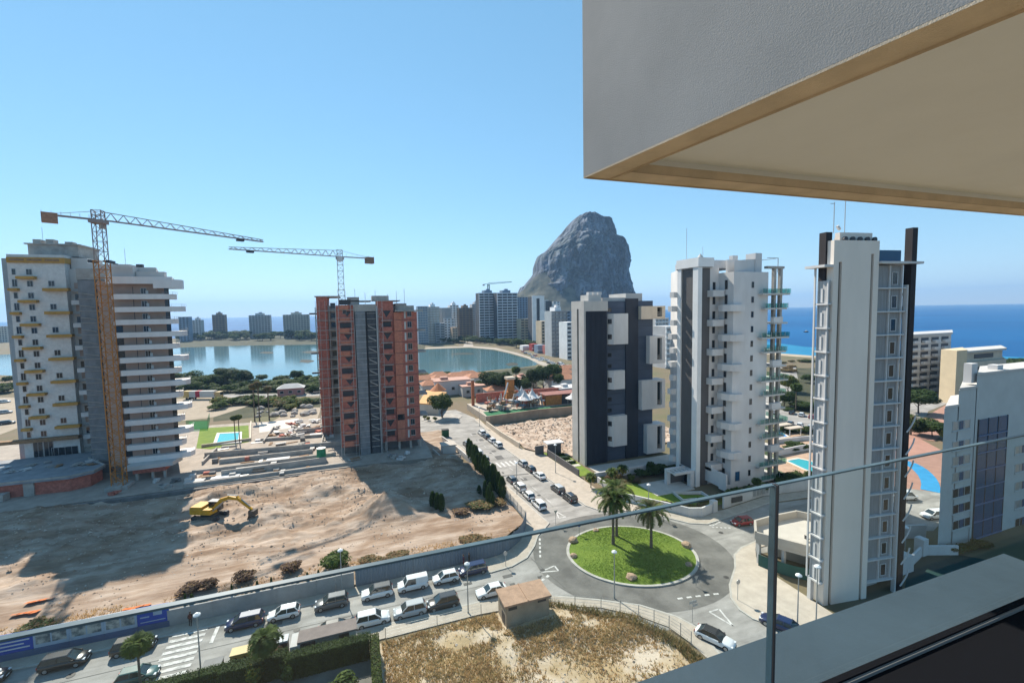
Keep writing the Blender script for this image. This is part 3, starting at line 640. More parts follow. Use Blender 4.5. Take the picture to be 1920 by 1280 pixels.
# small jib hoist arms sticking out on the left
part(T2, 'guard_arm', darkfr, lambda b: [b.box(-12.6, -10.4, 146, 146.4, z, z + .5) for z in (14, 20, 26, 38)])

# ================================================================ dark tower with white boxes
T3 = thing('dark_tower', (62, 102, 0), 'dark slate tower with protruding white boxes behind the garden wall', 'building')
slate = mat('slate_cladding', (0.020, 0.028, 0.045), .55, .14, .6, .05, 3, stretch=(1, 1, .3))
slate2 = mat('blue_slate_cladding', (0.055, 0.078, 0.12), .6, .12, .5, .04, 3, stretch=(.6, 1, 2))
frameb = mat('stone_frame', (0.50, 0.475, 0.44), .8, .06, .5)
YD = 93.6; DX = 51.9
bx(T3, 'front_wall', slate, DX + .02, 58.2, YD + .3, YD + 6.3, 0, 37.6)
bx(T3, 'rear_wall', slate2, 58.22, 72.2, YD + 1.2, YD + 14, 0, 40.0)
for k in range(17): bx(T3, 'rib', slate, DX + .25 + k * .345, DX + .33 + k * .345, YD + .2, YD + .3, .3, 37.5)
part(T3, 'stone_frame', frameb, lambda b: (b.box(DX - .3, DX, YD, YD + 2.6, 0, 40.1), b.box(DX - .3, DX, YD + 3.5, YD + 6.4, 0, 40.1), b.box(DX - .3, DX, YD + 2.6, YD + 3.5, 38.2, 40.1), b.box(DX, 58.2, YD - .02, YD + 6.3, 37.62, 40.1), b.box(DX - .05, DX + .2, YD, YD + .25, 0, 37.6)))
bx(T3, 'slot_glazing', darkglass, DX - .12, DX, YD + 2.6, YD + 3.5, .5, 38.2)
def dbox(px0, px1, py0, py1, left):
    x0, z1 = AY(px0, py0, YD); x1, _ = AY(px1, py0, YD); _, z0 = AY((px0 + px1) / 2, py1, YD)
    return x0, x1, z0, z1
for n, (py0, py1, pxr) in enumerate(((588, 645, 1176), (695, 729, 1170), (780, 835, 1174))):
    x0, x1, z0, z1 = dbox(1149, pxr, py0, py1, 1)
    o = part(T3, 'white_box', white, lambda b: b.prism([(58.4, YD + 1.19), (x0, YD - .4), (x1, YD - .4), (x1, YD + 1.19)], z0, z1))
    for k in range((2, 1, 2)[n]):
        w = winmesh(1.0, 1.2, darkfr, darkglass); xm, ym = (58.4 + x0) / 2, (YD + 1.19 + YD - .4) / 2; L = wloc(T3); zz = z0 + (z1 - z0) * ((k + .5) / (2, 1, 2)[n]) - .6
        q = put('window', w[0], T3, (xm - L.x, ym - L.y, zz), (0, 0, math.atan2(-1.59, x0 - 58.4))); put('pane', w[1], q)
for n, (px0, py0, py1) in enumerate(((1201, 574, 598), (1217, 630, 681), (1202, 714, 766), (1212, 797, 848))):
    x0, x1, z0, z1 = dbox(px0, 1246, py0, py1, 0)
    hx0, hx1 = AY(1231, py0, YD)[0], AY(1240, py0, YD)[0]; m_ = .9 if n else .6
    part(T3, 'white_box', (beige if n == 0 else white), lambda b: (b.box(x0, hx0, YD - .3, YD + 3, z0, z1), b.box(hx1, x1, YD - .3, YD + 3, z0, z1), b.box(hx0, hx1, YD - .3, YD + 3, z0, z0 + m_), b.box(hx0, hx1, YD - .3, YD + 3, z1 - m_ * .6, z1)))
    part(T3, 'box_window', darkglass, lambda b: b.box(hx0, hx1, YD + .6, YD + .7, z0 + m_, z1 - m_ * .6))
    part(T3, 'window_rail', galv, lambda b: [b.bar((hx0, YD, zz), (hx1, YD, zz), .07) for zz in (z0 + m_ + .3, z0 + m_ + .7, z0 + m_ + 1.1)])
for i in range(13):
    z = 37.4 - i * 2.78
    for dx in (0, 1.0): win(T3, 65.2 + dx, YD + 1.2, z, .42, .9, whitefr, darkglass)
    win(T3, 59.4, YD + 1.2, z - .1, 1.1, 1.0, darkfr, darkglass)
    bx(T3, 'panel_seam', slate, 58.3, 72.1, YD + 1.13, YD + 1.19, z - 1.0, z - .94)
bx(T3, 'lift_shaft', slate, 63.9, 67.6, YD + .9, YD + 1.199, 0, 40.6)
part(T3, 'roof_structure', offwhite, lambda b: (b.box(54, 57.5, YD + 2, YD + 6, 40.1, 41.6), b.box(58.5, 66, YD + 3, YD + 12, 40.01, 40.9), b.box(66, 71, YD + 4, YD + 12, 40.02, 42.0)))
part(T3, 'roof_unit', white, lambda b: [b.box(54.2 + k * 1.3, 55.2 + k * 1.3, YD + 2.2, YD + 3.4, 41.6, 42.3) for k in range(3)])

# ================================================================ white tower with alternating balconies
T4 = thing('white_tower', (73, 78, 0), 'white tower with dark grey side panels and alternating curved balconies', 'building')
greyp = mat('grey_panel', (0.105, 0.10, 0.10), .75, .08, .6, stretch=(1, 1, .3))
wpil = mat('white_pilaster', (0.72, 0.72, 0.71), .7, .05, .4)
X0, YC, YW = 66.4, 73.9, 70.0
HF = 3.06
part(T4, 'body', white, lambda b: b.prism([(X0 + .3, YC), (72.2, YC), (72.2, 88), (71.4, 88), (X0 + .3, 79.6)], 0, 46.4))
bx(T4, 'main_block', white, 72.22, 81.6, YW, 86, 0, 45.2)
bx(T4, 'top_block', white, 71.0, 80.5, 76, 86, 46.5, 48.2)
bx(T4, 'side_panel', greyp, X0 + .18, X0 + .298, YC + 1.0, 78.5, 3.4, 46.2)
bx(T4, 'front_panel', greyp, X0 + .9, 69.7, YC - .12, YC - .002, 0, 46.2)
part(T4, 'pilaster', wpil, lambda b: b.box(X0 - .15, X0 + .9, YC - .5, YC + 1.0, 0, 46.38))
part(T4, 'pilaster', wpil, lambda b: b.box(X0 - .15, X0 + .32, 78.5, 79.6, 0, 46.38))
part(T4, 'cornice', wpil, lambda b: (b.prism([(X0 - .3, YC - .7), (70.2, YC - .7), (72.5, 84), (70, 84), (X0 - .3, 79.8)], 46.4, 48.3)))
part(T4, 'roof_structure', white, lambda b: (b.poly([(72.3, YW + .02, 45.2), (72.3, YW + .02, 47.4), (81.2, YW + 2, 48.2), (81.2, YW + 2, 45.2)]), b.box(72.5, 81.4, YW + 2.0, YW + 2.4, 45.2, 47.8), b.box(79.6, 81.4, YW + 1.5, YW + 4, 45.22, 49.3), b.box(76, 77.4, YW + 4, YW + 5, 47, 49)))
part(T4, 'roof_dome', offwhite, lambda b: [b.cyl((71, 78, 48.3 + k * .35), (71, 78, 48.65 + k * .35), 1.1 - .25 * k, .85 - .25 * k, 12) for k in range(4)])
part(T4, 'roof_pergola', galv, lambda b: (b.bar((81.5, YW + .3, 48.2), (84.6, YW + .3, 48.2), .12), b.bar((84.6, YW + .3, 45.2), (84.6, YW + .3, 48.2), .12), b.bar((81.5, YW + 4, 48.2), (84.6, YW + 4, 48.2), .12), b.bar((84.6, YW + .3, 48.2), (84.6, YW + 4, 48.2), .12)))
part(T4, 'antenna', galv, lambda b: (b.bar((69, 80, 48.3), (69, 80, 55.5), .07), b.bar((73.5, 80, 48.2), (73.5, 80, 51.6), .06)))
for i in range(15):
    z = 41.9 - i * HF
    win(T4, 77.3, YW, z, .62, 1.25, darkfr, darkglass)
    if z > 1:
        win(T4, 70.9, YC, z - .2, .7, 1.6, darkfr, darkglass); win(T4, 72.22, 71.9, z - .2, .7, 1.9, darkfr, darkglass, face='W')
    if i % 2 == 0 and i < 13:
        part(T4, 'balcony', white, lambda b: b.prism([(69.0, YC - .13), (69.0, YC - 1.8), (71.8, YC - 1.9), (72.2, YC - 1.6), (72.2, YC - .01), (71, YC - .01)], z - 1.7, z - .35))
    elif i < 13:
        part(T4, 'balcony', white, lambda b: b.prism([(70.9, YC - 1.2), (70.7, YC - 2.6), (71.2, YW - .3), (72.0, YW - 1.0), (74.2, YW - 1.0), (74.4, YW - .01), (72.22, YW - .01), (72.22, YC - 1.2)], z - 1.7, z - .35))
    if z > 3: bx(T4, 'rear_balcony', white, X0 - 1.0 - .5 * (i % 2), X0 + .6, 79.7, 81.0, z - 1.6, z - .4)
    # glazed corner balconies carried by the free columns on the right
    zs = z - 1.5; xo = (87.0, 86.2, 86.4)[i % 3]; xi = (78.9, 79.6, 82.2)[i % 3]
    if zs > 0: part(T4, 'corner_balcony', offwhite, lambda b: b.prism([(xi, YW - 1.1), (xo, YW - .8), (xo, YW + 4.5), (81.65, YW + 4.5), (81.65, YW - .01), (xi, YW - .01)], zs, zs + .35))
    if zs > 0 and i % 3 != 2: part(T4, 'glass_railing', [glassmat('rail_glass', (.62, .78, .74), .3), galv], lambda b: (b.box(xi + .05, xo - .05, YW - 1.0, YW - .96, zs + .36, zs + 1.3), b.box(xo - .1, xo - .06, YW - .7, YW + 4.4, zs + .36, zs + 1.3), [b.box(xi + k * 1.3, xi + k * 1.3 + .07, YW - 1.08, YW - 1.01, zs + .3, zs + 1.35, 1) for k in range(6)]))
    if zs > 0 and i % 3 == 2: bx(T4, 'balcony_parapet', white, xi, xi + 2.6, YW - .98, YW - .2, zs + .36, zs + 1.5)
for x in (83.6, 85.4): part(T4, 'column', conc, lambda b: b.box(x, x + .65, YW + .3, YW + .95, 0, 46.0))
bx(T4, 'column_beam', conc, 81.62, 86.4, YW + .2, YW + 1.1, 46.0, 46.5)
bx(T4, 'corner_glazing', darkglass, 81.6, 83.0, YW + 3, YW + 10, 3, 44)
part(T4, 'porch', white, lambda b: (b.box(61.2, 66.2, 76.6, 77.2, 3.0, 3.5), b.box(61.2, 66.2, 73.8, 74.4, 3.0, 3.5), [b.box(61.2 + k * .95, 61.5 + k * .95, 74.4, 76.6, 3.1, 3.4) for k in range(6)], b.box(65.0, 66.0, 73.6, 74.6, 0, 3.0), b.box(61.3, 62.2, 76.5, 77.3, 0, 3.0)))
part(T4, 'porch_wall', greyp, lambda b: b.box(62.3, 66.1, 76.9, 77.1, 0, 3.0))
part(T4, 'entrance_glass', darkglass, lambda b: b.box(X0 - .2, X0 - .16, YC + 1.1, YC + 4.5, .1, 3.3))
part(T4, 'garden_balcony', white, lambda b: (b.box(69.0, 72.4, 68.0, YW - .02, 0.6, 1.0), b.box(69.0, 69.3, 68.0, YC - .14, 1.0, 4.1), b.poly([(69.3, 68.0, 1.0), (72.4, 68.0, 1.0), (72.4, 68.0, 2.0), (69.3, 68.0, 2.0)])))
win(T4, 74.0, YW, 1.4, 1.3, 2.1, alu, blueglass)

# ================================================================ near tower with the blank panel
T5 = thing('slim_tower', (54.6, 37.5, 0), 'slim tower with a blank pale panel, two dark grooves and black columns', 'building')
panelm = mat('pale_panel', (0.76, 0.68, 0.60), .85, .05, .25, .06, 8, stretch=(1, 1, .3))
YN = 37.5; NX0, NX1 = 54.6, 61.3; NZ_ = 46.2
NF = 2.93
part(T5, 'blank_panel', panelm, lambda b: (b.box(NX0, NX0 + .75, YN, YN + .9, 0, NZ_ - .4), b.box(NX0 + .75, NX0 + 1.2, YN + .35, YN + .9, 0, NZ_ - 3), b.box(NX0 + .75, NX0 + 1.2, YN, YN + .9, NZ_ - 3, NZ_ - .4), b.box(NX0 + 1.2, NX1 - 1.2, YN, YN + .9, 0, NZ_ - .4), b.box(NX1 - 1.2, NX1 - .8, YN + .35, YN + .9, 0, NZ_ - 2), b.box(NX1 - 1.2, NX1 - .8, YN, YN + .9, NZ_ - 2, NZ_ - .4), b.box(NX1 - .8, NX1, YN, YN + .9, 0, NZ_ - .4)))
bx(T5, 'groove', darkfr, NX0 + .752, NX0 + 1.198, YN + .3, YN + .349, 0, NZ_ - 3); bx(T5, 'groove', darkfr, NX1 - 1.198, NX1 - .802, YN + .3, YN + .349, 0, NZ_ - 2)
part(T5, 'body', offwhite, lambda b: b.prism([(NX0 + .1, YN + .92), (NX1 + 4.4, YN + 2.2), (NX1 + 11, YN + 9), (NX0 + 14, YN + 9), (NX0 + .1, YN + 1.8)], 0, 43.0))
bx(T5, 'roof_block', panelm, NX0 + 1.8, NX1, YN + .95, YN + 1.6, 43.02, 46.9)
part(T5, 'roof_block', white, lambda b: (b.box(NX1 + .3, NX1 + 4.6, YN + 6, YN + 6.5, 43, 47.2)))
part(T5, 'roof_equipment', darkfr, lambda b: [b.cyl((NX0 + 2.2 + k * 1.1, YN + .45, 46.05), (NX0 + 2.2 + k * 1.1, YN + .7, 46.05), .3, None, 10) for k in range(5)])
part(T5, 'antenna', galv, lambda b: (b.bar((NX0 + 2.0, YN + 2, 47), (NX0 + 2.0, YN + 2, 50.8), .07), b.bar((NX0 + 1.4, YN + 2, 50.6), (NX0 + 2.0, YN + 2, 50.6), .06), b.bar((NX1 - .8, YN + 4, 47), (NX1 - .8, YN + 4, 52.5), .07)))
part(T5, 'satellite_dish', white, lambda b: b.cyl((NX0 + 2.6, YN + 2, 47.6), (NX0 + 2.75, YN + 1.9, 47.7), .35, .35, 10))
blackcol = mat('black_column', (0.022, 0.018, 0.020), .7, .1, .5)
bx(T5, 'black_column', blackcol, NX0 - .2, NX0 + .7, YN + .95, YN + 1.9, 38, 46.9)
bx(T5, 'black_column', blackcol, NX1 + 4.9, NX1 + 5.7, YN - .1, YN + .8, 0, 47.5)
bx(T5, 'dark_loggia', blackcol, NX1 + .05, NX1 + 4.3, YN + 1.9, YN + 2.19, 40.4, 43)
bx(T5, 'roof_canopy', white, NX1 + .02, NX1 + 6.6, YN - .3, YN + 3, 43.02, 43.3)
bx(T5, 'roof_canopy', white, NX0 - 1.3, NX0 - .02, YN, YN + 2.8, 42.6, 42.9)
bx(T5, 'roof_railing', blueglass, NX1 + .3, NX1 + 3.6, YN + .2, YN + .26, 43.31, 44.7)
# screened glazing left and right of the panel, one bay per floor
scr = glassmat('screen_mesh', (.55, .55, .54), .15, .4)
screenm = mat('white_screen', (0.56, 0.56, 0.56), .7, .06, .8)
screend = mat('grey_screen', (0.26, 0.265, 0.27), .6, .15, 1.5, stretch=(4, 4, .3))
screenl = mat('pale_screen', (0.42, 0.42, 0.42), .6, .15, 1.5, stretch=(4, 4, .3))
for i in range(14):
    z = 2.0 + i * NF
    x0, x1 = NX1 + .02, NX1 + 4.5
    bx(T5, 'screen_slab', screenm, x0, x1, YN + .1, YN + 2.18, z - .16, z)
    bx(T5, 'screen', screend, x0 + .05, x0 + 2.1, YN + .5, YN + .6, z, z + NF - .16)
    bx(T5, 'screen_post', screenm, x0 + 2.12, x0 + 2.26, YN + .3, YN + .6, z, z + NF - .16)
    bx(T5, 'screen', screend, x0 + 2.28, x1 - .5, YN + .5, YN + .6, z, z + NF - .16)
    bx(T5, 'screen_post', screenm, x1 - .45, x1 - .3, YN + .3, YN + .6, z, z + NF - .16)
    win(T5, x0 + 3.1, YN + .5, z + .35, .9, 1.6, screenm, darkglass)
    if i < 13:
        xl = NX0 - .55
        part(T5, 'screen_slab', white, lambda b: b.prism([(xl - .15, YN + .0), (xl + .2, YN - .12), (NX0 - .02, YN + .1), (NX0 - .02, YN + 1.8), (xl - .15, YN + 1.8)], z + .9, z + 1.08))
        bx(T5, 'screen', screenl, xl + .12, NX0 - .05, YN + .3, YN + 1.7, z + 1.08, z + .9 + NF)
        bx(T5, 'screen', screenm, xl + .04, xl + .1, YN + .9, YN + 1.25, z + 1.2, z + 2.9)
        bx(T5, 'screen', screenm, xl + .02, xl + .1, YN + 1.5, YN + 1.6, z + 1.1, z + .88 + NF)
        bx(T5, 'screen_post', white, xl - .02, xl + .1, YN + .12, YN + .28, z + 1.08, z + .9 + NF)
bx(T5, 'white_fin', white, NX1 + 4.55, NX1 + 4.75, YN + .0, YN + .5, 0, 40.4)
bx(T5, 'white_fin', white, NX0 - .75, NX0 - .6, YN + 1.75, YN + 1.95, 3, 42.6)
# curved shell balconies beyond the black column
for i in range(14):
    z = 1.0 + i * NF
    big = i % 2 == 0; xr = NX1 + (7.6 if big else 6.9)
    part(T5, 'shell_balcony', white, lambda b: b.prism([(NX1 + 5.72, YN + 1.0), (xr - .6, YN + 1.4), (xr, YN + 2.6), (xr, YN + 6), (NX1 + 5.72, YN + 6)], z, z + (.3 if i % 3 else .95)))
    if big and i > 6: bx(T5, 'glass_railing', blueglass, xr - .3, xr - .25, YN + 1.6, YN + 6, z + .3, z + 1.5)
    if i < 8: part(T5, 'curved_rib', white, lambda b: [b.bar((NX1 + 5.0 + .35 * math.sin(k * .5) + k * .22, YN - .32, z + .1 + k * .42), (NX1 + 5.0 + .35 * math.sin((k + 1) * .5) + (k + 1) * .22, YN - .32, z + .1 + (k + 1) * .42), .12) for k in range(5)])
part(T5, 'pillar', white, lambda b: b.box(NX0 - .7, NX0 - .2, YN + 1.2, YN + 1.7, 0, 2.9))

T4.location.x += .8
T5.rotation_euler = (0, 0, R(-8))
# ================================================================ balcony we stand on
BAL = thing('balcony_slab', (2, 2.4, 38.7), 'pale stucco balcony slab overhead with a beige edge band', 'balcony')
HS = CAMZ + 0.88
def GS(px, py, z): return G(px, py, z)
stucco = mat('stucco', (0.45, 0.41, 0.38), .9, .10, .9, .10, 150, detail=9)
bandm = mat('sand_band', (0.66, 0.52, 0.38), .9, .10, 4, .2, 160)
soffm = mat('soffit', (0.78, 0.765, 0.755), .9, .04, .8, .05, 90)
C0 = Vector((*GS(1094, 335, HS), 0)); C1 = Vector((*GS(1900, 403.5, HS), 0)); C2 = Vector((*GS(1852, -2, HS), 0))
du = (C1 - C0).normalized(); dw = (C2 - C0).normalized()
A_ = C0; B_ = C0 + du * 9; D_ = C0 + dw * 4.5
def pp(p, q, s, t): return (p + du * s + dw * t)
# outer fascia: upstand wall on both outer sides, beige underside band, recessed soffit
wt = 0.20
def quadpts(a, b2, c, d): return [(v.x, v.y) for v in (a, b2, c, d)]
part(BAL, 'fascia', stucco, lambda b: b.prism(quadpts(A_, D_, D_ + du * wt, A_ + du * wt + dw * 0), HS + .012, HS + 1.75))
part(BAL, 'front_fascia', stucco, lambda b: b.prism(quadpts(A_ + du * wt, B_, B_ + dw * wt, A_ + du * wt + dw * wt), HS + .012, HS + 1.75))
part(BAL, 'edge_band', bandm, lambda b: b.prism(quadpts(A_, D_, D_ + du * wt * .95, A_ + du * wt * .95), HS, HS + .011))
part(BAL, 'edge_band', bandm, lambda b: b.prism(quadpts(A_ + du * wt * .96, B_, B_ + dw * wt * 1.05, A_ + du * wt * .96 + dw * wt * 1.05), HS, HS + .011))
part(BAL, 'inner_reveal', bandm, lambda b: (b.prism(quadpts(A_ + du * (wt + .001) + dw * (wt + .003), B_ + dw * (wt + .003), B_ + dw * (wt + .02), A_ + du * (wt + .001) + dw * (wt + .02)), HS + .002, HS + .1)))
part(BAL, 'soffit', soffm, lambda b: b.prism(quadpts(A_ + du * (wt + .002) + dw * (wt + .022), B_ + dw * (wt + .022), B_ + dw * 4.5, A_ + du * (wt + .002) + dw * 4.5), HS + .055, HS + .09))
part(BAL, 'upper_floor', stucco, lambda b: b.prism(quadpts(A_ + du * (wt + .002) + dw * (wt + .022), B_ + dw * (wt + .022), B_ + dw * 4.5, A_ + du * (wt + .002) + dw * 4.5), HS + .12, HS + .4))
# parapet with the glass balustrade
PAR = thing('balcony_parapet', (1.2, .9, 36.4), 'balcony parapet with blue grey coping below the glass', 'parapet')
E1 = .96
cop = mat('coping_metal', (0.048, 0.072, 0.092), .5, .14, 1.2, .06, 6, spec=.35)
part(PAR, 'wall', darkfr, lambda b: b.box(-3.2, 2.12, .79, .98, 35.2, CAMZ - 1.086))
part(PAR, 'coping', cop, lambda b: b.box(-3.2, 2.53, .806, .998, CAMZ - 1.085, CAMZ - 1.051))
BALG = thing('glass_balustrade', (0, .83, CAMZ - 1.05), 'frameless glass balustrade with two panes meeting at a dark joint', 'railing')
paneg = glassmat('clear_pane', (.93, .962, .965), .10, .02)
edgeg = mat('glass_edge', (0.07, 0.11, 0.13), .3, .35, 3.0, spec=.3)
GT = CAMZ - .45; GB = CAMZ - 1.045
xj = 0.99
part(BALG, 'pane', paneg, lambda b: b.box(-3.2, xj - .006, .803, .819, GB, GT - .004))
part(BALG, 'pane', paneg, lambda b: b.box(xj + .008, 4.6, .803, .819, GB, GT - .004))
part(BALG, 'pane_edge', edgeg, lambda b: b.box(-3.2, xj - .006, .8055, .8165, GT - .004, GT))
part(BALG, 'pane_edge', edgeg, lambda b: b.box(xj + .008, 4.6, .8055, .8165, GT - .004, GT))
part(BALG, 'joint_seal', darkfr, lambda b: b.box(xj + .0015, xj + .0075, .803, .819, GB, GT - .002))
part(BALG, 'pane_end', edgeg, lambda b: b.box(xj - .0058, xj - .0035, .8028, .8192, GB, GT - .003))
part(BALG, 'base_seal', black, lambda b: b.box(-3.2, 4.6, .786, .8025, GB - .004, GB + .012))
part(BALG, 'base_rail', mat('rail_trim', (.20, .19, .18), .6, 0), lambda b: b.box(-3.2, 4.6, .779, .7858, GB - .03, GB + .006))
part(BALG, 'base_trim', black, lambda b: b.box(-3.2, 4.6, .58, .7785, 35.6, GB - .004))
# ================================================================ tower cranes
craneo = mat('crane_orange', (0.42, 0.17, 0.035), .6, .15, 2)
craneg = mat('crane_grey_red', (0.30, 0.24, 0.22), .6, .15, 2)
cranel = mat('crane_pale_steel', (0.42, 0.43, 0.42), .5, .1, 2)
def mast(b, x, y, z0, z1, w, st, t=.16):
    h = w / 2; c = [(-h, -h), (h, -h), (h, h), (-h, h)]
    for p in c: b.bar((x + p[0], y + p[1], z0), (x + p[0], y + p[1], z1), t)
    n = int((z1 - z0) / st)
    for k in range(n):
        za = z0 + (z1 - z0) * k / n; zb = z0 + (z1 - z0) * (k + 1) / n
        for q in range(4):
            p0, p1 = c[q], c[(q + 1) % 4]
            b.bar((x + p0[0], y + p0[1], zb), (x + p1[0], y + p1[1], zb), t * .6)
            if k % 2: p0, p1 = p1, p0
            b.bar((x + p0[0], y + p0[1], za), (x + p1[0], y + p1[1], zb), t * .6)
def jib(b, p, d, L, h0, h1, w, st, t=.13, drop=0):
    d = Vector(d).normalized(); s = Vector((-d.y, d.x, 0)); n = int(L / st); p = Vector(p)
    for k in range(n):
        f0, f1 = k / n, (k + 1) / n
        a0 = p + d * L * f0 - Vector((0, 0, drop * f0)); a1 = p + d * L * f1 - Vector((0, 0, drop * f1))
        H0 = h0 + (h1 - h0) * f0; H1 = h0 + (h1 - h0) * f1
        for sg in (-1, 1):
            b.bar(a0 + s * sg * w / 2, a1 + s * sg * w / 2, t)
            b.bar(a0 + s * sg * w / 2, (a0 + a1) / 2 + Vector((0, 0, (H0 + H1) / 2)), t * .6); b.bar((a0 + a1) / 2 + Vector((0, 0, (H0 + H1) / 2)), a1 + s * sg * w / 2, t * .6)
        b.bar(a0 + Vector((0, 0, H0)), a1 + Vector((0, 0, H1)), t)
        b.bar(a0 + s * w / 2, a0 - s * w / 2, t * .5)
def crane(root, x, y, z0, z1, w, d, L, Lc, mlow, mjib, zsw, drop=0, weight=conc, st=1.7):
    part(root, 'mast', mlow, lambda b: mast(b, x, y, z0, zsw, w, st))
    part(root, 'upper_mast', mjib, lambda b: mast(b, x, y, zsw, z1, w * .85, st, .14))
    d = Vector(d).normalized(); s = Vector((-d.y, d.x, 0)); P = Vector((x, y, z1))
    part(root, 'slewing_head', mjib, lambda b: (b.cbox((x, y, z1 + .1), (w * 1.25, w * 1.25, .7)), mast(b, x, y, z1 + .4, z1 + 2.4, w * .8, 1.0, .16)))
    part(root, 'cab', white, lambda b: b.cbox(tuple(P + s * 1.4 + d * .6 + Vector((0, 0, -.3))), (1.1, 1.1, 1.5), math.atan2(d.y, d.x)))
    part(root, 'jib', mjib, lambda b: jib(b, P + d * w * .5 + Vector((0, 0, .5)), d, L, 1.7, .5, 1.1, 1.9, .15, drop))
    part(root, 'counter_jib', mjib, lambda b: (b.bar(P - d * .5 + s * .5 + Vector((0, 0, .5)), P - d * Lc + s * .5 + Vector((0, 0, .6)), .22), b.bar(P - d * .5 - s * .5 + Vector((0, 0, .5)), P - d * Lc - s * .5 + Vector((0, 0, .6)), .22), b.bar(P + Vector((0, 0, 2.3)), P - d * Lc * .9 + Vector((0, 0, .7)), .08), [b.bar(P - d * Lc * k / 6 + s * .5 + Vector((0, 0, .5)), P - d * Lc * k / 6 - s * .5 + Vector((0, 0, .5)), .1) for k in range(7)], [b.bar(P - d * Lc * k / 6 + s * .6 + Vector((0, 0, .5)), P - d * Lc * k / 6 + s * .6 + Vector((0, 0, 1.5)), .05) for k in range(7)]))
    part(root, 'counterweight', weight, lambda b: b.cbox(tuple(P - d * (Lc - 1.1) + Vector((0, 0, 0))), (2.3, 1.6, 1.9), math.atan2(d.y, d.x)))
    part(root, 'trolley', darkfr, lambda b: b.cbox(tuple(P + d * L * .86 + Vector((0, 0, .2 - drop * .86))), (1.6, 1.2, .5), math.atan2(d.y, d.x)))
def camdir(lat, dep): return CR * lat + CF * dep
K1 = thing('tower_crane', (-49.4, 117.3, PZ), 'tall orange tower crane standing in front of the white and brown tower', 'crane')
crane(K1, -49.4, 117.3, PZ, 58.0, 2.0, camdir(.72, .70), 30.0, 8.2, craneo, craneg, 50.0, 1.6, mat('rusty_weight', (.36, .19, .12), .8, .2, 2))
part(K1, 'base_block', conc, lambda b: (b.box(-51.4, -47.4, 115.5, 119.1, PZ, PZ + .7), b.box(-50.4, -48.4, 115.2, 119.5, PZ, PZ + .9)))
part(K1, 'tie_frame', darkfr, lambda b: (b.box(-51.2, -50.6, 116, 118.6, 49.6, 50.1), b.box(-48.2, -47.6, 116, 118.6, 49.6, 50.1), b.bar((-49.4, 118, 50), (-49.4, 124, 50), .25)))
K2 = thing('tower_crane', (-3.1, 138, PZ), 'pale grey tower crane rising behind the red brick tower', 'crane')
crane(K2, -3.1, 138, PZ, 54.0, 1.8, camdir(-.74, -.67), 26.5, 10, cranel, cranel, 45, 0, mat('brown_weight', (.22, .15, .11), .8, .2, 2))
K3 = thing('tower_crane', (*G(600, 712), 0), 'thin grey mast of a crane standing beyond the red tower at the lake', 'crane')
x3, y3 = G(600, 714); part(K3, 'mast', mat('green_grey_steel', (.16, .24, .22), .6, .1, 1), lambda b: mast(b, x3, y3, 0, 42, 1.6, 2.6, .25))

# ================================================================ boundary walls and hoarding of the site
wallm = mat('cement_wall', (0.33, 0.32, 0.31), .9, .12, .5, .12, 5)
sheetm = mat('blue_sheet_fence', (0.145, 0.19, 0.235), .6, .10, .8, stretch=(6, 1, .3))
hw = thing('site_wall', (-5, 63.3, 0), 'long cement wall between the pavement and the dirt site', 'wall')
for k in range(9): bx(hw, 'wall_panel', wallm, -23 + k * 2.4, -20.62 + k * 2.4, 63.22, 63.44, 0, 2.15 + .03 * (k % 3))
fence = thing('sheet_fence', (10, 63.4, 0), 'blue grey corrugated sheet fence curving round the corner of the dirt site', 'fence')
fp = [(-1.2, 63.35), (5, 63.35), (10.5, 63.35), (16.4, 63.4), (19.2, 63.5), (21.8, 64.3), (24.3, 66.3), (26.0, 68.6), (27.6, 71.6)]
for k in range(len(fp) - 1):
    a, c = fp[k], fp[k + 1]; n = max(1, round(math.hypot(c[0] - a[0], c[1] - a[1]) / 2.0))
    for q in range(n):
        p0 = (a[0] + (c[0] - a[0]) * q / n, a[1] + (c[1] - a[1]) * q / n, .05); p1 = (a[0] + (c[0] - a[0]) * (q + .985) / n, a[1] + (c[1] - a[1]) * (q + .985) / n, .05)
        def corr(b):
            d = Vector(p1) - Vector(p0); nn = Vector((-d.y, d.x, 0)).normalized(); m_ = 10
            for w in range(m_):
                o0 = nn * (.03 if w % 2 else -.03); o1 = nn * (-.03 if w % 2 else .03)
                A, B = Vector(p0) + d * w / m_ + o0, Vector(p0) + d * (w + 1) / m_ + o1
                b.poly([tuple(A), tuple(B), tuple(B + Vector((0, 0, 2.3))), tuple(A + Vector((0, 0, 2.3)))]); A2, B2 = A + nn * .02, B + nn * .02
                b.poly([tuple(B2), tuple(A2), tuple(A2 + Vector((0, 0, 2.3))), tuple(B2 + Vector((0, 0, 2.3)))])
        part(fence, 'sheet', sheetm, corr)
        part(fence, 'post', galv, lambda b: b.bar((p0[0], p0[1] + .1, 0), (p0[0], p0[1] + .1, 2.45), .08))
hoard = thing('advert_hoarding', (-40, 63.3, 0), 'advertising hoarding with blue panels and pale picture frames along the street', 'hoarding')
blueb = mat('hoarding_blue', (0.02, 0.07, 0.36), .5, .06, 1); paleb = mat('hoarding_pale', (0.36, 0.42, 0.50), .6, .06, 1); baseb = mat('hoarding_base', (.07, .12, .22), .7, .08, 1)
pict = mat('hoarding_picture', (0.10, 0.12, 0.13), .6, .0, .9, col2=(.50, .46, .40), fac=(.42, .6))
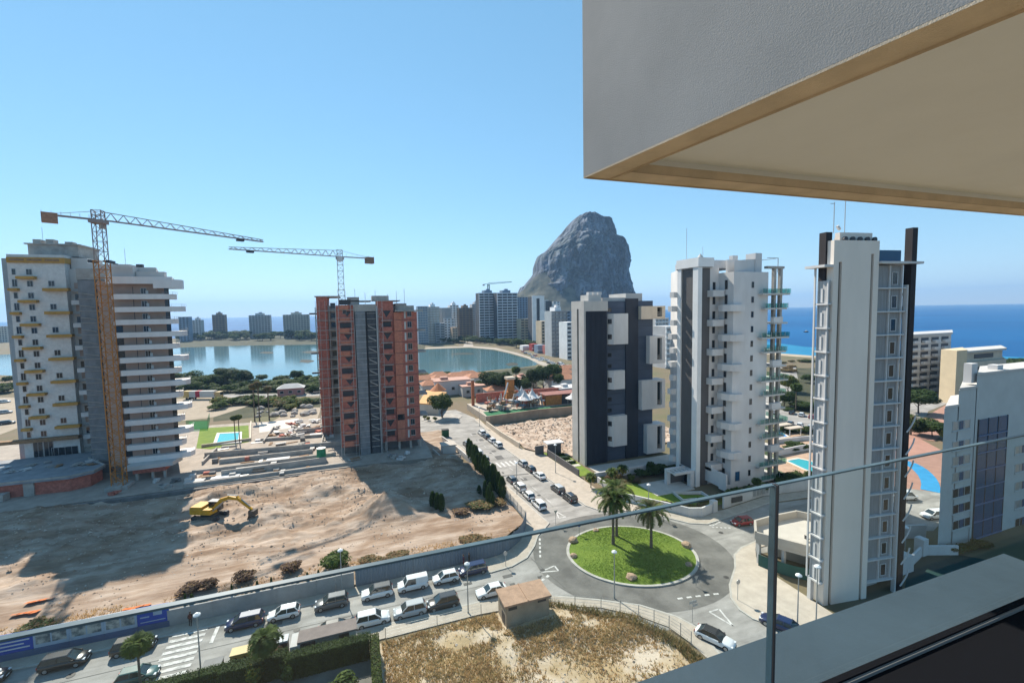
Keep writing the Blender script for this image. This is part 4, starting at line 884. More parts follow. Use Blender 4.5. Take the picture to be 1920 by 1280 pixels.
for k in range(11):
    x0 = -58.0 + k * 3.2; z0, z1 = .9, 3.1
    bx(hoard, 'panel', (blueb if k in (0, 1, 4, 5, 6, 10) else paleb), x0, x0 + 3.18, 63.24, 63.4, z0, z1)
    bx(hoard, 'base_board', baseb, x0, x0 + 3.18, 63.2, 63.42, .0, z0 - .01)
    if k in (0, 1, 4, 5, 6): part(hoard, 'print', white, lambda b: [b.box(x0 + .3, x0 + 2.9 - .5 * (q % 2), 63.23, 63.239, z0 + .35 + q * .42, z0 + .5 + q * .42) for q in range(3)])
    elif k == 10: part(hoard, 'print', paleb, lambda b: (b.box(x0 + 1.6, x0 + 2.5, 63.23, 63.239, z0 + 1.0, z0 + 1.8), b.box(x0 + .3, x0 + 1.2, 63.23, 63.239, z0 + .9, z0 + 1.05), b.box(x0 + .3, x0 + 2.8, 63.23, 63.239, z0 + .3, z0 + .42)))
    else: part(hoard, 'picture', pict, lambda b: (b.box(x0 + .2, x0 + 1.5, 63.23, 63.239, z0 + .4, z0 + 1.8), b.box(x0 + 1.65, x0 + 2.95, 63.23, 63.239, z0 + .4, z0 + 1.8)))
# plastered wall along the side road west of it, beside the cypress row
sw = thing('side_road_wall', (24.5, 112, 0), 'low beige wall between the side road and the site', 'wall')
part(sw, 'wall', offwhite, lambda b: b.path([(26.3, 104, 0), (25.1, 116, 0), (23.2, 128, 0)], .3, 1.5))
mf = thing('mesh_fence', (27.7, 84, 0), 'grey mesh fence with posts along the side road beside the parked cars', 'fence')
for k in range(13):
    y = 72.5 + k * 2.0; x = 27.75 - .0 * k
    part(mf, 'post', galv, lambda b: b.bar((x, y, 0), (x, y, 2.0), .09))
    part(mf, 'mesh_panel', galv, lambda b: ([b.bar((x, y + .05, .3 + q * .4), (x, y + 1.95, .3 + q * .4), .035) for q in range(5)], [b.bar((x, y + .25 * q, .2), (x, y + .25 * q, 1.95), .03) for q in range(1, 8)]))
# rough dark retaining edge of the platform
re_ = thing('retaining_wall', (-40, 109.3, 0), 'dark retaining wall edge between the dirt site and the construction platform', 'wall')
for k in range(25): bx(re_, 'wall_panel', darkconc, -98 + k * 4.0, -94.03 + k * 4.0, 109.15 + (k - 13) * .068, 109.75 + (k - 13) * .068, 0, 1.45)

# ================================================================ excavator
EX = thing('excavator', (*G(395, 975), .5), 'yellow tracked excavator digging on the dirt site', 'excavator')
ey = mat('digger_yellow', (0.50, 0.27, 0.02), .5, .15, 1.5); trackm = mat('track_steel', (0.09, 0.075, 0.06), .8, .25, 3)
def exb(name, m, fn): b = MB(); fn(b); return b.build(name, m, EX, local=True)
for sg in (-1, 1):
    exb('track', trackm, lambda b: b.prism([(0, 0)] * 0 or [(-2.2, sg * 1.25 - .3), (2.2, sg * 1.25 - .3), (2.2, sg * 1.25 + .3), (-2.2, sg * 1.25 + .3)], .12, .8))
    tr = [exb('track_wheel', darkfr, lambda b: b.cyl((x, sg * 1.25 - .32, .46), (x, sg * 1.25 + .32, .46), .42, None, 12)) for x in (-2.2, 2.2)]
exb('undercarriage', trackm, lambda b: (b.box(-1.2, 1.2, -.9, .9, .4, .95), b.cyl((0, 0, .95), (0, 0, 1.15), .9, None, 16)))
exb('house', ey, lambda b: b.prism([(-2.9, -1.35), (-2.5, -1.4), (1.1, -1.4), (1.3, -.2), (1.3, 1.4), (-2.5, 1.4), (-2.9, 1.35)], 1.15, 2.1))
exb('engine_cover', ey, lambda b: (b.box(-2.8, -.6, -1.3, 1.3, 2.11, 2.55), b.box(-2.95, -2.5, -1.3, 1.3, 1.2, 2.3)))
exb('cab', darkglass, lambda b: b.prism([(-.4, .2), (1.5, .2), (1.7, .5), (1.7, 1.3), (-.4, 1.38)], 1.3, 2.95)); exb('cab_roof', offwhite, lambda b: b.box(-.5, 1.75, .15, 1.42, 2.96, 3.06))
bl = [(1.0, 1.8), (2.6, 3.6), (4.2, 4.15), (6.2, 3.9)]
exb('boom', ey, lambda b: [b.bar((bl[k][0], -.45, bl[k][1]), (bl[k + 1][0] + .1, -.45, bl[k + 1][1]), (.5, .62, .5)[k], 0, (.62, .55, .42)[k]) for k in range(3)])
exb('stick', ey, lambda b: b.bar((5.7, -.45, 4.25), (8.6, -.45, 1.9), .5, 0, .34))
exb('boom_cylinder', galv, lambda b: (b.cyl((1.2, -.8, 1.7), (3.4, -.8, 3.5), .12, .08, 8), b.cyl((1.2, -.1, 1.7), (3.4, -.1, 3.5), .12, .08, 8), b.cyl((4.0, -.45, 4.6), (6.0, -.45, 4.6), .12, .08, 8), b.cyl((6.6, -.45, 3.9), (8.3, -.45, 2.5), .1, .07, 8)))
exb('bucket', trackm, lambda b: b.prism([(8.2, -1.05), (9.3, -1.05), (9.3, .15), (8.2, .15)], .9, 1.9) or [b.bar((8.3 + .2 * 0, -1.0 + q * .28, .95), (8.0, -1.0 + q * .28, .35), .16) for q in range(5)])
EX.rotation_euler = (0, 0, R(-24))

# ================================================================ vehicles
PAINT = {}
def carpaint(n, c): return mat('car_paint_' + n, c, .28, 0, coat=.6, spec=.5, metal=.0)
CP = {'white': carpaint('white', (.72, .72, .71)), 'black': carpaint('black', (.012, .012, .014)), 'grey': carpaint('grey', (.10, .105, .11)), 'silver': carpaint('silver', (.42, .43, .43)), 'blue': carpaint('blue', (.008, .018, .07)), 'red': carpaint('red', (.33, .012, .02)), 'darkgrey': carpaint('darkgrey', (.035, .036, .038)), 'teal': carpaint('teal', (.05, .11, .10)), 'yellow': carpaint('yellow', (.55, .33, .02)), 'brown': carpaint('brown', (.12, .105, .09))}
carglass = mat('car_glass', (0.025, 0.04, 0.045), .04, 0, spec=.9); tyre = mat('tyre', (.018, .018, .018), .9, 0); rim = mat('wheel_rim', (.38, .38, .38), .35, 0, metal=.7)
lampw = mat('headlamp', (.7, .72, .74), .15, 0, spec=.8); lampr = mat('tail_lamp', (.30, .01, .012), .25, 0, spec=.6); plastic = mat('black_plastic', (.025, .025, .025), .7, 0)
KINDS = {  # length, width, height, belt, bonnet height, greenhouse x: front base, front top, rear top, rear base
    'suv': (4.45, 1.84, 1.66, 1.02, .98, 1.15, .35, -1.75, -2.12), 'hatch': (4.0, 1.75, 1.46, .92, .86, 1.05, .25, -1.45, -1.88), 'saloon': (4.6, 1.8, 1.44, .92, .88, 1.05, .2, -1.2, -1.95),
    'van': (4.45, 1.84, 1.86, 1.05, 1.06, 1.35, .75, -2.1, -2.18), 'mpv': (4.5, 1.85, 1.6, .98, .96, 1.4, .5, -1.8, -2.15)}
CM_ = {}
def car_meshes(kind):
    if kind in CM_: return CM_[kind]
    L, Wd, H, B, BO, xa, xb, xc, xd = KINDS[kind]; h = L / 2; w = Wd / 2; out = {}
    st = [(-h, .42, B - .22, w * .82), (-h + .06, .28, B - .1, w * .9), (-h + .35, .22, B, w), (xd + .4, .2, B, w), (0, .2, B - .01, w), (xa - .15, .2, B - .02, w), (xa + .1, .2, BO, w), (h - .45, .22, BO - .08, w * .97), (h - .12, .27, BO - .2, w * .88), (h, .36, BO - .36, w * .76)]
    b = MB(); n = 11; pr = []
    for x, zl, zt, ww in st:
        pr.append([(x, -ww * .93, zl), (x, -ww, zl + .14), (x, -ww, zl + (zt - zl) * .62), (x, -ww * .965, zt - .05), (x, -ww * .86, zt), (x, 0, zt + .03), (x, ww * .86, zt), (x, ww * .965, zt - .05), (x, ww, zl + (zt - zl) * .62), (x, ww, zl + .14), (x, ww * .93, zl)])
    for r in pr: b.v += r
    for i in range(len(pr) - 1):
        for k in range(n):
            j = (k + 1) % n; b.f.append((i * n + k, i * n + j, (i + 1) * n + j, (i + 1) * n + k)); b.m.append(0)
    b.f.append(tuple(range(n))[::-1]); b.m.append(0); b.f.append(tuple((len(pr) - 1) * n + k for k in range(n))); b.m.append(0)
    me = b.mesh('body', CP['white'], smooth=True); out['body'] = me
    # greenhouse: base ring and roof ring
    wb, wt_ = w * .9, w * .74; zb = B - .03
    F0, F1, R1, R0 = (xa, zb), (xb, H - .06), (xc, H - .06), (xd, zb)
    def gp(p, s, ww): return (p[0], s * ww, p[1])
    def quad(name, pts, m):
        q = MB(); q.poly(pts); out[name] = q.mesh(name, m)
    quad('windscreen', [gp(F0, -1, wb), gp(F0, 1, wb), gp(F1, 1, wt_), gp(F1, -1, wt_)], carglass)
    solid = kind == 'van'
    quad('rear_window', [gp(R0, 1, wb), gp(R0, -1, wb), gp(R1, -1, wt_), gp(R1, 1, wt_)], carglass)
    for s, nm in ((-1, 'side_window'), (1, 'side_window_b')):
        q = MB(); pts = [gp(R0, s, wb), gp(F0, s, wb), gp(F1, s, wt_), gp(R1, s, wt_)]; q.poly(pts if s < 0 else pts[::-1]); out[nm] = q.mesh('side_window', carglass)
    b = MB(); e = .02    # roof panel with pillars
    rp = [(xb + .1, -wt_), (xb + .1, wt_), (xc - .08, wt_), (xc - .08, -wt_)]
    b.poly([(xb + .06, -wt_ * .98, H - .05), (xc - .04, -wt_ * .98, H - .05), (xc - .04, -wt_ * .8, H), (xb, -wt_ * .8, H)][::-1]); b.poly([(xb + .06, wt_ * .98, H - .05), (xc - .04, wt_ * .98, H - .05), (xc - .04, wt_ * .8, H), (xb, wt_ * .8, H)])
    b.poly([(xb, -wt_ * .8, H), (xb, wt_ * .8, H), (xc - .04, wt_ * .8, H), (xc - .04, -wt_ * .8, H)]); b.poly([(xb + .12, -wt_ * .97, H - .085), (xb + .12, wt_ * .97, H - .085), (xb, wt_ * .8, H), (xb, -wt_ * .8, H)])
    b.poly([(xc - .04, -wt_ * .8, H), (xc - .04, wt_ * .8, H), (xc - .12, wt_ * .97, H - .1), (xc - .12, -wt_ * .97, H - .1)])
    xm = (xa + xd) / 2 - .05
    for s in (-1, 1):
        for p, q in ((F0, F1), (R0, R1), ((xm, zb), (xm, H - .06))): b.bar((p[0], s * wb * 1.005, p[1]), (q[0], s * wt_ * 1.0, q[1]), .09)
        if solid: b.poly([(xm, s * (wb + .012), zb), (xd, s * (wb + .012), zb), (xc - .02, s * (wt_ + .03), H - .04), (xm, s * (wt_ + .03), H - .04)][::s])
    if solid: b.poly([(xd - .02, -wb, zb), (xd - .02, wb, zb), (xc - .03, wt_, H - .04), (xc - .03, -wt_, H - .04)])
    out['roof'] = b.mesh('roof', CP['white'])
    b = MB(); b.cyl((0, -.11, 0), (0, .11, 0), .33, None, 16); out['wheel'] = b.mesh('wheel', tyre)
    b = MB(); b.cyl((0, -.12, 0), (0, .12, 0), .215, None, 10); out['rim'] = b.mesh('rim', rim)
    b = MB(); b.box(-.14, .12, -.17, .17, -.07, .07); out['headlight'] = b.mesh('headlight', lampw)
    b = MB(); b.box(-.05, .05, -.12, .12, -.14, .14); out['taillight'] = b.mesh('taillight', lampr)
    b = MB(); b.box(-h - .015, -h + .25, -w * .78, w * .78, .26, .46); b.box(h - .3, h + .015, -w * .72, w * .72, .24, .42); b.box(-h + .8, h - .8, -w - .008, -w + .1, .2, .33); b.box(-h + .8, h - .8, w - .1, w + .008, .2, .33)
    b.box(xa - .35, xa - .15, -w - .14, -w + .05, zb, zb + .14); b.box(xa - .35, xa - .15, w - .05, w + .14, zb, zb + .14); out['trim'] = b.mesh('trim', plastic)
    b = MB(); b.box(h - .02, h + .02, -.26, .26, .44, .55); b.box(-h - .02, -h + .02, -.26, .26, .52, .63); out['number_plate'] = b.mesh('number_plate', whitefr)
    CM_[kind] = out; return out
def car(kind, colr, x, y, a, label, cat='car', group='cars parked along the streets', z=0.03, roofc=None):
    o = thing({'van': 'parked_van'}.get(kind, 'parked_car'), (x, y, z), label, cat, group, a); M_ = car_meshes(kind); L, Wd = KINDS[kind][:2]; h, w = L / 2, Wd / 2; BO = KINDS[kind][4]
    for nm in ('body', 'windscreen', 'rear_window', 'side_window', 'side_window_b', 'roof', 'trim', 'number_plate'):
        q = put(nm.replace('_b', '') if nm == 'side_window_b' else nm, M_[nm], o)
        if nm in ('body', 'roof'):
            q.material_slots[0].link = 'OBJECT'; q.material_slots[0].material = CP[roofc if (nm == 'roof' and roofc) else colr]
    for sx in (-1, 1):
        for sy in (-1, 1):
            wl = put('wheel', M_['wheel'], o, (sx * (h - .82), sy * (w - .1), .33)); put('rim', M_['rim'], wl)
    for sy in (-1, 1):
        put('headlight', M_['headlight'], o, (h - .18, sy * w * .66, BO - .22)); put('taillight', M_['taillight'], o, (-h + .06, sy * w * .76, KINDS[kind][3] - .2))
    o.scale = (.92, .92, .92); return o
PI = math.pi
# north side of the street, heads left (towards -X) or right
NS = [('suv', 'black', -38.2, 0, 'black car cut off by the left edge beside the hoarding'), ('mpv', 'black', -31.4, 0, 'black estate car parked below the blue hoarding, second from the left'), ('suv', 'black', -25.2, 0, 'black car behind the small palm, parked beside the hoarding'), ('mpv', 'blue', -14.1, 1, 'dark blue people carrier parked by the cement wall next to the zebra crossing'), ('hatch', 'white', -9.8, 1, 'white hatchback parked by the cement wall behind the dark blue car'), ('suv', 'grey', -4.2, 1, 'dark grey off-roader with pale bonnet parked in the shade of the wall'), ('suv', 'white', 1.5, 1, 'white sport utility car parked just in front of the white van', 'grey'), ('van', 'white', 6.2, 1, 'white panel van parked along the sheet fence'), ('hatch', 'white', 10.8, 1, 'white hatchback parked behind the white van'), ('mpv', 'blue', 14.9, 1, 'dark blue car parked last before the roundabout kerb')]
for t in NS: car(t[0], t[1], t[2], 60.15 if t[2] < 14 else 60.6, PI if t[3] else 0, t[4], 'van' if t[0] == 'van' else 'car', 'vehicles on the north side of the street', roofc=(t[5] if len(t) > 5 else None))
SSd = [('hatch', 'teal', -22.9, 0, 'teal car at the bottom edge below the small palm'), ('saloon', 'brown', -3.4, 0, 'bronze grey car parked behind the brown roofed hut'), ('suv', 'white', .7, 0, 'white car parked at the corner of the dry grass lot'), ('suv', 'silver', 5.2, 1, 'silver grey sport utility car parked beside the dry grass'), ('suv', 'darkgrey', 9.4, 1, 'charcoal sport utility car parked beside the dry grass near the lamp'), ('saloon', 'white', 16.0, 1, 'white saloon parked against the beige hut')]
for t in SSd: car(t[0], t[1], t[2], 54.9, PI if t[3] else 0, t[4], 'car', 'vehicles on the south side of the street')
for i, (k, c, y, l) in enumerate((('suv', 'white', 76.9, 'white car parked nearest the roundabout on the left of the side road'), ('hatch', 'white', 81.8, 'white car second from the roundabout on the left of the side road'), ('suv', 'white', 86.4, 'white car third from the roundabout beside the cypress row'), ('hatch', 'grey', 91.0, 'grey car half hidden by the cypress row'))):
    car(k, c, 32.3 - .04 * (y - 77), y, R(90) + .04, l, 'car', 'cars on the left of the side road')
for i, (k, c, y, l) in enumerate((('suv', 'black', 77.6, 'black car parked nearest the palm on the right of the side road'), ('suv', 'darkgrey', 82.4, 'dark grey car with pale roof on the right of the side road'), ('saloon', 'white', 90.8, 'white car parked behind two dark ones on the right of the side road'), ('hatch', 'darkgrey', 95.6, 'charcoal car between a white and a grey car on the right of the side road'), ('hatch', 'silver', 100.0, 'grey hatchback parked at the far zebra crossing'), ('suv', 'white', 116.6, 'white car parked near the rubble lot wall, nearest of four'), ('hatch', 'white', 121.4, 'white car parked near the rubble lot wall, second of four'), ('hatch', 'black', 125.8, 'dark car parked near the rubble lot wall, third of four'), ('suv', 'white', 130.2, 'white car parked farthest along the rubble lot wall'))):
    car(k, c, 39.3 - .064 * (y - 77), y, R(90) + .06, l, 'car', 'cars on the right of the side road', roofc=('silver' if 'pale roof' in l else None))
for k, c, y, l in (('hatch', 'silver', 106.6, 'silver car beside the low beige wall of the site'), ('van', 'white', 111.4, 'white van beside the low beige wall of the site'), ('hatch', 'yellow', 116.4, 'yellow car beside the low beige wall of the site'), ('hatch', 'grey', 121, 'grey car behind the yellow one at the beige wall')):
    car(k, c, 30.2 - .08 * (y - 104), y, R(90) + .07, l, 'van' if k == 'van' else 'car', 'cars by the beige wall')
car('hatch', 'red', 62.6, 57.4, R(170), 'red car leaving the roundabout behind the terrace building', 'car')
car('saloon', 'blue', 46.1, 36.6, R(118), 'dark blue saloon parked below the terrace building', 'car')
car('saloon', 'white', 37.3, 37.6, R(-62), 'white saloon with dark roof beside the dry grass at the lower right', 'car', roofc='darkgrey')
car('suv', 'white', 95.6, 46.8, R(165), 'white car parked in front of the grey apartment block', 'car')
car('van', 'white', 100.0, 53.5, R(-15), 'white van parked near the curved blue path', 'van')
car('suv', 'silver', 93.0, 53.0, R(80), 'silver car parked beside the slim tower', 'car')
car('hatch', 'white', 88.5, 49.5, R(60), 'white hatchback half hidden behind the slim tower', 'car')
for i, (px, py, c) in enumerate(((1452, 775, 'white'), (1485, 776, 'darkgrey'), (1503, 780, 'white'), (1522, 784, 'red'), (1462, 792, 'darkgrey'), (1482, 797, 'black'), (1500, 800, 'white'), (1520, 804, 'silver'))):
    x, y = G(px, py); car('hatch', c, x, y, R(28), '%s car in the far row between the white towers, %s from the left' % (c.replace('darkgrey', 'dark grey'), ('first', 'second', 'third', 'fourth')[i % 4]) if i < 4 else '%s car in the near row between the white towers, %s from the left' % (c.replace('darkgrey', 'dark grey'), ('first', 'second', 'third', 'fourth')[i % 4]), 'car', 'cars in the far car park')
for i, (px, py, c) in enumerate(((8, 745, 'white'), (10, 765, 'silver'), (14, 785, 'darkgrey'))):
    x, y = G(px, py + 10); car('suv', c, x, y, R(20), '%s car in the yard left of the white and brown tower' % c.replace('darkgrey', 'dark grey'), 'car')
# parked lorry by the lake scrub
LR = thing('articulated_lorry', (*G(383, 748), 0), 'long white and yellow trailer lorry with a red stripe parked before the lake scrub', 'lorry', rz=R(-22))
def lb(n, m, fn): b = MB(); fn(b); return b.build(n, m, LR, local=True)
lb('trailer', offwhite, lambda b: b.box(-9, 5.5, -1.2, 1.2, 1.1, 3.9)); lb('yellow_panel', mat('lorry_yellow', (.5, .34, .12), .6, .05, 1), lambda b: b.box(-9.02, -6.2, -1.22, 1.22, 1.09, 3.92))
lb('red_stripe', mat('lorry_red', (.34, .02, .04), .6, .05, 1), lambda b: b.prism([(-3.2, -1.23), (-1.2, -1.23), (-1.2, 1.23), (-3.2, 1.23)], 1.08, 3.93)); lb('cab', mat('lorry_cab', (.48, .34, .15), .5, .05, 1), lambda b: (b.box(6.2, 8.4, -1.15, 1.15, .7, 3.5))); lb('windscreen', carglass, lambda b: b.box(8.4, 8.45, -1, 1, 2.0, 3.2))
for x in (-7.5, -6.2, -4.9, 5.0, 7.4):
    for sy in (-1, 1): put('wheel', car_meshes('van')['wheel'], LR, (x, sy * 1.0, .5), sc=(1.5, 1.5, 1.5))

# ================================================================ street furniture
lampp = mat('lamp_post_paint', (.36, .38, .38), .5, .05, 1, metal=.4); lampg = mat('lamp_globe', (.75, .76, .76), .35, 0)
b = MB(); b.cyl((0, 0, 0), (0, 0, .5), .12, .10, 10); b.cyl((0, 0, .5), (0, 0, 6.9), .085, .05, 10); LPM = b.mesh('pole', lampp)
b = MB(); b.cyl((0, 0, 6.9), (0, 0, 6.98), .1, .36, 14); b.cyl((0, 0, 6.98), (0, 0, 7.1), .36, .34, 14); b.cyl((0, 0, 7.1), (0, 0, 7.26), .34, .12, 14); LPL = b.mesh('lantern', lampg)
def lamp(px, py, label, s=1.0, xy=None):
    x, y = xy or G(px, py); o = thing('street_lamp', (x, y, .05), label, 'street lamp', 'round headed street lamps'); put('pole', LPM, o, sc=(1, 1, s)); put('lantern', LPL, o, (0, 0, 6.9 * (s - 1))); return o
lamp(1152, 1122, 'round headed street lamp at the near edge of the roundabout', .9)
lamp(878, 1150, 'round headed street lamp at the dry grass lot beside the charcoal car', .92)
lamp(640, 1118, 'round headed street lamp behind the off-roader at the wall', .85, xy=(-3.0, 62.6))
lamp(406, 1222, 'round headed street lamp beside the zebra crossing', .95, xy=(-16.8, 53.2))
lamp(1495, 1175, 'round headed street lamp on the pale pavement below the slim tower', .9)
lamp(1216, 965, 'round headed street lamp before the garden lawn behind the roundabout', .8)
lamp(1037, 882, 'slim street lamp on the right of the side road', .95, xy=(43.0, 92))
lamp(990, 925, 'slim street lamp on the left of the side road by the parked white cars', .95, xy=(30.4, 84))
lamp(1451, 1290, 'tall street lamp seen just left of the dark glass joint', 1.25, xy=(47.9, 33.6))
lamp(45, 1290, 'curved street lamp head at the lower left edge', .62, xy=(-33.6, 54.6))
lamp(875, 800, 'slim street lamp at the far junction near the round tree', .9, xy=(37.9, 140))
lamp(1800, 1025, 'small dark garden lamp at the yard of the apartment block', .5, xy=(79.0, 42))
def sign(x, y, h, label, shape='round', a=0, back=True):
    o = thing('traffic_sign', (x, y, .14), label, 'sign'); part(o, 'post', galv, lambda b: b.cyl((x, y, .14), (x, y, h), .04, None, 8))
    def face(b):
        if shape == 'round': b.cyl((x, y - .05, h - .3), (x, y - .08, h - .3), .32, None, 16)
        elif shape == 'arrow': b.box(x - .55, x + .55, y - .08, y - .05, h - .35, h); b.box(x - .1, x + .7, y - .12, y - .09, h - .75, h - .42)
        else: b.poly([(x - .38, y - .07, h), (x + .38, y - .07, h), (x, y - .07, h - .65)]); b.poly([(x - .38, y - .04, h), (x, y - .04, h - .65), (x + .38, y - .04, h)])
    part(o, 'plate', galv if back else mat('sign_blue', (.02, .10, .38), .4, 0), face); return o
sign(*G(1383, 1126), 2.9, 'grey backed round sign on the pale pavement by the roundabout')
sign(*G(1298, 1168), 2.9, 'double plate sign at the edge of the dry grass near the roundabout', 'arrow')
sign(*G(1086, 1006), 2.4, 'small blue round sign at the left edge of the roundabout lawn', 'round', back=False)
sign(*G(1042, 985), 2.8, 'sign post on the pavement corner left of the side road', 'tri')
sign(*G(1012, 1108), 2.2, 'thin post sign beside the beige hut roof', 'tri')
sign(*G(948, 1062), 2.4, 'small sign post by the curve of the sheet fence', 'round')
sign(*G(1305, 1100), 1.6, 'low sign at the right rim of the roundabout lawn', 'tri')
# transformer hut, near left
HT = thing('transformer_hut', (18.6, 50, 0), 'small beige rendered hut with a ribbed roof by the dry grass', 'hut')
hutm = mat('hut_render', (.34, .265, .19), .9, .12, .8, .2, 8)
hx0, hx1, hy0, hy1 = 15.7, 21.3, 47.9, 51.0
bx(HT, 'wall', hutm, hx0, hx1, hy0, hy1, .1, 2.85)
part(HT, 'roof', mat('hut_roof', (.36, .235, .16), .9, .15, 1.2, .2, 6), lambda b: (b.box(hx0 - .25, (hx0 + hx1) / 2 - .08, hy0 - .25, hy1 + .25, 2.86, 3.1), b.box((hx0 + hx1) / 2 + .08, hx1 + .25, hy0 - .25, hy1 + .25, 2.86, 3.1), b.box((hx0 + hx1) / 2 - .08, (hx0 + hx1) / 2 + .08, hy0 - .25, hy1 + .25, 2.87, 3.2)))
bx(HT, 'vent', darkfr, hx0 + .3, hx0 + 1.4, hy0 - .03, hy0 - .002, 2.3, 2.7); bx(HT, 'vent', darkfr, hx1 - 1.5, hx1 - .4, hy0 - .032, hy0 - .003, 2.4, 2.7); bx(HT, 'door', darkfr, hx0 - .03, hx0 - .002, hy0 + .5, hy0 + 1.6, .1, 1.6)
H2 = thing('bin_store', (-4.4, 51.4, 0), 'low brown roofed bin store behind the clipped hedge', 'hut')
bx(H2, 'roof', mat('store_roof', (.20, .165, .15), .85, .12, 1), -7.2, -1.1, 50.9, 52.9, 2.4, 2.6); bx(H2, 'wall', offwhite, -7.9, -6.9, 50.8, 53.0, .1, 2.36); bx(H2, 'wall', offwhite, -1.9, -1.2, 51.0, 52.8, .1, 2.39)
bx(H2, 'back_wall', wallm, -6.88, -1.92, 52.5, 52.8, .1, 2.38); bx(H2, 'louvre', darkfr, -6.8, -5.4, 50.95, 51.05, 1.4, 2.3); bx(H2, 'louvre', darkfr, -3.0, -1.95, 50.96, 51.06, 1.4, 2.3); bx(H2, 'shutter', galv, -5.38, -3.02, 50.97, 51.04, .6, 2.3)
BN = thing('recycling_bin', (-13.0, 53.0, .14), 'yellow recycling container with two round holes', 'bin')
part(BN, 'body', mat('bin_yellow', (.48, .32, .10), .6, .08, 1), lambda b: b.prism([(-13.9, 52.5), (-12.0, 52.5), (-12.0, 53.7), (-13.9, 53.7)], .14, 1.75)); part(BN, 'lid', mat('bin_lid', (.55, .42, .2), .6, .06, 1), lambda b: b.box(-13.95, -11.95, 52.45, 53.75, 1.752, 1.85))
for dx in (-.45, .45): part(BN, 'hole', black, lambda b: b.cyl((-12.95 + dx, 52.49, 1.25), (-12.95 + dx, 52.44, 1.25), .24, None, 14)); part(BN, 'hole_ring', mat('ring_orange', (.5, .22, .05), .6, 0), lambda b: b.cyl((-12.95 + dx, 52.497, 1.25), (-12.95 + dx, 52.47, 1.25), .31, None, 14))
BG = thing('waste_container', (-9.3, 53.0, .14), 'dark grey waste container with pale lid behind the shrubs', 'bin')
part(BG, 'body', plastic, lambda b: b.box(-10.2, -8.4, 52.4, 53.7, .14, 1.8)); part(BG, 'lid', mat('lid_grey', (.38, .42, .45), .5, .05, 1), lambda b: (b.prism([(-10.25, 52.6), (-8.35, 52.6), (-8.35, 53.75), (-10.25, 53.75)], 1.802, 2.0)))
BK = thing('waste_container', (-15.6, 52.7, .14), 'low dark waste container beside the street lamp', 'bin')
part(BK, 'body', mat('dark_bin', (.06, .065, .07), .7, .1, 1), lambda b: b.box(-16.4, -14.7, 52.2, 53.4, .14, 1.35)); part(BK, 'lid', mat('dark_lid', (.12, .125, .13), .6, .1, 1), lambda b: b.box(-16.45, -14.65, 52.15, 53.45, 1.352, 1.42))
# people on the pavement by the fence
def person(x, y, a, label, top, legs, h=1.72, carry=None):
    o = thing('person', (x, y, KH), label, 'person', rz=a); sk = mat('skin', (.42, .25, .17), .6, 0)
    me = bpy.data.meshes.new('body'); V = [(0, 0, .93), (0, 0, 1.15), (0, 0, 1.38), (0, .0, 1.5), (0, .01, 1.6), (.0, .01, 1.68), (0, .11, .88), (.1, .12, .48), (-.06, .12, .07), (.1, .12, .03), (0, -.11, .88), (-.1, -.12, .48), (-.24, -.12, .1), (-.1, -.12, .04), (0, .2, 1.36), (-.05, .25, 1.1), (.06, .24, .88), (0, -.2, 1.36), (.02, -.25, 1.1), (.12, -.23, .9)]
    Ed = [(0, 1), (1, 2), (2, 3), (3, 4), (4, 5), (0, 6), (6, 7), (7, 8), (8, 9), (0, 10), (10, 11), (11, 12), (12, 13), (2, 14), (14, 15), (15, 16), (2, 17), (17, 18), (18, 19)]
    Rr = [.15, .145, .15, .06, .095, .08, .1, .07, .045, .04, .1, .07, .045, .04, .065, .048, .04, .065, .048, .04]
    me.from_pydata(V, Ed, []); q = bpy.data.objects.new('body', me); COL.objects.link(q); q.parent = o
    q.modifiers.new('skin', 'SKIN'); q.modifiers.new('sub', 'SUBSURF').levels = 1; q.modifiers['sub'].render_levels = 1
    for i, d in enumerate(me.skin_vertices[0].data): d.radius = (Rr[i], Rr[i]); d.use_root = i == 0
    me.materials.append(legs)
    for nm, m, z0, z1, r in (('shirt', top, 1.0, 1.46, .185), ('hair', mat('dark_hair', (.03, .02, .015), .8, 0), 1.66, 1.79, .105)):
        b = MB(); b.cyl((0, 0, z0), (0, 0, z1), r, r * .8, 12); s_ = b.build(nm, m, o, local=True, smooth=True); s_.scale = (.8, 1.15, 1) if nm == 'shirt' else (1, 1, 1)
    b = MB(); b.cyl((.02, 0, 1.5), (.02, 0, 1.7), .085, .1, 12); b.build('face', sk, o, local=True, smooth=True)
    return o
person(14.0, 62.6, R(180), 'person in dark blue top and red trousers walking by the sheet fence', mat('navy_cloth', (.02, .03, .09), .9, 0), mat('red_cloth', (.25, .04, .05), .9, 0))
person(14.9, 62.75, R(180), 'person in black clothes walking by the sheet fence next to the lamp', mat('black_cloth', (.02, .02, .022), .9, 0), mat('black_cloth', (.02, .02, .022), .9, 0))
person(-20.4, 62.4, R(90), 'person in dark clothes standing by the wall at the zebra crossing', mat('maroon_cloth', (.10, .03, .03), .9, 0), mat('black_cloth', (.02, .02, .022), .9, 0))
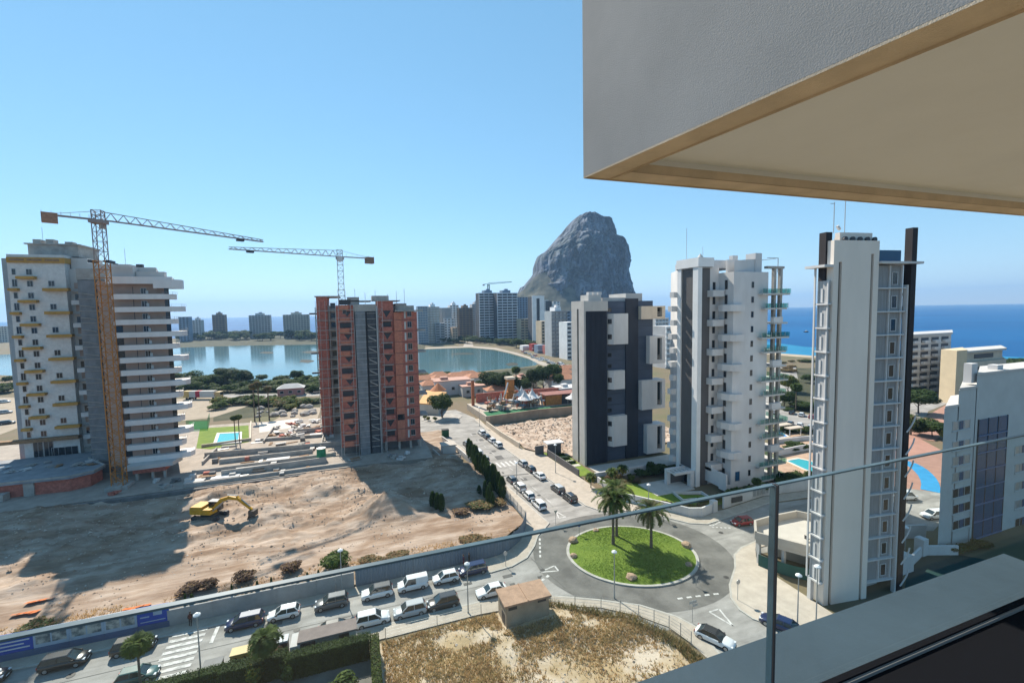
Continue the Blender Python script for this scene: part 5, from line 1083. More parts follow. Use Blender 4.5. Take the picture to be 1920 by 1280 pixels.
# ================================================================ vegetation
def leafm(n, c, c2, tr=.35):
    """leaf: diffuse plus translucent so that back-lit foliage glows"""
    if n in MATS: return MATS[n]
    m = mat(n, c, .75, 0, .8, 0, col2=c2, spec=.2, world=True, fac=(.35, .65)); nd = m.node_tree.nodes; l = m.node_tree.links
    ramp = next(q for q in nd if q.type == 'VALTORGB'); pb = nd['Principled BSDF']; out = next(q for q in nd if q.type == 'OUTPUT_MATERIAL')
    t = nd.new('ShaderNodeBsdfTranslucent'); mx = nd.new('ShaderNodeMixShader'); mx.inputs[0].default_value = tr
    hs = nd.new('ShaderNodeHueSaturation'); hs.inputs['Value'].default_value = 1.5; l.new(ramp.outputs[0], hs.inputs['Color']); l.new(hs.outputs[0], t.inputs[0])
    l.new(pb.outputs[0], mx.inputs[1]); l.new(t.outputs[0], mx.inputs[2]); l.new(mx.outputs[0], out.inputs[0]); return m
L_dark = leafm('leaf_dark', (.030, .055, .016), (.06, .095, .028)); L_mid = leafm('leaf_mid', (.040, .068, .018), (.075, .115, .030)); L_lt = leafm('leaf_light', (.075, .115, .022), (.13, .17, .04))
L_olive = leafm('leaf_olive', (.07, .075, .03), (.13, .125, .055)); L_dry = leafm('leaf_dry', (.15, .10, .05), (.26, .17, .075)); L_dead = leafm('twig_dead', (.085, .055, .045), (.16, .11, .085)); L_pine = leafm('leaf_pine', (.026, .047, .02), (.052, .08, .028)); L_yel = leafm('leaf_yellow', (.14, .13, .02), (.25, .20, .04))
bark = mat('bark', (.12, .085, .06), .9, .25, 2, .4, 6, stretch=(1, 1, .3)); palmbark = mat('palm_bark', (.13, .105, .08), .95, .3, 2.5, .5, 5, stretch=(1, 1, 2))
def leaves(b, blobs, n, sz, rr, m=3, inner=.55, flat=.0):
    wts = [bl[1][0] * bl[1][1] + bl[1][0] * bl[1][2] for bl in blobs]; tot = sum(wts)
    for bl, w in zip(blobs, wts):
        c = Vector(bl[0])
        for _ in range(int(n * w / tot)):
            d = Vector((rr.gauss(0, 1), rr.gauss(0, 1), rr.gauss(0, 1))).normalized()
            r = inner + (1.06 - inner) * rr.random() ** .45
            p = c + Vector((d.x * bl[1][0] * r, d.y * bl[1][1] * r, d.z * bl[1][2] * r))
            nrm = (d + Vector((rr.gauss(0, .55), rr.gauss(0, .55), rr.gauss(0, .55) + .25))).normalized()
            u = nrm.cross(Vector((rr.gauss(0, 1), rr.gauss(0, 1), rr.gauss(0, 1)))).normalized(); v = nrm.cross(u); s = sz * (.6 + .8 * rr.random()); t = s * (.45 + .4 * rr.random())
            b.poly([p - u * s, p + v * t, p + u * s, p - v * t], rr.randrange(m))
CRN = {}
def crown(key, seed, nb, n, sz, mats, sq=.8, spread=.62, inner=.5):
    if key in CRN: return CRN[key]
    rr = random.Random(seed); b = MB(); bl = [((0, 0, 0), (.62, .62, .6 * sq))]
    for i in range(nb):
        a = rr.random() * 6.28; e = rr.uniform(-.5, .9); d = spread * rr.uniform(.6, 1.05); s = rr.uniform(.26, .46)
        bl.append(((d * math.cos(a) * math.cos(e), d * math.sin(a) * math.cos(e), d * math.sin(e) * sq), (s, s, s * .85)))
    leaves(b, bl, n, sz, rr, len(mats), inner)
    CRN[key] = b.mesh('crown', mats); return CRN[key]
GRN = [[L_dark, L_mid, L_mid], [L_dark, L_dark, L_mid], [L_mid, L_lt, L_mid], [L_olive, L_mid, L_dry], [L_dead, L_dead, L_dry], [L_pine, L_pine, L_dark], [L_lt, L_mid, L_yel], [L_dry, L_dry, L_olive]]
def cr(style, var, big=False):
    return crown((style, var, big), 11 + var * 7 + style * 31, 9 + var * 2, 5200 if big else 1300, .052 if big else .10, GRN[style], .85)
b = MB(); b.cyl((0, 0, 0), (.04, .02, .5), .06, .045, 8); b.cyl((.04, .02, .5), (.02, .0, 1), .045, .025, 8)
for a in range(5): b.cyl((.03, .01, .5 + a * .06), (.03 + .3 * math.cos(a * 1.3), .3 * math.sin(a * 1.3), .85 + a * .03), .025, .01, 6)
TRK = b.mesh('trunk', bark)
def tree(x, y, h, rx, style, label, cat='tree', group=None, trunk=.3, var=0, big=False, name='tree', z=0, rz=None):
    o = thing(name, (x, y, z), label, cat, group, rnd.random() * 6 if rz is None else rz)
    th = h * trunk + rx * .3
    put('trunk', TRK, o, sc=(h * .5, h * .5, max(.3, th)))
    ch = h * (1 - trunk) / 2
    put('crown', cr(style, var % 3, big), o, (0, 0, h * trunk + ch), sc=(rx, rx, ch * 1.12)); return o
def shrub(x, y, h, rx, style, label, group=None, var=0, z=0, cat='shrub'):
    o = thing('shrub', (x, y, z), label, cat, group, rnd.random() * 6)
    put('stem', TRK, o, sc=(h * .4, h * .4, h * .5)); put('foliage', cr(style, var % 3), o, (0, 0, h * .5), sc=(rx, rx * rnd.uniform(.8, 1.1), h * .55)); return o
# ---- palms
PF = {}
def palm_crown(key, seed, nf, L, up, droop, mats, wid=.55, ang0=.9):
    if key in PF: return PF[key]
    rr = random.Random(seed); b = MB()
    for i in range(nf):
        az = i * 2.39996 + rr.uniform(-.15, .15); t = i / nf; el = up - (up + ang0) * t + rr.uniform(-.12, .12); ln = L * rr.uniform(.85, 1.08) * (.8 + .25 * math.sin(math.pi * min(1, t * 1.2)))
        p = Vector((0, 0, 0)); e = el; pts = [p]; n = 9
        for k in range(n):
            d = Vector((math.cos(az) * math.cos(e), math.sin(az) * math.cos(e), math.sin(e))); p = p + d * (ln / n); pts.append(p); e -= droop * (.5 + k / n) / n * 1.6
        side = Vector((-math.sin(az), math.cos(az), 0)); mi = rr.randrange(len(mats))
        for k in range(n):
            b.bar(pts[k], pts[k + 1], .05 * (1 - k / n) + .012, mi)
            if k == 0: continue
            d = (pts[k + 1] - pts[k]).normalized(); upv = side.cross(d)
            for q in range(3):
                o = pts[k] + (pts[k + 1] - pts[k]) * (q / 3); wl = wid * (.35 + .65 * math.sin(math.pi * min(1, (k + q / 3) / n * .9 + .12)))
                for sg in (-1, 1):
                    tip = o + side * (sg * wl) + d * wl * .75 + upv * -.25 * wl + Vector((0, 0, rr.uniform(-.1, .05)))
                    b.poly([o, o + d * .15, tip], mi) if sg > 0 else b.poly([o + d * .15, o, tip], mi)
    PF[key] = b.mesh('crown', mats); return PF[key]
def palm(x, y, h, label, key, r=.2, z=0, cat='palm', group=None, sc=1.0, lean=(0, 0), skirt=True):
    o = thing('palm_tree', (x, y, z), label, cat, group, rnd.random() * 6)
    def tk(b):
        n = 10
        for k in range(n):
            f0, f1 = k / n, (k + 1) / n; b.cyl((x + lean[0] * f0, y + lean[1] * f0, z + h * f0), (x + lean[0] * f1, y + lean[1] * f1, z + h * f1), r * (1.2 - .35 * min(1, f0 * 3)), r * (1.08 - .3 * min(1, f1 * 3)), 10, caps=False)
    part(o, 'trunk', palmbark, tk)
    if skirt: part(o, 'trunk_head', palmbark, lambda b: b.cyl((x + lean[0], y + lean[1], z + h - .9), (x + lean[0], y + lean[1], z + h + .1), r * 1.1, r * 1.9, 10))
    put('crown', key, o, (lean[0], lean[1], h), sc=(sc, sc, sc)); return o
PG = [L_mid, L_olive, L_mid, L_lt]
date1 = palm_crown('d1', 5, 46, 3.9, 1.4, 1.25, [L_mid, L_lt, L_mid, L_olive], .66, .45); date2 = palm_crown('d2', 9, 40, 3.7, 1.35, 1.3, [L_mid, L_lt, L_olive], .64, .5)
fan = palm_crown('f', 3, 40, 1.9, 1.2, 2.6, [L_lt, L_mid, L_mid], .6, .9); washy = palm_crown('w', 4, 34, 1.6, 1.1, 2.2, [L_dry, L_olive, L_olive], .5, 1.2); small = palm_crown('s', 6, 26, 1.5, 1.3, 1.4, [L_yel, L_lt, L_mid], .4, .3)
palm(37.6, 59.1, 7.3, 'tall date palm at the left of the three on the roundabout lawn', date1, .26, .45, group='date palms on the roundabout')
palm(39.6, 61.2, 7.6, 'tall date palm standing behind the other on the roundabout lawn', date2, .24, .45, group='date palms on the roundabout')
palm(42.6, 56.1, 5.9, 'shorter date palm at the right on the roundabout lawn', date2, .24, .45, group='date palms on the roundabout', sc=.92)
xp, zp = AY(257, 1205, 51.4); palm(xp, 51.4, zp, 'small fan palm with drooping fronds in front of the zebra crossing', fan, .13, 0)
xp, zp = AY(497, 1205, 50.2); palm(xp, 50.2, zp + .4, 'bushy palm rising from the hedge beside the yellow container', palm_crown('b', 12, 46, 2.2, 1.35, 1.9, [L_mid, L_lt, L_mid], .55, .8), .15, 0, skirt=False)
for i, (px, py, pt) in enumerate(((478, 792, 722), (487, 790, 718), (505, 787, 727))):
    x, y = G(px, py); palm(x, y, AY(px, pt, y)[1], 'tall bare fan palm in the construction ground, %s of the three' % ('left one', 'middle one', 'right one')[i], washy, .22, 0, group='tall fan palms', sc=1.25, skirt=False)
for i, (px, py, pt) in enumerate(((442, 838, 782), (450, 838, 780))):
    x, y = G(px, py); palm(x, y, AY(px, pt, y)[1], 'slim palm beside the turquoise pool, %s of the pair' % ('left', 'right')[i], fan, .15, 0, group='pool palms', sc=.8, skirt=False)
x, y = G(968, 735); palm(x, y, 11, 'dark palm among the pines before the lake', fan, .25, 0, sc=1.7)
x, y = G(1707, 815); palm(x, y, 4.5, 'spreading palm on the verge beside the slim tower', date2, .3, 0, sc=.9)
x, y = G(1492, 770); palm(x, y, 9, 'tall palm beside the car park between the white towers', fan, .2, 0, sc=1.6)
for i, (px, py) in enumerate(((1108, 915), (1148, 905), (1167, 898))):
    x, y = G(px, py); palm(x, y, 2.4, 'small yellow green palm in the garden bed, %s from the left' % ('first', 'second', 'third')[i], small, .12, 0, group='garden bed palms', sc=1.1, skirt=False)
for i, (px, py) in enumerate(((1383, 935), (1418, 930), (1433, 926), (1368, 940), (1402, 932))):
    x, y = G(px, py); palm(x, y, 3.2 if i == 1 else 1.8, 'dark small palm behind the white garden wall, %s of five' % ('second', 'fourth', 'rightmost', 'leftmost', 'middle')[i], fan, .1, 0, group='palms behind the garden wall', sc=.75, skirt=False)
# ---- cypresses
def cyp_mesh(key, seed, n, mats):
    rr = random.Random(seed); b = MB()
    for _ in range(n):
        t = rr.random() ** .8; r = (math.sin(math.pi * min(1, t * .82 + .1)) ** .7) * (1.0 - .25 * t) * rr.uniform(.75, 1.08); a = rr.random() * 6.28; p = Vector((r * math.cos(a), r * math.sin(a), t)); u = Vector((math.cos(a), math.sin(a), 6)).normalized() * .07; v = Vector((-math.sin(a), math.cos(a), 0)) * rr.uniform(.12, .3)
        b.poly([p - v * .5, p + v * .5, p + Vector((0, 0, .09)) + Vector((math.cos(a), math.sin(a), 0)) * .06], rr.randrange(len(mats)))
    return b.mesh('crown', mats)
CY = [cyp_mesh('c%d' % i, 20 + i, 900, [L_pine, L_dark, L_dark]) for i in range(3)]
def cypress(x, y, h, r, label, group, z=0, i=0):
    o = thing('cypress_tree', (x, y, z), label, 'cypress', group, rnd.random() * 6); put('trunk', TRK, o, sc=(h * .3, h * .3, h * .5)); put('crown', CY[i % 3], o, (0, 0, .05), sc=(r, r, h)); return o
for i in range(15):
    y = 83.0 + i * 1.85; cypress(26.6 + rnd.uniform(-.5, .4), y, rnd.uniform(4.2, 6.0), rnd.uniform(.75, 1.1), 'dark cypress in the row beside the side road', 'cypress row by the side road', 0, i)
for i in range(5): cypress(23.5 + rnd.uniform(-1, 1), 80 + i * 1.4, rnd.uniform(2, 3.6), .6, 'small dark cypress at the shaded foot of the cypress row', 'small cypresses in the shade', .2, i)
for i, (px, py) in enumerate(((820, 958), (812, 955), (828, 960))):
    x, y = G(px, py); cypress(x, y, 3.2, .8, 'lone dark cypress on the shaded dirt below the red tower', 'cypresses on the shaded dirt', .2, i)
for i in range(22):
    x = -21.5 + i * .82 + rnd.uniform(-.25, .25); cypress(x, 64.1 + rnd.uniform(-.2, .3), rnd.uniform(1.6, 3.1), rnd.uniform(.22, .38), 'young slim cypress behind the cement wall', 'young cypresses behind the wall', .1, i)
# ---- shrubs on the dirt site
for i, (px, py, h, r, st, lb_) in enumerate(((357, 1115, 1.5, 1.9, 4, 'dead brown bush behind the wall, leftmost'), (392, 1108, 1.6, 1.6, 4, 'dead brown bush behind the wall, second from the left'), (460, 1092, 1.6, 2.0, 4, 'grey brown bush behind the wall near the dark blue car'), (547, 1075, 1.7, 1.9, 4, 'maroon brown round bush at the wall'), (628, 1070, 2.6, 2.4, 2, 'green bush leaning over the site wall'), (745, 1052, 1.1, 2.6, 7, 'low dry bush above the white van'), (700, 1058, 1.0, 2.2, 7, 'low dry bush beside the green bush'), (885, 1020, 1.0, 2.6, 7, 'orange dry bush near the fence corner'), (915, 1022, .9, 1.8, 7, 'orange dry tuft near the sheet fence'), (900, 955, 1.4, 3.2, 3, 'olive dry scrub below the cypress row'), (935, 950, 1.2, 2.4, 7, 'dry scrub at the mesh fence'), (65, 1190, 1.2, 2.6, 3, 'dark green bush behind the advertising hoarding'), (865, 965, 1.0, 2.2, 4, 'brown scrub in the shade edge below the cypress row'), (500, 965, 1.2, 1.6, 4, 'pile of dead brush beside the excavator bucket'), (480, 960, .9, 1.3, 4, 'small pile of dead brush behind the excavator'))):
    x, y = G(px, py); shrub(x, y, h, r, st, lb_, 'bushes on the dirt site', i, .3)
# ---- clipped hedges
def hedge(x0, x1, y0, y1, h, label, mats, dens=170):
    o = thing('hedge', ((x0 + x1) / 2, (y0 + y1) / 2, 0), label, 'hedge'); rr = random.Random(int(x0 * 10)); bx(o, 'core', L_pine, x0 + .12, x1 - .12, y0 + .12, y1 - .12, 0, h - .12)
    def f(b):
        faces = [((x1 - x0) * (y1 - y0), 0), ((x1 - x0) * h, 1), ((y1 - y0) * h, 2), ((y1 - y0) * h, 3)]
        for ar, k in faces:
            for _ in range(int(ar * dens)):
                p = Vector((rr.uniform(x0, x1), rr.uniform(y0, y1), rr.uniform(0, h)))
                if k == 0: p.z = h + rr.uniform(-.12, .08); nn = Vector((0, 0, 1))
                elif k == 1: p.y = y0 + rr.uniform(-.06, .12); nn = Vector((0, -1, 0))
                else: p.x = (x0, x1)[k - 2] + rr.uniform(-.08, .08); nn = Vector((1, 0, 0))
                nn = (nn + Vector((rr.gauss(0, .6), rr.gauss(0, .6), rr.gauss(0, .6)))).normalized(); u = nn.cross(Vector((rr.gauss(0, 1), rr.gauss(0, 1), rr.gauss(0, 1)))).normalized(); v = nn.cross(u); s = rr.uniform(.05, .1)
                b.poly([p - u * s, p + v * s * .6, p + u * s, p - v * s * .6], rr.randrange(len(mats)))
    part(o, 'foliage', mats, f); return o
hedge(-24.0, -14.4, 50.4, 51.6, 2.0, 'dark clipped hedge at the bottom edge left of the bushy palm', [L_dark, L_pine, L_mid])
hedge(-14.3, -8.2, 49.6, 51.2, 2.3, 'dark hedge with mixed shrubs below the yellow container', [L_dark, L_pine, L_dark])
hedge(-8.0, .3, 48.9, 50.2, 2.5, 'tall clipped hedge in front of the brown roofed bin store', [L_dark, L_pine, L_mid])
hedge(.35, 1.15, 40.0, 50.0, 2.3, 'narrow pale green hedge running along the edge of the dry lot', [L_mid, L_olive, L_lt])
b = MB(); b.prism([(-60, 30), (.3, 30), (.3, 50.3), (-60, 50.3)], 0.02, .06); struct('garden_yard', mat('yard_paving', (.16, .15, .13), .9, .2, .5, world=True), b)
for i, (px, py, h, r, st, lb_) in enumerate(((480, 1262, 2.6, 1.2, 6, 'light green bush under the bushy palm'), (535, 1262, 2.7, 1.0, 0, 'grey green bush beside the waste container'), (520, 1225, 2.4, .9, 4, 'reddish bush beside the waste container'), (640, 1290, 2.6, 1.9, 2, 'bright green bush behind the tall hedge at the bottom edge'), (440, 1258, 2.2, .8, 6, 'yellow green bush at the end of the dark hedge'))):
    x, y = G(px, py, 1.2); shrub(x, y, h, r, st, lb_, None, i)
# ---- dry grass on the near lot (uncountable)
def grass(name, label, area, n, hh, mats, zf, seed, mask=None, kind='stuff'):
    rr = random.Random(seed); b = MB(); k = 0; tries = 0
    while k < n and tries < n * 8:
        tries += 1; x = rr.uniform(area[0], area[1]); y = rr.uniform(area[2], area[3])
        if mask and rr.random() > mask(x, y): continue
        k += 1; z = zf(x, y)
        for q in range(3):
            a = rr.random() * 6.28; h = hh * rr.uniform(.5, 1.2); w = .05; lx, ly = rr.gauss(0, .5) * h, rr.gauss(0, .5) * h; dx, dy = math.cos(a) * w, math.sin(a) * w; ox, oy = rr.gauss(0, .08), rr.gauss(0, .08)
            b.poly([(x + ox - dx, y + oy - dy, z - .02), (x + ox + dx, y + oy + dy, z - .02), (x + ox + lx, y + oy + ly, z + h)], rr.randrange(len(mats)))
    return tag(b.build(name, mats), label, 'grass', kind=kind)
def lot_mask(x, y):
    if not (1.6 < x < lot_clip(99, y)[0] - .1): return 0
    if 15.3 < x < 21.7 and 47.4 < y < 51.2: return 0
    v = noise.fractal(Vector((x * .16, y * .16, 8)), 1, 2, 4); e = 1 if y > 44 else max(0, 1 - (44 - y) / 5) + .12
    return max(.03, min(1, e * .8 + v * .9)) if v > -.28 else .02
gd = leafm('dry_grass', (.44, .285, .14), (.58, .42, .22)); gd2 = leafm('dry_grass_b', (.32, .205, .10), (.44, .31, .15)); go_ = leafm('olive_grass', (.15, .14, .06), (.22, .20, .09))
grass('dry_grass', 'tangled dry brown grass covering the vacant lot', (1.5, 33, 30, 51), 13000, .30, [gd, gd2, gd, go_], lot_h, 3, lot_mask)
grass('lot_edge_weeds', 'grey green weeds along the fence of the vacant lot', (14, 34, 34, 51.2), 1500, .6, [go_, gd2, L_olive], lot_h, 5, lambda x, y: 1 if abs(x - lot_clip(99, y)[0]) < .9 and not (15.3 < x < 21.7 and y > 47.4) else 0)
def isl_z(x, y):
    d = math.hypot(x - RC[0], y - RC[1]) / 9.2; return .2 + .45 * max(0, 1 - d * d)
def isl_mask(x, y):
    c, s = math.cos(R(22)), math.sin(R(22)); u, v = (x - RC[0]) * c - (y - RC[1]) * s, (x - RC[0]) * s + (y - RC[1]) * c
    return 1 if (u / 9.4) ** 2 + (v / 8.05) ** 2 < 1 else 0
grass('lawn_grass', 'short bright green grass on the roundabout', (28, 50, 46, 67), 12000, .06, [leafm('lawn_blade', (.13, .21, .03), (.19, .27, .05)), leafm('lawn_blade_b', (.10, .18, .025), (.15, .23, .04))], isl_z, 6, isl_mask)
grass('site_weeds', 'scattered dry weeds on the dirt site', (-60, 27, 64, 70), 1800, .35, [gd, gd2], site_h, 8, lambda x, y: max(0, .3 + noise.noise(Vector((x * .2, y * .3, 3)))) if x < site_clip(99, y)[0] - .4 else 0)
# ---- fence posts of the near lot
lf = thing('lot_fence', (24, 50.4, 0), 'thin wire fence along the edge of the dry grass lot', 'fence')
lp = [(2.0, 51.2), (8, 51.2), (13.5, 51.2), (22.3, 49.8), (25.2, 48.5), (28.1, 47.0), (30.0, 45.6), (31.6, 44.0), (32.8, 42.6), (33.8, 41.1), (34.2, 39.6), (34.4, 38.1)]
for k, p in enumerate(lp):
    part(lf, 'post', galv, lambda b: b.bar((*p, 0), (*p, 1.7), .07))
    if k + 1 < len(lp) and k != 2: part(lf, 'wire', galv, lambda b: [b.bar((*p, z), (*lp[k + 1], z), .022) for z in (.4, .8, 1.2, 1.6)])
# ---- boulders on the roundabout rim
def boulder(x, y, s, m, label, z=.2, seed=0):
    rr = random.Random(seed); bmx = bmesh.new(); bmesh.ops.create_icosphere(bmx, subdivisions=2, radius=s)
    for v in bmx.verts: v.co *= 1 + .28 * noise.noise(v.co * 1.6 / s + Vector((seed, 0, 0))); v.co.z *= .65
    me = bpy.data.meshes.new('boulder'); bmx.to_mesh(me); bmx.free(); me.materials.append(m); o = bpy.data.objects.new('boulder', me); COL.objects.link(o); o.location = (x, y, z + s * .3); return tag(o, label, 'boulder', 'boulders on the roundabout')
stone = mat('boulder_stone', (.36, .25, .17), .9, .25, 2, .4, 5)
for i, (px, py, s, l) in enumerate(((1071, 1016, .8, 'brown boulder at the left rim of the roundabout lawn'), (1071, 1046, .55, 'pale boulder at the lower left rim of the roundabout lawn'), (1184, 1089, .75, 'tan boulder at the front rim of the roundabout lawn'), (1291, 1026, .8, 'reddish boulder at the right rim of the roundabout lawn'), (1115, 996, .5, 'dark boulder at the back rim of the roundabout lawn'), (1296, 1063, .5, 'small boulder at the lower right rim of the roundabout lawn'))):
    x, y = G(px, py); x += (RC[0] - x) * .04; y += (RC[1] - y) * .04; boulder(x, y, s, stone, l, .2, i)
# ---- trees further out
tree(28.6, 157, 10.0, 5.4, 1, 'large round dark tree on the traffic island of the far junction', trunk=.16, big=True)
for i in range(12):
    a = i / 12 * 6.28; x, y = 28.6 + 6.2 * math.cos(a), 157 + 4.6 * math.sin(a)
    if i in (6, 7, 8): shrub(x, y, 1.6, 1.0, 6, 'yellow green shrub under the round tree on the traffic island', 'shrubs on the traffic island', i, .14)
PN = [(920, 742, 12, 6, 5), (940, 745, 13, 6.5, 5), (958, 742, 11, 5, 1), (1000, 738, 13, 5.5, 5), (1018, 735, 14, 5.5, 5), (1036, 728, 14, 6, 1), (985, 742, 9, 4, 1), (905, 736, 7, 3.5, 1), (1045, 735, 10, 4, 1)]
for i, (px, py, h, r, st) in enumerate(PN):
    x, y = G(px, py); tree(x, y, h, r, st, 'dark pine in the grove between the houses and the lake', 'tree', 'pines before the lake', .22, i, big=True, name='pine_tree')
for i, (px, py, h, r, st) in enumerate(((424, 722, 11, 8, 5), (452, 724, 11, 8, 5), (400, 728, 9, 6, 1), (555, 716, 8, 4.5, 1), (350, 730, 11, 8, 0), (375, 732, 9, 7, 0), (690, 716, 6, 4, 1), (365, 735, 7, 6, 2))):
    x, y = G(px, py); tree(x, y, h, r, st, 'rounded pine on the near shore of the lake', 'tree', 'shore pines', .12, i, big=True, name='pine_tree')
rr = random.Random(77)
# hedges and bushes round the pools and the car park between the white towers
for i in range(34):
    px = rr.uniform(1452, 1532); py = rr.choice((rr.uniform(764, 770), rr.uniform(786, 790), rr.uniform(838, 848), rr.uniform(808, 812), rr.uniform(895, 905))); x, y = G(px, py); shrub(x, y, rr.uniform(1.0, 2.4), rr.uniform(1.2, 2.6), rr.choice((0, 1, 2, 3)), 'green bush round the pools between the white towers', 'bushes round the pools', i)

for i in range(90):
    px = rr.uniform(335, 605); py = rr.uniform(714, 736); x, y = G(px, py); shrub(x, y, rr.uniform(2.5, 5), rr.uniform(3, 6), rr.choice((0, 0, 2, 1)), 'green bush in the belt along the lake shore', 'lake shore bushes', i)
for i in range(44):
    px = rr.uniform(788, 930); py = rr.uniform(704, 712); x, y = G(px, py); shrub(x, y, rr.uniform(2, 3.5), rr.uniform(3, 5.5), rr.choice((0, 1, 3)), 'dull green bush on the shore behind the villas', 'bushes behind the villas', i)
for i in range(48):
    t = rr.random(); px = rr.uniform(405, 598); py = 752 + rr.uniform(-8, 8) + (px - 500) * .05 + (8 if px < 450 else 0); x, y = G(px, py + 6); shrub(x, y, rr.uniform(2, 4), rr.uniform(2.2, 4.5), rr.choice((2, 2, 0, 6, 3)), 'green scrub on the mound behind the construction ground', 'scrub on the mound', i)
for i in range(10):
    px = rr.uniform(-30, 20); py = rr.uniform(715, 745); x, y = G(px, py); shrub(x, y, rr.uniform(3, 6), rr.uniform(3, 6), rr.choice((0, 1)), 'dark bush left of the white and brown tower', 'bushes at the left edge', i)
# trees over the lake
for i in range(70):
    px = rr.choice((rr.uniform(385, 470), rr.uniform(475, 560), rr.uniform(560, 600), rr.uniform(335, 380))); py = rr.uniform(633, 639); x, y = G(px, py); h = rr.uniform(8, 17); tree(x, y, h, h * rr.uniform(.6, .85), rr.choice((5, 1, 1)), 'dark tree on the far bank of the lake among the apartment blocks', 'tree', 'trees on the far bank', .08, i)
for i in range(60):
    px = rr.uniform(790, 1010); py = 641 + (px - 900) * .10 * (px > 900) + rr.uniform(-2, 3); x, y = G(px, min(py, 656)); h = rr.uniform(5, 9); tree(x, y, h, h * rr.uniform(.6, .9), rr.choice((5, 1, 0)), 'dark tree at the foot of the far apartment towers', 'tree', 'trees along the promenade', .12, i)
x, y = G(968, 652); tree(x, y, 11, 10, 0, 'broad bright green tree beside the promenade towers', trunk=.15, big=True)
x, y = G(1722, 775); tree(x, y, 9.5, 7.5, 1, 'broad dark tree on the road verge before the grey hotel', trunk=.22, big=True)
for i, (px, py, h, r, st, l) in enumerate(((1748, 818, 5.5, 5.5, 0, 'wide green bush on the red verge beside the slim tower'), (1772, 826, 4, 2.6, 6, 'bright green bush at the corner of the grey apartment block'), (1725, 815, 3, 3, 1, 'dark bush on the red verge below the palm'), (1705, 740, 5, 5, 1, 'dark bush partly behind the slim tower'), (1478, 735, 9, 6, 6, 'feathery yellow green tree behind the white tower'), (1470, 762, 7, 5, 1, 'dark tree behind the white tower columns'), (1520, 718, 5, 6, 1, 'dark bush on the dunes beside the slim tower'), (1505, 768, 3.5, 5, 1, 'dark bush at the car park'), (1525, 770, 3.5, 4, 0, 'green bush at the car park edge'), (1800, 745, 4, 5, 1, 'bush before the cream hotel'))):
    x, y = G(px, py); tree(x, y, h, r, st, l, 'tree' if 'tree' in l else 'shrub', None, .1, i, big=True)
for i in range(14):
    px = rr.uniform(1462, 1530); py = rr.uniform(672, 700); x, y = G(px, py); shrub(x, y, rr.uniform(1.2, 2.2), rr.uniform(2, 5), rr.choice((3, 1, 7)), 'low scrub on the sandy dunes by the sea', 'dune scrub', i)
for i in range(12):
    px = rr.uniform(1895, 1930); py = rr.uniform(686, 700); x, y = G(px, py); tree(x, y, rr.uniform(4, 7), rr.uniform(4, 7), 1, 'dark tree near the sea beyond the apartment roofs', 'tree', 'trees near the sea', .1, i)
# ---- gardens of the dark and white towers
b = MB(); b.sheet([(49, 65.5), (57.5, 64.5), (68, 65), (68, 68.5), (62, 71), (56, 83), (49.5, 83)], .06); b.sheet([(46.4, 88), (51, 88), (51.4, 112), (46.2, 112)], .06); struct('garden_lawn', lawnm, b)
b = MB()
for k in range(3): b.box(47.2, 50.8, 94 + k * 3.2, 95.4 + k * 3.2, 0, .12)
b.box(56.5, 66, 72.5, 79, 0, .16); b.box(52, 76, 86.2, 92.8, 0, .1)
struct('garden_paving', mat('garden_path', (.46, .44, .40), .9, .08, .6, world=True), b)
for k in range(3): hedge(47.2, 50.6, 96.2 + k * 3.2, 96.9 + k * 3.2, .7, 'low clipped hedge strip on the lawn beside the dark tower, %s' % ('nearest', 'middle', 'farthest')[k], [L_dark, L_mid, L_dark], 90)
gw = thing('garden_wall', (55, 84, 0), 'white wall round the garden of the dark tower', 'wall')
part(gw, 'wall', white, lambda b: b.path([(48.0, 85.0, 0), (60, 85.0, 0), (66, 85.2, 0)], .3, 1.6)); part(gw, 'return_wall', white, lambda b: b.path([(49.2, 83.3, 0), (49.2, 79, 0)], .3, 1.3)); part(gw, 'gate_wall', greyp, lambda b: b.path([(46.9, 88, 0), (46.4, 104, 0)], .3, 1.7))
gr = thing('gate_house', (45, 103, 0), 'grey gate wall with a pale canopy at the entrance of the dark tower', 'gate')
part(gr, 'wall', mat('gate_grey', (.10, .105, .11), .8, .1, 1), lambda b: (b.box(46.6, 50.4, 104.2, 104.6, 0, 3), b.box(43.6, 46.0, 105.6, 105.9, 0, 2.4))); part(gr, 'canopy', white, lambda b: b.box(46.2, 51, 103.6, 106.5, 3.02, 3.3))
cw = thing('curved_garden_wall', (54, 63.6, 0), 'white curving garden wall behind the roundabout pavement', 'wall')
part(cw, 'wall', white, lambda b: b.path([(47.4, 75.2, 0), (50.8, 70.7, 0), (53.9, 66.5, 0), (56.2, 63.1, 0), (58.3, 62.3, 0), (61.5, 63.0, 0)], .3, 1.7)); part(cw, 'pier', white, lambda b: b.box(61.3, 62.3, 62.6, 63.6, 0, 2.2))
cw2 = thing('long_garden_wall', (72, 64.8, 0), 'long white garden wall with dark plaques beside the red car', 'wall')
part(cw2, 'wall', white, lambda b: b.path([(64.6, 63.5, 0), (76, 65.0, 0), (92, 63.2, 0)], .3, 2.3)); part(cw2, 'plaque', darkfr, lambda b: b.box(66.6, 69.2, 63.4, 63.55, .7, 1.7))
for k in range(4): bx(cw2, 'panel', galv, 73 + k * 1.3, 73.9 + k * 1.3, 64.42 + .09 * k, 64.5 + .09 * k, .5, 1.9)
pw = thing('planter_wall', (60, 71, 0), 'white edged planter in the lawn beside the white tower', 'planter')
part(pw, 'rim', white, lambda b: b.path([(59.5, 68.5, 0), (65.2, 67.5, 0), (65.6, 70.2, 0), (60.2, 72.2, 0)], .25, .55, closed=True))
rr = random.Random(5)
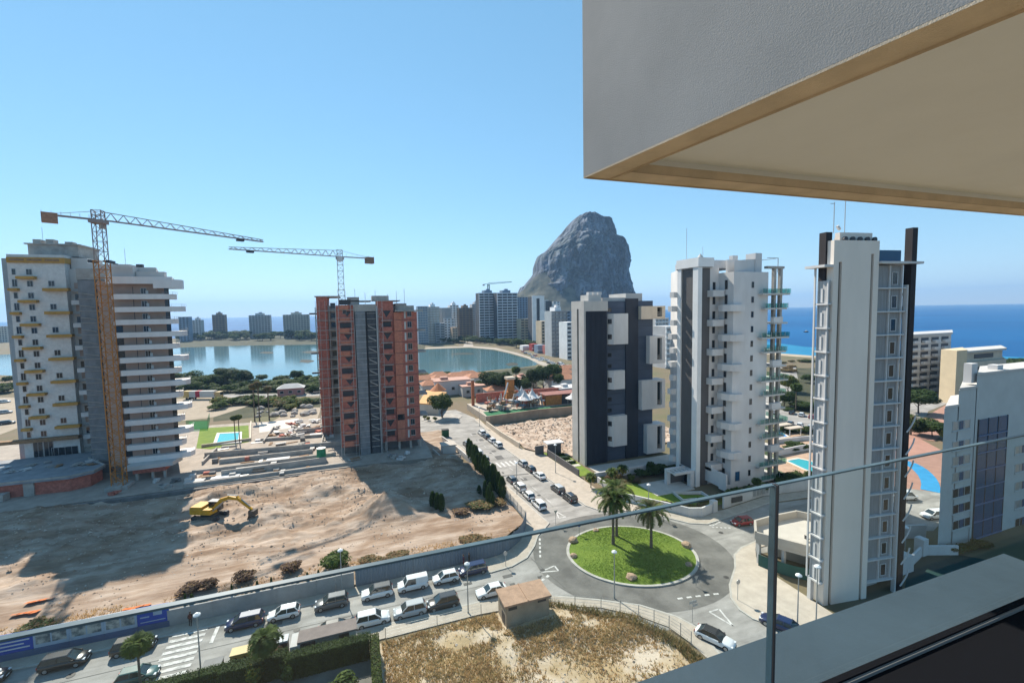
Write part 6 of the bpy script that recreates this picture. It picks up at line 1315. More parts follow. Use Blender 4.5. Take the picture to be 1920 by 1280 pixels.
for i in range(26):
    x, y = rr.uniform(49.5, 57), rr.uniform(79.5, 84)
    shrub(x, y, rr.uniform(.7, 1.9), rr.uniform(.6, 1.3), rr.choice((3, 6, 4, 2, 7)), 'mixed shrub in the garden bed before the white wall', 'garden bed shrubs', i)
for i in range(20):
    t = i / 19; x, y = 51.5 + 9.5 * t, 69.8 - 5.6 * t + rr.uniform(0, .8); shrub(x, y, rr.uniform(.8, 1.5), rr.uniform(.5, .8), rr.choice((2, 6, 3)), 'spiky shrub behind the curving garden wall', 'shrubs behind the curving wall', i)
for i in range(16):
    x, y = 62 + i * 1.5, 66.5 + rr.uniform(-.3, .6); shrub(x, y, rr.uniform(1.0, 1.8), rr.uniform(.9, 1.3), rr.choice((1, 0)), 'dark shrub behind the long white garden wall', 'shrubs behind the long wall', i)
for i in range(12):
    x, y = 60 + rr.uniform(0, 8), 82.5 + rr.uniform(-2, 2); shrub(x, y, rr.uniform(1.5, 3.2), rr.uniform(1, 2), 1, 'dark shrub in the shade between the dark and the white tower', 'shaded shrubs', i)
# ================================================================ far buildings
def tone(n, c): return mat('far_' + n, c, .85, .08, .15)
FWh, FGr, FBe, FBl, FDk, FCr, FBr, FTn = tone('white', (.74, .73, .72)), tone('grey', (.46, .46, .46)), tone('beige', (.54, .48, .40)), tone('blue', (.20, .26, .34)), tone('dark', (.07, .075, .085)), tone('cream', (.52, .42, .29)), tone('brown', (.24, .17, .12)), tone('tan', (.46, .34, .24))
def far(px0, px1, pyt, pyb, wm, label, style='win', bm=None, dep=14, cap=None, group='far apartment blocks', fh=3.0, cols=None, yoff=0):
    pm = (px0 + px1) / 2; gx, gy = G(pm, pyb); gy += yoff; x0, zt = AY(px0, pyt, gy); x1, _ = AY(px1, pyt, gy); zt = max(zt, 6)
    o = thing('apartment_block', ((x0 + x1) / 2, gy + dep / 2, 0), label, 'building', group); w = x1 - x0
    bx(o, 'wall', wm, x0, x1, gy, gy + dep, 0, zt); n = max(2, int(zt / fh)); bm = bm or FDk
    if style == 'bands':
        o2 = part(o, 'balconies', bm, lambda b: [b.box(x0 - .4, x1 + .4, gy - 1.3, gy - .01, zt * k / n - 1.1, zt * k / n) for k in range(1, n + 1)]); tag(o2, kind='stuff')
        o2 = part(o, 'partitions', bm, lambda b: [b.box(x0 + w * q / 4 - .2, x0 + w * q / 4 + .2, gy - 1.1, gy - .02, 1, zt - .3) for q in range(5)]); tag(o2, kind='stuff')
    elif style in ('win', 'grid'):
        c = cols or max(2, int(w / 4.0)); f = .55 if style == 'win' else .74
        o2 = part(o, 'windows', darkglass if style == 'win' else FDk, lambda b: [b.box(x0 + w * (q + .5 - f / 2) / c, x0 + w * (q + .5 + f / 2) / c, gy - .06, gy - .01, zt * k / n + 1.0, zt * k / n + 2.5) for k in range(n) for q in range(c)]); tag(o2, kind='stuff')
        if style == 'grid': o2 = part(o, 'balconies', wm, lambda b: [b.box(x0 + w * (q + .1) / c, x0 + w * (q + .9) / c, gy - 1.1, gy - .07, zt * k / n, zt * k / n + 1.0) for k in range(1, n) for q in range(c)]); tag(o2, kind='stuff')
    if cap: part(o, 'roof_house', cap if hasattr(cap, 'name') else wm, lambda b: (b.box(x0 + w * .3, x0 + w * .7, gy + 2, gy + dep - 2, zt, zt + 3.2), b.box(x0 + w * .45, x0 + w * .6, gy + 4, gy + 8, zt + 3.2, zt + 5)))
    return o
far(334, 354, 594, 640, FBl, 'dark narrow block beside the left tower across the lake', 'win'); far(360, 377, 600, 637, FGr, 'slim grey stepped block across the lake', 'win', cap=True)
far(397, 421, 590, 634, FBr, 'brown block rising from trees across the lake', 'grid', cap=True); far(466, 506, 591, 634, FGr, 'grey blue block with balcony rows across the lake', 'grid', cap=True); far(530, 579, 590, 634, FBe, 'wide beige block across the lake', 'grid', cap=True)
far(783, 801, 574, 645, FBl, 'blue glass block beside the red tower across the lake', 'bands', FGr); far(800, 823, 575, 643, FWh, 'pale block with a white stair strip beside the lake', 'bands', FBe, cap=True); far(822, 845, 577, 640, FGr, 'grey block with long balconies beside the lake', 'bands', FGr)
far(843, 860, 572, 636, FWh, 'tall pale block with roof tower beside the lake', 'win', cap=True); far(860, 886, 577, 636, FBr, 'brown block with open balcony grid', 'grid', cap=True); far(885, 902, 570, 634, FGr, 'grey brown block left of the striped tower', 'grid', cap=True, yoff=20)
far(832, 852, 597, 640, FWh, 'lower pale apartment block at the lake bend', 'win'); far(848, 858, 614, 643, FTn, 'small orange cream block at the lake bend', 'win'); far(816, 834, 606, 643, FGr, 'lower grey block behind the lake shore', 'grid')
far(898, 934, 549, 641, FDk, 'white banded tower with dark glass, left half, below the thin crane', 'bands', tone('bandwhite', (.62, .64, .68)), 16, FBl, fh=3.2); far(932, 969, 549, 641, FDk, 'white banded tower with dark glass, right half', 'bands', tone('bandwhite', (.62, .64, .68)), 16, FBl, fh=3.2, yoff=-4)
far(968, 1000, 557, 640, FBl, 'dark blue block behind the slender arch tower', 'win', yoff=60); far(976, 999, 598, 642, FCr, 'cream block with orange loggias near the promenade', 'grid')
ar = far(998, 1019, 556, 646, FDk, 'slender dark tower in a tall white frame by the promenade', 'none')
gx, gy = G(1008, 646); xa_, zt_ = AY(998, 556, gy); xb_, _ = AY(1019, 556, gy); part(ar, 'white_frame', FWh, lambda b: (b.prism([(xa_ - .6, gy - 1), (xa_ + 4.6, gy - 1), (xa_ + 4.6, gy - .02), (xa_ - .6, gy - .02)], 0, zt_ + 1), b.box(xb_ - 5, xb_ + .6, gy - 1, gy - .02, zt_ * .45, zt_ + 1), b.box(xa_ + 4.61, xb_ - 5.01, gy - 1, gy - .02, zt_ - 2, zt_ + 1)))
far(1016, 1027, 563, 640, FGr, 'grey block with side balconies behind the cream block', 'bands', FWh, yoff=60); far(1025, 1036, 564, 640, FDk, 'dark narrow block behind the cream block', 'none', yoff=60); far(1037, 1050, 565, 640, FWh, 'white narrow block with a dark strip', 'win', cols=2, yoff=60)
far(1015, 1036, 602, 655, FCr, 'cream block with a pale stair strip', 'win', cols=3); far(1034, 1062, 583, 668, FGr, 'wide grey banded block before the dark tower', 'bands', tone('midgrey', (.27, .27, .28)), cap=FWh); far(1061, 1079, 583, 664, FBl, 'dark block beside the frame of the dark tower', 'win', yoff=30); far(1063, 1080, 604, 674, FWh, 'white block with dark windows at the edge of the dark tower', 'grid', cols=2)
far(1228, 1252, 596, 664, FGr, 'grey terraced block seen between the dark and white towers', 'bands', FWh); far(1248, 1276, 612, 690, FGr, 'lower grey terraced block seen beside the white tower', 'bands', FWh)
far(1146, 1160, 540, 590, FWh, 'pale high block at the foot of the rock, left', 'win', yoff=200); far(1158, 1172, 538, 590, FWh, 'pale high block at the foot of the rock, right', 'win', yoff=200); far(1105, 1125, 545, 590, FBe, 'beige block at the foot of the rock', 'grid', yoff=150)
far(-20, 12, 612, 642, FBe, 'low beige block at the left edge across the lake', 'win', cols=6)
# low shops along the promenade
for i, (px0, px1, t, bse, m, l) in enumerate(((998, 1008, 645, 658, mat('red_shop', (.34, .05, .05), .8, .1, 1), 'small red shop on the promenade'), (1008, 1022, 647, 662, FBl, 'small glazed shop on the promenade'), (1024, 1036, 648, 664, mat('pinkred_shop', (.42, .14, .12), .8, .1, 1), 'small shop with red awning on the promenade'), (980, 994, 648, 656, FWh, 'small white kiosk on the promenade'))):
    gx, gy = G((px0 + px1) / 2, bse); x0, zt = AY(px0, t, gy); x1, _ = AY(px1, t, gy); o = thing('shop', ((x0 + x1) / 2, gy, 0), l, 'building'); bx(o, 'wall', m, x0, x1, gy, gy + 8, 0, max(3, zt)); bx(o, 'awning', FWh, x0 - .3, x1 + .3, gy - 1.5, gy - .01, 2.4, 2.7)
rr = random.Random(9)
for i in range(34):
    t = rr.random(); px = 980 + t * 100; py = 662 + t * 32 + rr.uniform(-3, 4); x, y = G(px, py)
    o = thing('parked_car', (x, y, .05), 'tiny parked car in the row along the promenade', 'car', 'cars along the promenade', R(-60)); L, Wd = 4.2, 1.8
    q = put('body', car_meshes('hatch')['body'], o); q.material_slots[0].link = 'OBJECT'; q.material_slots[0].material = CP[rr.choice(('white', 'white', 'silver', 'darkgrey', 'red'))]
    q = put('roof', car_meshes('hatch')['roof'], o); q.material_slots[0].link = 'OBJECT'; q.material_slots[0].material = CP['white']; put('windscreen', car_meshes('hatch')['windscreen'], o); put('side_window', car_meshes('hatch')['side_window'], o)
# thin crane over the striped tower
gx, gy = G(930, 641); K4 = thing('tower_crane', (gx, gy + 24, 0), 'small green crane over the white banded towers far away', 'crane'); gcr = mat('crane_green', (.10, .20, .18), .6, .1, 1)
zt = AY(930, 533, gy + 24)[1]; part(K4, 'mast', gcr, lambda b: mast(b, gx - 1, gy + 24, 0, zt, 2.2, 4, .45)); part(K4, 'jib', gcr, lambda b: (jib(b, (gx - 1, gy + 24, zt), (1, -.25, 0), 30, 1.8, .6, 1.2, 3, .35, -2.5), b.bar((gx - 1, gy + 24, zt + .4), (gx - 7, gy + 25.5, zt), .5))); part(K4, 'counterweight', conc, lambda b: b.cbox((gx - 7, gy + 25.5, zt - .8), (2, 2, 2)))

# ================================================================ hotels on the right
HO = thing('grey_hotel', (227, 121, 0), 'grey hotel with rows of white balconies near the sea', 'building'); YH = 115
part(HO, 'wall', offwhite, lambda b: b.prism([(213, YH), (240.5, YH), (262, YH + 10), (236, YH + 10)], 0, 24.8)); part(HO, 'roof_rim', FGr, lambda b: b.prism([(212.6, YH - .5), (241, YH - .5), (263, YH + 10.2), (235, YH + 10.2)], 24.82, 25.6)); bx(HO, 'side_stair', FGr, 240.52, 243, YH + 1, YH + 2.5, 0, 22)
for r_ in range(8):
    for c in range(4):
        x = 213.8 + c * 6.8; z = 22.0 - r_ * 2.95
        if z < .8: continue
        bx(HO, 'loggia', darkfr, x, x + 4.9, YH - .05, YH - .005, z, z + 2.0); bx(HO, 'balcony', white, x + (.2 if r_ % 2 else .6), x + 4.4, YH - 1.2, YH - .06, z - .2, z + .85)
for c in range(4): bx(HO, 'entrance', darkglass, 214 + c * 6.8, 218.8 + c * 6.8, YH - .08, YH - .051, .3, 3.4)
CH_ = thing('cream_hotel', (230, 106, 0), 'cream hotel with a dark terrace storey near the sea', 'building'); crm = mat('cream_render', (.60, .49, .33), .85, .06, .4)
part(CH_, 'wall', crm, lambda b: b.prism([(211.5, 99), (218, 99), (230, 106), (213, 104.5)], 0, 20.3)); part(CH_, 'main_wall', beige, lambda b: b.prism([(218.02, 100), (247, 100), (262, 108), (232, 108)], 0, 15.2)); part(CH_, 'upper_storey', beige, lambda b: b.prism([(222, 101.5), (247.5, 101.5), (260, 108), (234, 108)], 15.22, 18.8)); part(CH_, 'roof_slab', offwhite, lambda b: b.prism([(221, 100.5), (248, 100.5), (262, 108), (234, 108)], 18.82, 19.6))
for k in range(4): bx(CH_, 'terrace_opening', darkfr, 226, 243, 99.85, 99.99, 11.6 - k * 3.1, 13.2 - k * 3.1); bx(CH_, 'side_window', darkfr, 221.5, 223.5, 99.86, 99.992, 11.6 - k * 3.1, 13 - k * 3.1)
bx(CH_, 'terrace_opening', darkfr, 228, 241, 101.4, 101.49, 16.2, 17.9)
# ================================================================ pale grey apartment block on the right
AP = thing('grey_apartment_block', (100, 46, -2), 'pale grey apartment block with stepped roof and blue glazed stair', 'building'); apm = mat('pale_grey_render', (.47, .49, .48), .85, .05, .4, .04, 8)
YP = 40.0
steps = [(1771, 1798, 765), (1798, 1832, 731), (1832, 1990, 703)]
for i, (a, c, t) in enumerate(steps):
    x0, zt = AY(a, t, YP); x1, _ = AY(c, t, YP); part(AP, 'wall', apm, lambda b: b.prism([(x0 + (.02 if i else 0), YP), (x1, YP), (x1 + 10, YP + 4), (x0 + 10.5, YP + 4)], -3, zt)); part(AP, 'roof_rim', offwhite, lambda b: b.prism([(x0 - .15, YP - .15), (x1 + .01, YP - .15), (x1 + 10, YP + 4.1), (x0 + 10, YP + 4.1)], zt + .002 + .004 * i, zt + .35))
x0, zt = AY(1826, 690, YP); bx(AP, 'chimney', white, x0 + .4, x0 + 1.9, YP + .4, YP + 1.4, 25.5, zt + .6); x0, zt = AY(1880, 690, YP); bx(AP, 'chimney', white, x0, x0 + 1.6, YP + .6, YP + 1.8, 25.5, zt + .4)
gx0, gz1 = AY(1834, 786, YP); gx1, _ = AY(1888, 786, YP); _, gz0 = AY(1860, 1030, YP); nF = 8
for k in range(nF):
    za, zb = gz0 + (gz1 - gz0) * k / nF, gz0 + (gz1 - gz0) * (k + 1) / nF
    for c in range(3): bx(AP, 'stair_pane', blueglass, gx0 + (gx1 - gx0) * c / 3 + .06, gx0 + (gx1 - gx0) * (c + 1) / 3 - .06, YP - .1, YP - .02, za + .3, zb - .06)
    bx(AP, 'stair_transom', mat('blue_steel', (.10, .16, .28), .5, .05, 1), gx0, gx1, YP - .2, YP - .01, za + .02, za + .24)
for c in range(4): x = gx0 + (gx1 - gx0) * c / 3; bx(AP, 'stair_mullion', darkfr, x - .05, x + .05, YP - .16, YP - .005, gz0, gz1)
for k, py in enumerate((790, 823, 852, 882, 912, 942, 972)):
    xa1, z1 = AY(1786, py, YP); xb1, _ = AY(1819, py, YP); zc = z1 - 1.9 * (1 if k else .8)
    win(AP, (xa1 + xb1) / 2, YP, zc, xb1 - xa1, 1.5, apm, galv if k < 4 else darkglass, mull=2, sill=True); bx(AP, 'open_sash', blueglass, (xa1 + xb1) / 2 - .55, (xa1 + xb1) / 2 + .45, YP - .06, YP - .03, zc + .12, zc + 1.4)
for k, py in enumerate((834, 868, 902, 936, 970, 1004)):
    xa1, z1 = AY(1903, py, YP); win(AP, xa1 + 2.2, YP, z1 - 1.7, 4.4, 1.5, apm, galv if k != 4 else darkglass, mull=2, sill=True); bx(AP, 'open_sash', blueglass, xa1 + 2.2, xa1 + 3.2, YP - .06, YP - .03, z1 - 1.58, z1 - .3)

# ================================================================ terrace building and yard by the slim tower
TB = thing('terrace_building', (60, 45, 0), 'low building with a pale roof terrace and green fence below', 'building'); tbm = mat('terrace_wall', (.44, .40, .35), .85, .06, .6)
tp = [(54.3, 47.3), (57.2, 50.0), (61.0, 50.2), (66, 50), (68.5, 46.4), (68, 42.5), (58.2, 41.2)]
part(TB, 'floor_slab', tbm, lambda b: b.prism(tp, 3.4, 4.0)); part(TB, 'parapet', tbm, lambda b: b.path([(x, y, 4.001) for x, y in tp], .28, 1.1, closed=True)); part(TB, 'terrace_floor', mat('terrace_tiles', (.50, .46, .41), .9, .06, .6), lambda b: b.sheet([(RCx * .98 + 61 * .02, RCy * .98 + 46 * .02) for RCx, RCy in tp], 4.012))
part(TB, 'ground_wall', tbm, lambda b: b.prism([(58.5, 48.8), (66, 48.8), (67.5, 46), (67, 43.5), (61, 44.5)], .1, 3.39))
for p in ((54.9, 47.2), (57.4, 49.6), (58.6, 41.8), (56.4, 44.4)): part(TB, 'column', offwhite, lambda b: b.box(p[0], p[0] + .4, p[1], p[1] + .4, 0, 3.39))
part(TB, 'screen_wall', mat('green_screen', (.012, .085, .075), .6, .1, .8), lambda b: b.path([(54.5, 46.9, .14), (55.2, 44.9, .14), (56.6, 42.8, .14), (58.6, 40.9, .14)], .08, 1.7))
for k in range(2): part(TB, 'terrace_chair', darkfr, lambda b: (b.box(60.2 + k * 1.4, 60.7 + k * 1.4, 43.8, 44.3, 4.4, 4.46), b.box(60.2 + k * 1.4, 60.24 + k * 1.4, 43.8, 44.3, 4.46, 4.95), b.bar((60.25 + k * 1.4, 43.85, 4.02), (60.25 + k * 1.4, 43.85, 4.4), .05), b.bar((60.65 + k * 1.4, 44.25, 4.02), (60.65 + k * 1.4, 44.25, 4.4), .05)))
LW = thing('low_white_wall', (52.5, 34.5, 0), 'low wall with white coping below the slim tower', 'wall'); part(LW, 'wall', mat('brown_wall', (.30, .22, .17), .9, .1, 1), lambda b: (b.box(50.4, 56.8, 34.4, 34.7, 0, 1.2), b.box(50.4, 50.7, 32, 34.4, 0, 1.2))); part(LW, 'coping', white, lambda b: (b.box(50.3, 56.9, 34.3, 34.8, 1.202, 1.34), b.box(50.3, 50.8, 32, 34.29, 1.202, 1.34)))
YD_ = thing('yard_wall', (78, 40, 0), 'white stepped yard walls between the slim tower and the apartment block', 'wall')
part(YD_, 'wall', white, lambda b: (b.path([(70.5, 44.5, 0), (80, 45.5, 0), (86, 43.2, 0)], .3, 2.2), b.path([(73.2, 38.6, 0), (79.6, 40.2, 0), (84.5, 38.4, 0)], .3, 1.5), b.box(71.2, 73.6, 38.0, 40.2, 0, 2.4), b.box(79.2, 80.4, 39.8, 41, 0, 2.6)))
part(YD_, 'roofed_box', white, lambda b: b.box(74, 81, 45.8, 50, 0, 2.8))
b = MB(); b.sheet([(67, 30), (92, 30), (85, 38), (80, 40), (73, 38.4), (68, 36)], .07); struct('green_court', mat('court_green', (.015, .045, .04), .8, .1, .4, world=True), b)
rr = random.Random(21)
for i in range(9): shrub(84.2 + i * .9 + rr.uniform(-.2, .2), 39.0 - i * .12, rr.uniform(1, 1.8), rr.uniform(.8, 1.2), 1, 'dark shrub at the foot of the grey apartment block', 'shrubs at the apartment block', i)
b = MB(); b.sheet([(92, 46), (135, 60), (150, 78), (140, 80), (118, 70), (96, 62)], .056); struct('red_pavement', mat('red_paving', (.36, .20, .15), .9, .1, .5, world=True), b)
b = MB()
bp_ = [G(*p) for p in ((1680, 864), (1692, 865), (1704, 868), (1714, 873), (1723, 879), (1731, 886), (1738, 894), (1743, 903), (1745, 911), (1744, 921))]
for k in range(len(bp_) - 1): strip(b, bp_[k], bp_[k + 1], 2.9, .075 + .004 * k)
struct('blue_path', mat('blue_path_paint', (.03, .26, .50), .7, .08, .5, world=True), b)
b = MB(); b.sheet([(150, 74), (230, 100), (230, 106), (146, 82)], .066); struct('red_verge', MATS['red_paving'], b)
b = MB(); b.sheet([(86, 62), (105, 58), (112, 50), (90, 44), (82, 47)], .060); struct('car_park', asphalt, b)
b = MB(); b.sheet([G(*p) for p in ((1440, 770), (1470, 768), (1540, 782), (1540, 818), (1500, 806), (1440, 790))], .064); struct('car_park', asphalt, b)
b = MB(); b.sheet([G(*p) for p in ((1440, 905), (1440, 800), (1500, 815), (1545, 835), (1545, 905))], .068); struct('pool_terrace', mat('terrace_paving', (.40, .28, .20), .9, .12, .5, world=True), b)
pwl = thing('pool_wall', (*G(1490, 848), 0), 'long white wall between the two pools of the white towers', 'wall'); part(pwl, 'wall', white, lambda b: b.path([(*G(1452, 856), 0), (*G(1500, 846), 0), (*G(1545, 840), 0)], .3, 1.6)); part(pwl, 'upper_wall', white, lambda b: b.path([(*G(1452, 832), 0), (*G(1500, 826), 0), (*G(1545, 822), 0)], .3, 1.2))
for i, (px, py) in enumerate(((1445, 806), (1468, 810), (1488, 816))):
    x, y = G(px, py); o = thing('pool_pergola', (x, y, 0), 'beige flat roofed pavilion beside the blue pool, %s from the left' % ('first', 'second', 'third')[i], 'pavilion', 'pool pavilions'); bx(o, 'roof', beige, x - 2.6, x + 2.6, y - 1, y + 1, 2.2, 2.5); [bx(o, 'post', white, x + sx * 2.2 - .1, x + sx * 2.2 + .1, y - .6, y - .4, 0, 2.19) for sx in (-1, 1)]
# pools between the white towers
def pool(name, px, label, deckm, wm, grow=1.25, z0=0):
    pts = [Vector(G(*p, z0)) for p in px]; c = sum(pts, Vector((0, 0))) / len(pts); o = thing(name, (c.x, c.y, 0), label, 'pool')
    part(o, 'deck', deckm, lambda b: b.prism([tuple(c + (p - c) * grow) for p in pts], 0, .35)); part(o, 'water', wm, lambda b: b.sheet([tuple(p) for p in pts], .362)); part(o, 'rim', white, lambda b: b.path([(p.x, p.y, .30) for p in pts], .35, .12, closed=True)); return o
pw1 = mat('pool_turquoise', (.02, .30, .32), .05, 0, bump=.03, bscale=2, spec=.5); pw2 = mat('pool_blue', (.04, .25, .62), .05, 0, bump=.03, bscale=2, spec=.5); pw3 = mat('pool_cyan', (.07, .42, .46), .05, 0, bump=.03, bscale=2, spec=.5)
deck = mat('pool_deck', (.55, .44, .32), .9, .08, .6)
pool('swimming_pool', [(1474, 866), (1497, 862), (1524, 868), (1530, 880), (1524, 888), (1508, 882)], 'turquoise pool with a tan deck between the white towers', deck, pw1)
pool('swimming_pool', [(1455, 824), (1455, 806), (1478, 820)], 'bright blue triangular pool behind the white tower', deck, pw2, 1.3)
pool('swimming_pool', [(405, 833), (411, 815), (449, 813), (448, 829)], 'cyan pool on the lawn beside the left tower', white, pw3, z0=PZ)
b = MB(); b.sheet([G(*p, PZ) for p in ((368, 840), (375, 803), (466, 797), (467, 828), (395, 842))], PZ + .02); struct('pool_lawn', lawnm, b)
for o_ in list(bpy.data.objects):
    if o_.get('label') == 'cyan pool on the lawn beside the left tower': o_.location.z = PZ + .02
PC = thing('padel_court', (*G(372, 815), 0), 'green glazed padel court beside the left tower', 'court')
x0, y0 = G(352, 812); part(PC, 'floor', mat('padel_green', (.03, .16, .05), .8, .1, .5), lambda b: b.prism([G(350, 812), G(390, 810), G(394, 795), G(356, 797)], 1.21, 1.26)); part(PC, 'glass_wall', glassmat('court_glass', (.55, .72, .62), .3), lambda b: b.path([(*G(350, 812), 1.2), (*G(390, 810), 1.2), (*G(394, 795), 1.2)], .06, 3))
# ================================================================ construction clutter on the platform
rr = random.Random(31); tones = [conc, offwhite, wood, galv, white, brickm, darkconc]
LOWW = [((-36, 112.2), (-2, 113.4)), ((-37, 121), (-6, 122.5)), ((-33, 127), (-12, 127.2)), ((-38, 134), (-3, 131)), ((-27, 145), (-10, 143)), ((-26, 143), (-26, 160)), ((-10, 131), (-10, 150)), ((-18, 150), (-4, 150)), ((-37, 128), (-37, 140)), ((-30, 116.5), (-8, 117.6))]
for i, (p, q) in enumerate(LOWW):
    o = thing('concrete_wall', (p[0], p[1], PZ), 'low raw concrete wall on the construction slab between the towers', 'wall', 'raw concrete walls'); part(o, 'wall', conc, lambda b: b.path([(*p, PZ), (*q, PZ)], .35, rr.uniform(.7, 1.6)))
for i in range(70):
    x, y = rr.uniform(-37, -1), rr.uniform(113, 150)
    if x < -27 and y > 141: y -= 25
    if x > -6 and y > 117: x = rr.uniform(-36, -12)
    kind = rr.randrange(4); m = rr.choice(tones); a = rr.choice((0, 0, PI / 2, .3))
    if kind == 0: o = thing('formwork_stack', (x, y, PZ), 'stack of formwork boards on the construction slab between the towers', 'building material', 'formwork stacks'); [part(o, 'board', rr.choice((wood, conc, offwhite)), lambda b: b.cbox((x, y, PZ + .12 + k * .2), (rr.uniform(1.8, 3.2), rr.uniform(.8, 1.4), .14), a)) for k in range(rr.randint(2, 4))]
    elif kind == 1: o = thing('concrete_slab', (x, y, PZ), 'raised pale slab patch on the construction ground between the towers', 'slab', 'slab patches'); part(o, 'slab', rr.choice((offwhite, conc, white)), lambda b: b.cbox((x, y, PZ + .2), (rr.uniform(3, 8), rr.uniform(1.0, 2.6), .4), 0))
    elif kind == 2: o = thing('pallet_block', (x, y, PZ), 'pallet of blocks on the construction slab between the towers', 'building material', 'block pallets'); part(o, 'pallet', wood, lambda b: b.cbox((x, y, PZ + .08), (1.3, 1.1, .15), a)); part(o, 'blocks', rr.choice((brickm, darkconc, offwhite)), lambda b: b.cbox((x, y, PZ + .6), (1.2, 1.0, .85), a))
    else: o = thing('prop_bundle', (x, y, PZ), 'bundle of steel props on the construction slab between the towers', 'building material', 'prop bundles'); part(o, 'props', rr.choice((galv, wood)), lambda b: [b.bar((x + math.cos(a) * -1.5 - math.sin(a) * .13 * k, y + math.sin(a) * -1.5 + math.cos(a) * .13 * k, PZ + .1), (x + math.cos(a) * 1.5 - math.sin(a) * .13 * k, y + math.sin(a) * 1.5 + math.cos(a) * .13 * k, PZ + .1), .1) for k in range(6)])
for i in range(60):
    x, y = rr.uniform(-25, -4), rr.uniform(146, 167); kind = rr.randrange(3); m = rr.choice(tones); a = rr.random() * 3
    o = thing('material_heap', (x, y, PZ), 'heap of planks and crates on the rear part of the construction slab', 'building material', 'rear material heaps')
    part(o, 'heap', m, lambda b: [b.cbox((x + rr.uniform(-.7, .7), y + rr.uniform(-.7, .7), PZ + .2 + .22 * q), (rr.uniform(.6, 2.6), rr.uniform(.4, 1.2), rr.uniform(.15, .6)), a + rr.uniform(-.3, .3)) for q in range(3)])
for i in range(26):
    x, y = rr.uniform(-50, 16), rr.uniform(112, 119)
    if -38 < x < 0: continue
    o = thing('site_material', (x, y, PZ), 'small heap of site material in the shade at the foot of a tower', 'building material', 'shaded site material'); part(o, 'heap', rr.choice(tones), lambda b: [b.cbox((x + rr.uniform(-.6, .6), y + rr.uniform(-.4, .4), PZ + .2 + .15 * q), (rr.uniform(.5, 1.6), rr.uniform(.4, 1), rr.uniform(.2, .5)), rr.random() * 3) for q in range(4)])
SL = thing('green_silo', (*G(603, 862, PZ), PZ), 'green netted silo drum on the construction slab', 'silo'); sx, sy = G(603, 862, PZ); part(SL, 'drum', mat('silo_green', (.03, .20, .10), .8, .15, 1.5), lambda b: b.cyl((sx, sy, PZ), (sx, sy, PZ + 3), 1.15, 1.05, 14)); part(SL, 'rim', galv, lambda b: b.cyl((sx, sy, PZ + 3.0), (sx, sy, PZ + 3.12), 1.1, 1.1, 14))
part(SL, 'stand', galv, lambda b: [b.bar((sx + .9 * math.cos(k * 1.57), sy + .9 * math.sin(k * 1.57), PZ), (sx + .9 * math.cos(k * 1.57), sy + .9 * math.sin(k * 1.57), PZ + .5), .12) for k in range(4)])
CW = thing('pool_terrace_wall', (-40, 150, 0), 'beige terrace wall along the pool lawn', 'wall'); part(CW, 'wall', beige, lambda b: b.path([(*G(380, 846), 0), (*G(470, 833), 0), (*G(471, 800), 0)], .4, 2.0))
b = MB(); b.sheet([G(*p) for p in ((487, 818), (486, 800), (560, 790), (566, 806))], PZ + .03); struct('pale_slab', mat('pale_screed', (.58, .53, .47), .9, .06, .5, world=True), b)
# stone heaps by the mound
for i in range(22):
    px, py = rr.uniform(480, 590), rr.uniform(762, 782); x, y = G(px, py); s = rr.uniform(.7, 1.8)
    o = boulder(x, y, s, mat('grey_stone', (.34, .31, .28), .9, .2, 1, .4, 3), 'pale stone block in the heap below the green mound', 0, i); o['group'] = 'stone heap'; o.name = 'stone_block'
# rubble chunks on the dirt site and the excavated lot: uncountable
def rubble(name, label, n, area, hf, mats, smin, smax, seed, mask):
    rr = random.Random(seed); b = MB()
    for _ in range(n):
        x, y = rr.uniform(*area[:2]), rr.uniform(*area[2:])
        if not mask(x, y): continue
        s = rr.uniform(smin, smax) * (1 if rr.random() > .1 else 1.8); i = len(b.v); z = hf(x, y)
        for p in ((1, 0, 0), (-1, 0, 0), (0, 1, 0), (0, -1, 0), (0, 0, .8), (0, 0, -.5)): b.v.append((x + p[0] * s * rr.uniform(.5, 1.2), y + p[1] * s * rr.uniform(.5, 1.2), z + p[2] * s * rr.uniform(.4, 1.1)))
        m = rr.randrange(len(mats))
        for f in ((0, 2, 4), (2, 1, 4), (1, 3, 4), (3, 0, 4), (2, 0, 5), (1, 2, 5), (3, 1, 5), (0, 3, 5)): b.f.append(tuple(i + k for k in f)); b.m.append(m)
    return tag(b.build(name, mats), label, 'rubble', kind='stuff')
rubm = [mat('rubble_a', (.40, .31, .23), .95, .15, 2), mat('rubble_b', (.28, .20, .14), .95, .15, 2), mat('rubble_c', (.50, .43, .36), .95, .15, 2)]
rubble('site_rubble', 'broken stones and clods scattered over the dirt site', 7000, (-75, 27, 66, 109), site_h, rubm, .04, .2, 1, lambda x, y: x < site_clip(999, y)[0] - .3 and (noise.noise(Vector((x * .12, y * .2, 1))) > -.05 or y > 86))
rubble('lot_rubble', 'broken masonry rubble covering the excavated lot', 2200, (44, 90, 103, 138), rub_h, rubm + rubm, .08, .42, 2, lambda x, y: x > rub_clip(0, y)[0] + .5)
rubble('dry_lot_stones', 'small stones on the pale soil of the vacant lot', 1500, (2, 33, 32, 50), lot_h, rubm, .04, .14, 3, lambda x, y: x < lot_clip(99, y)[0] - .3)
tarp = mat('orange_tarp', (.50, .13, .03), .8, .15, 2)
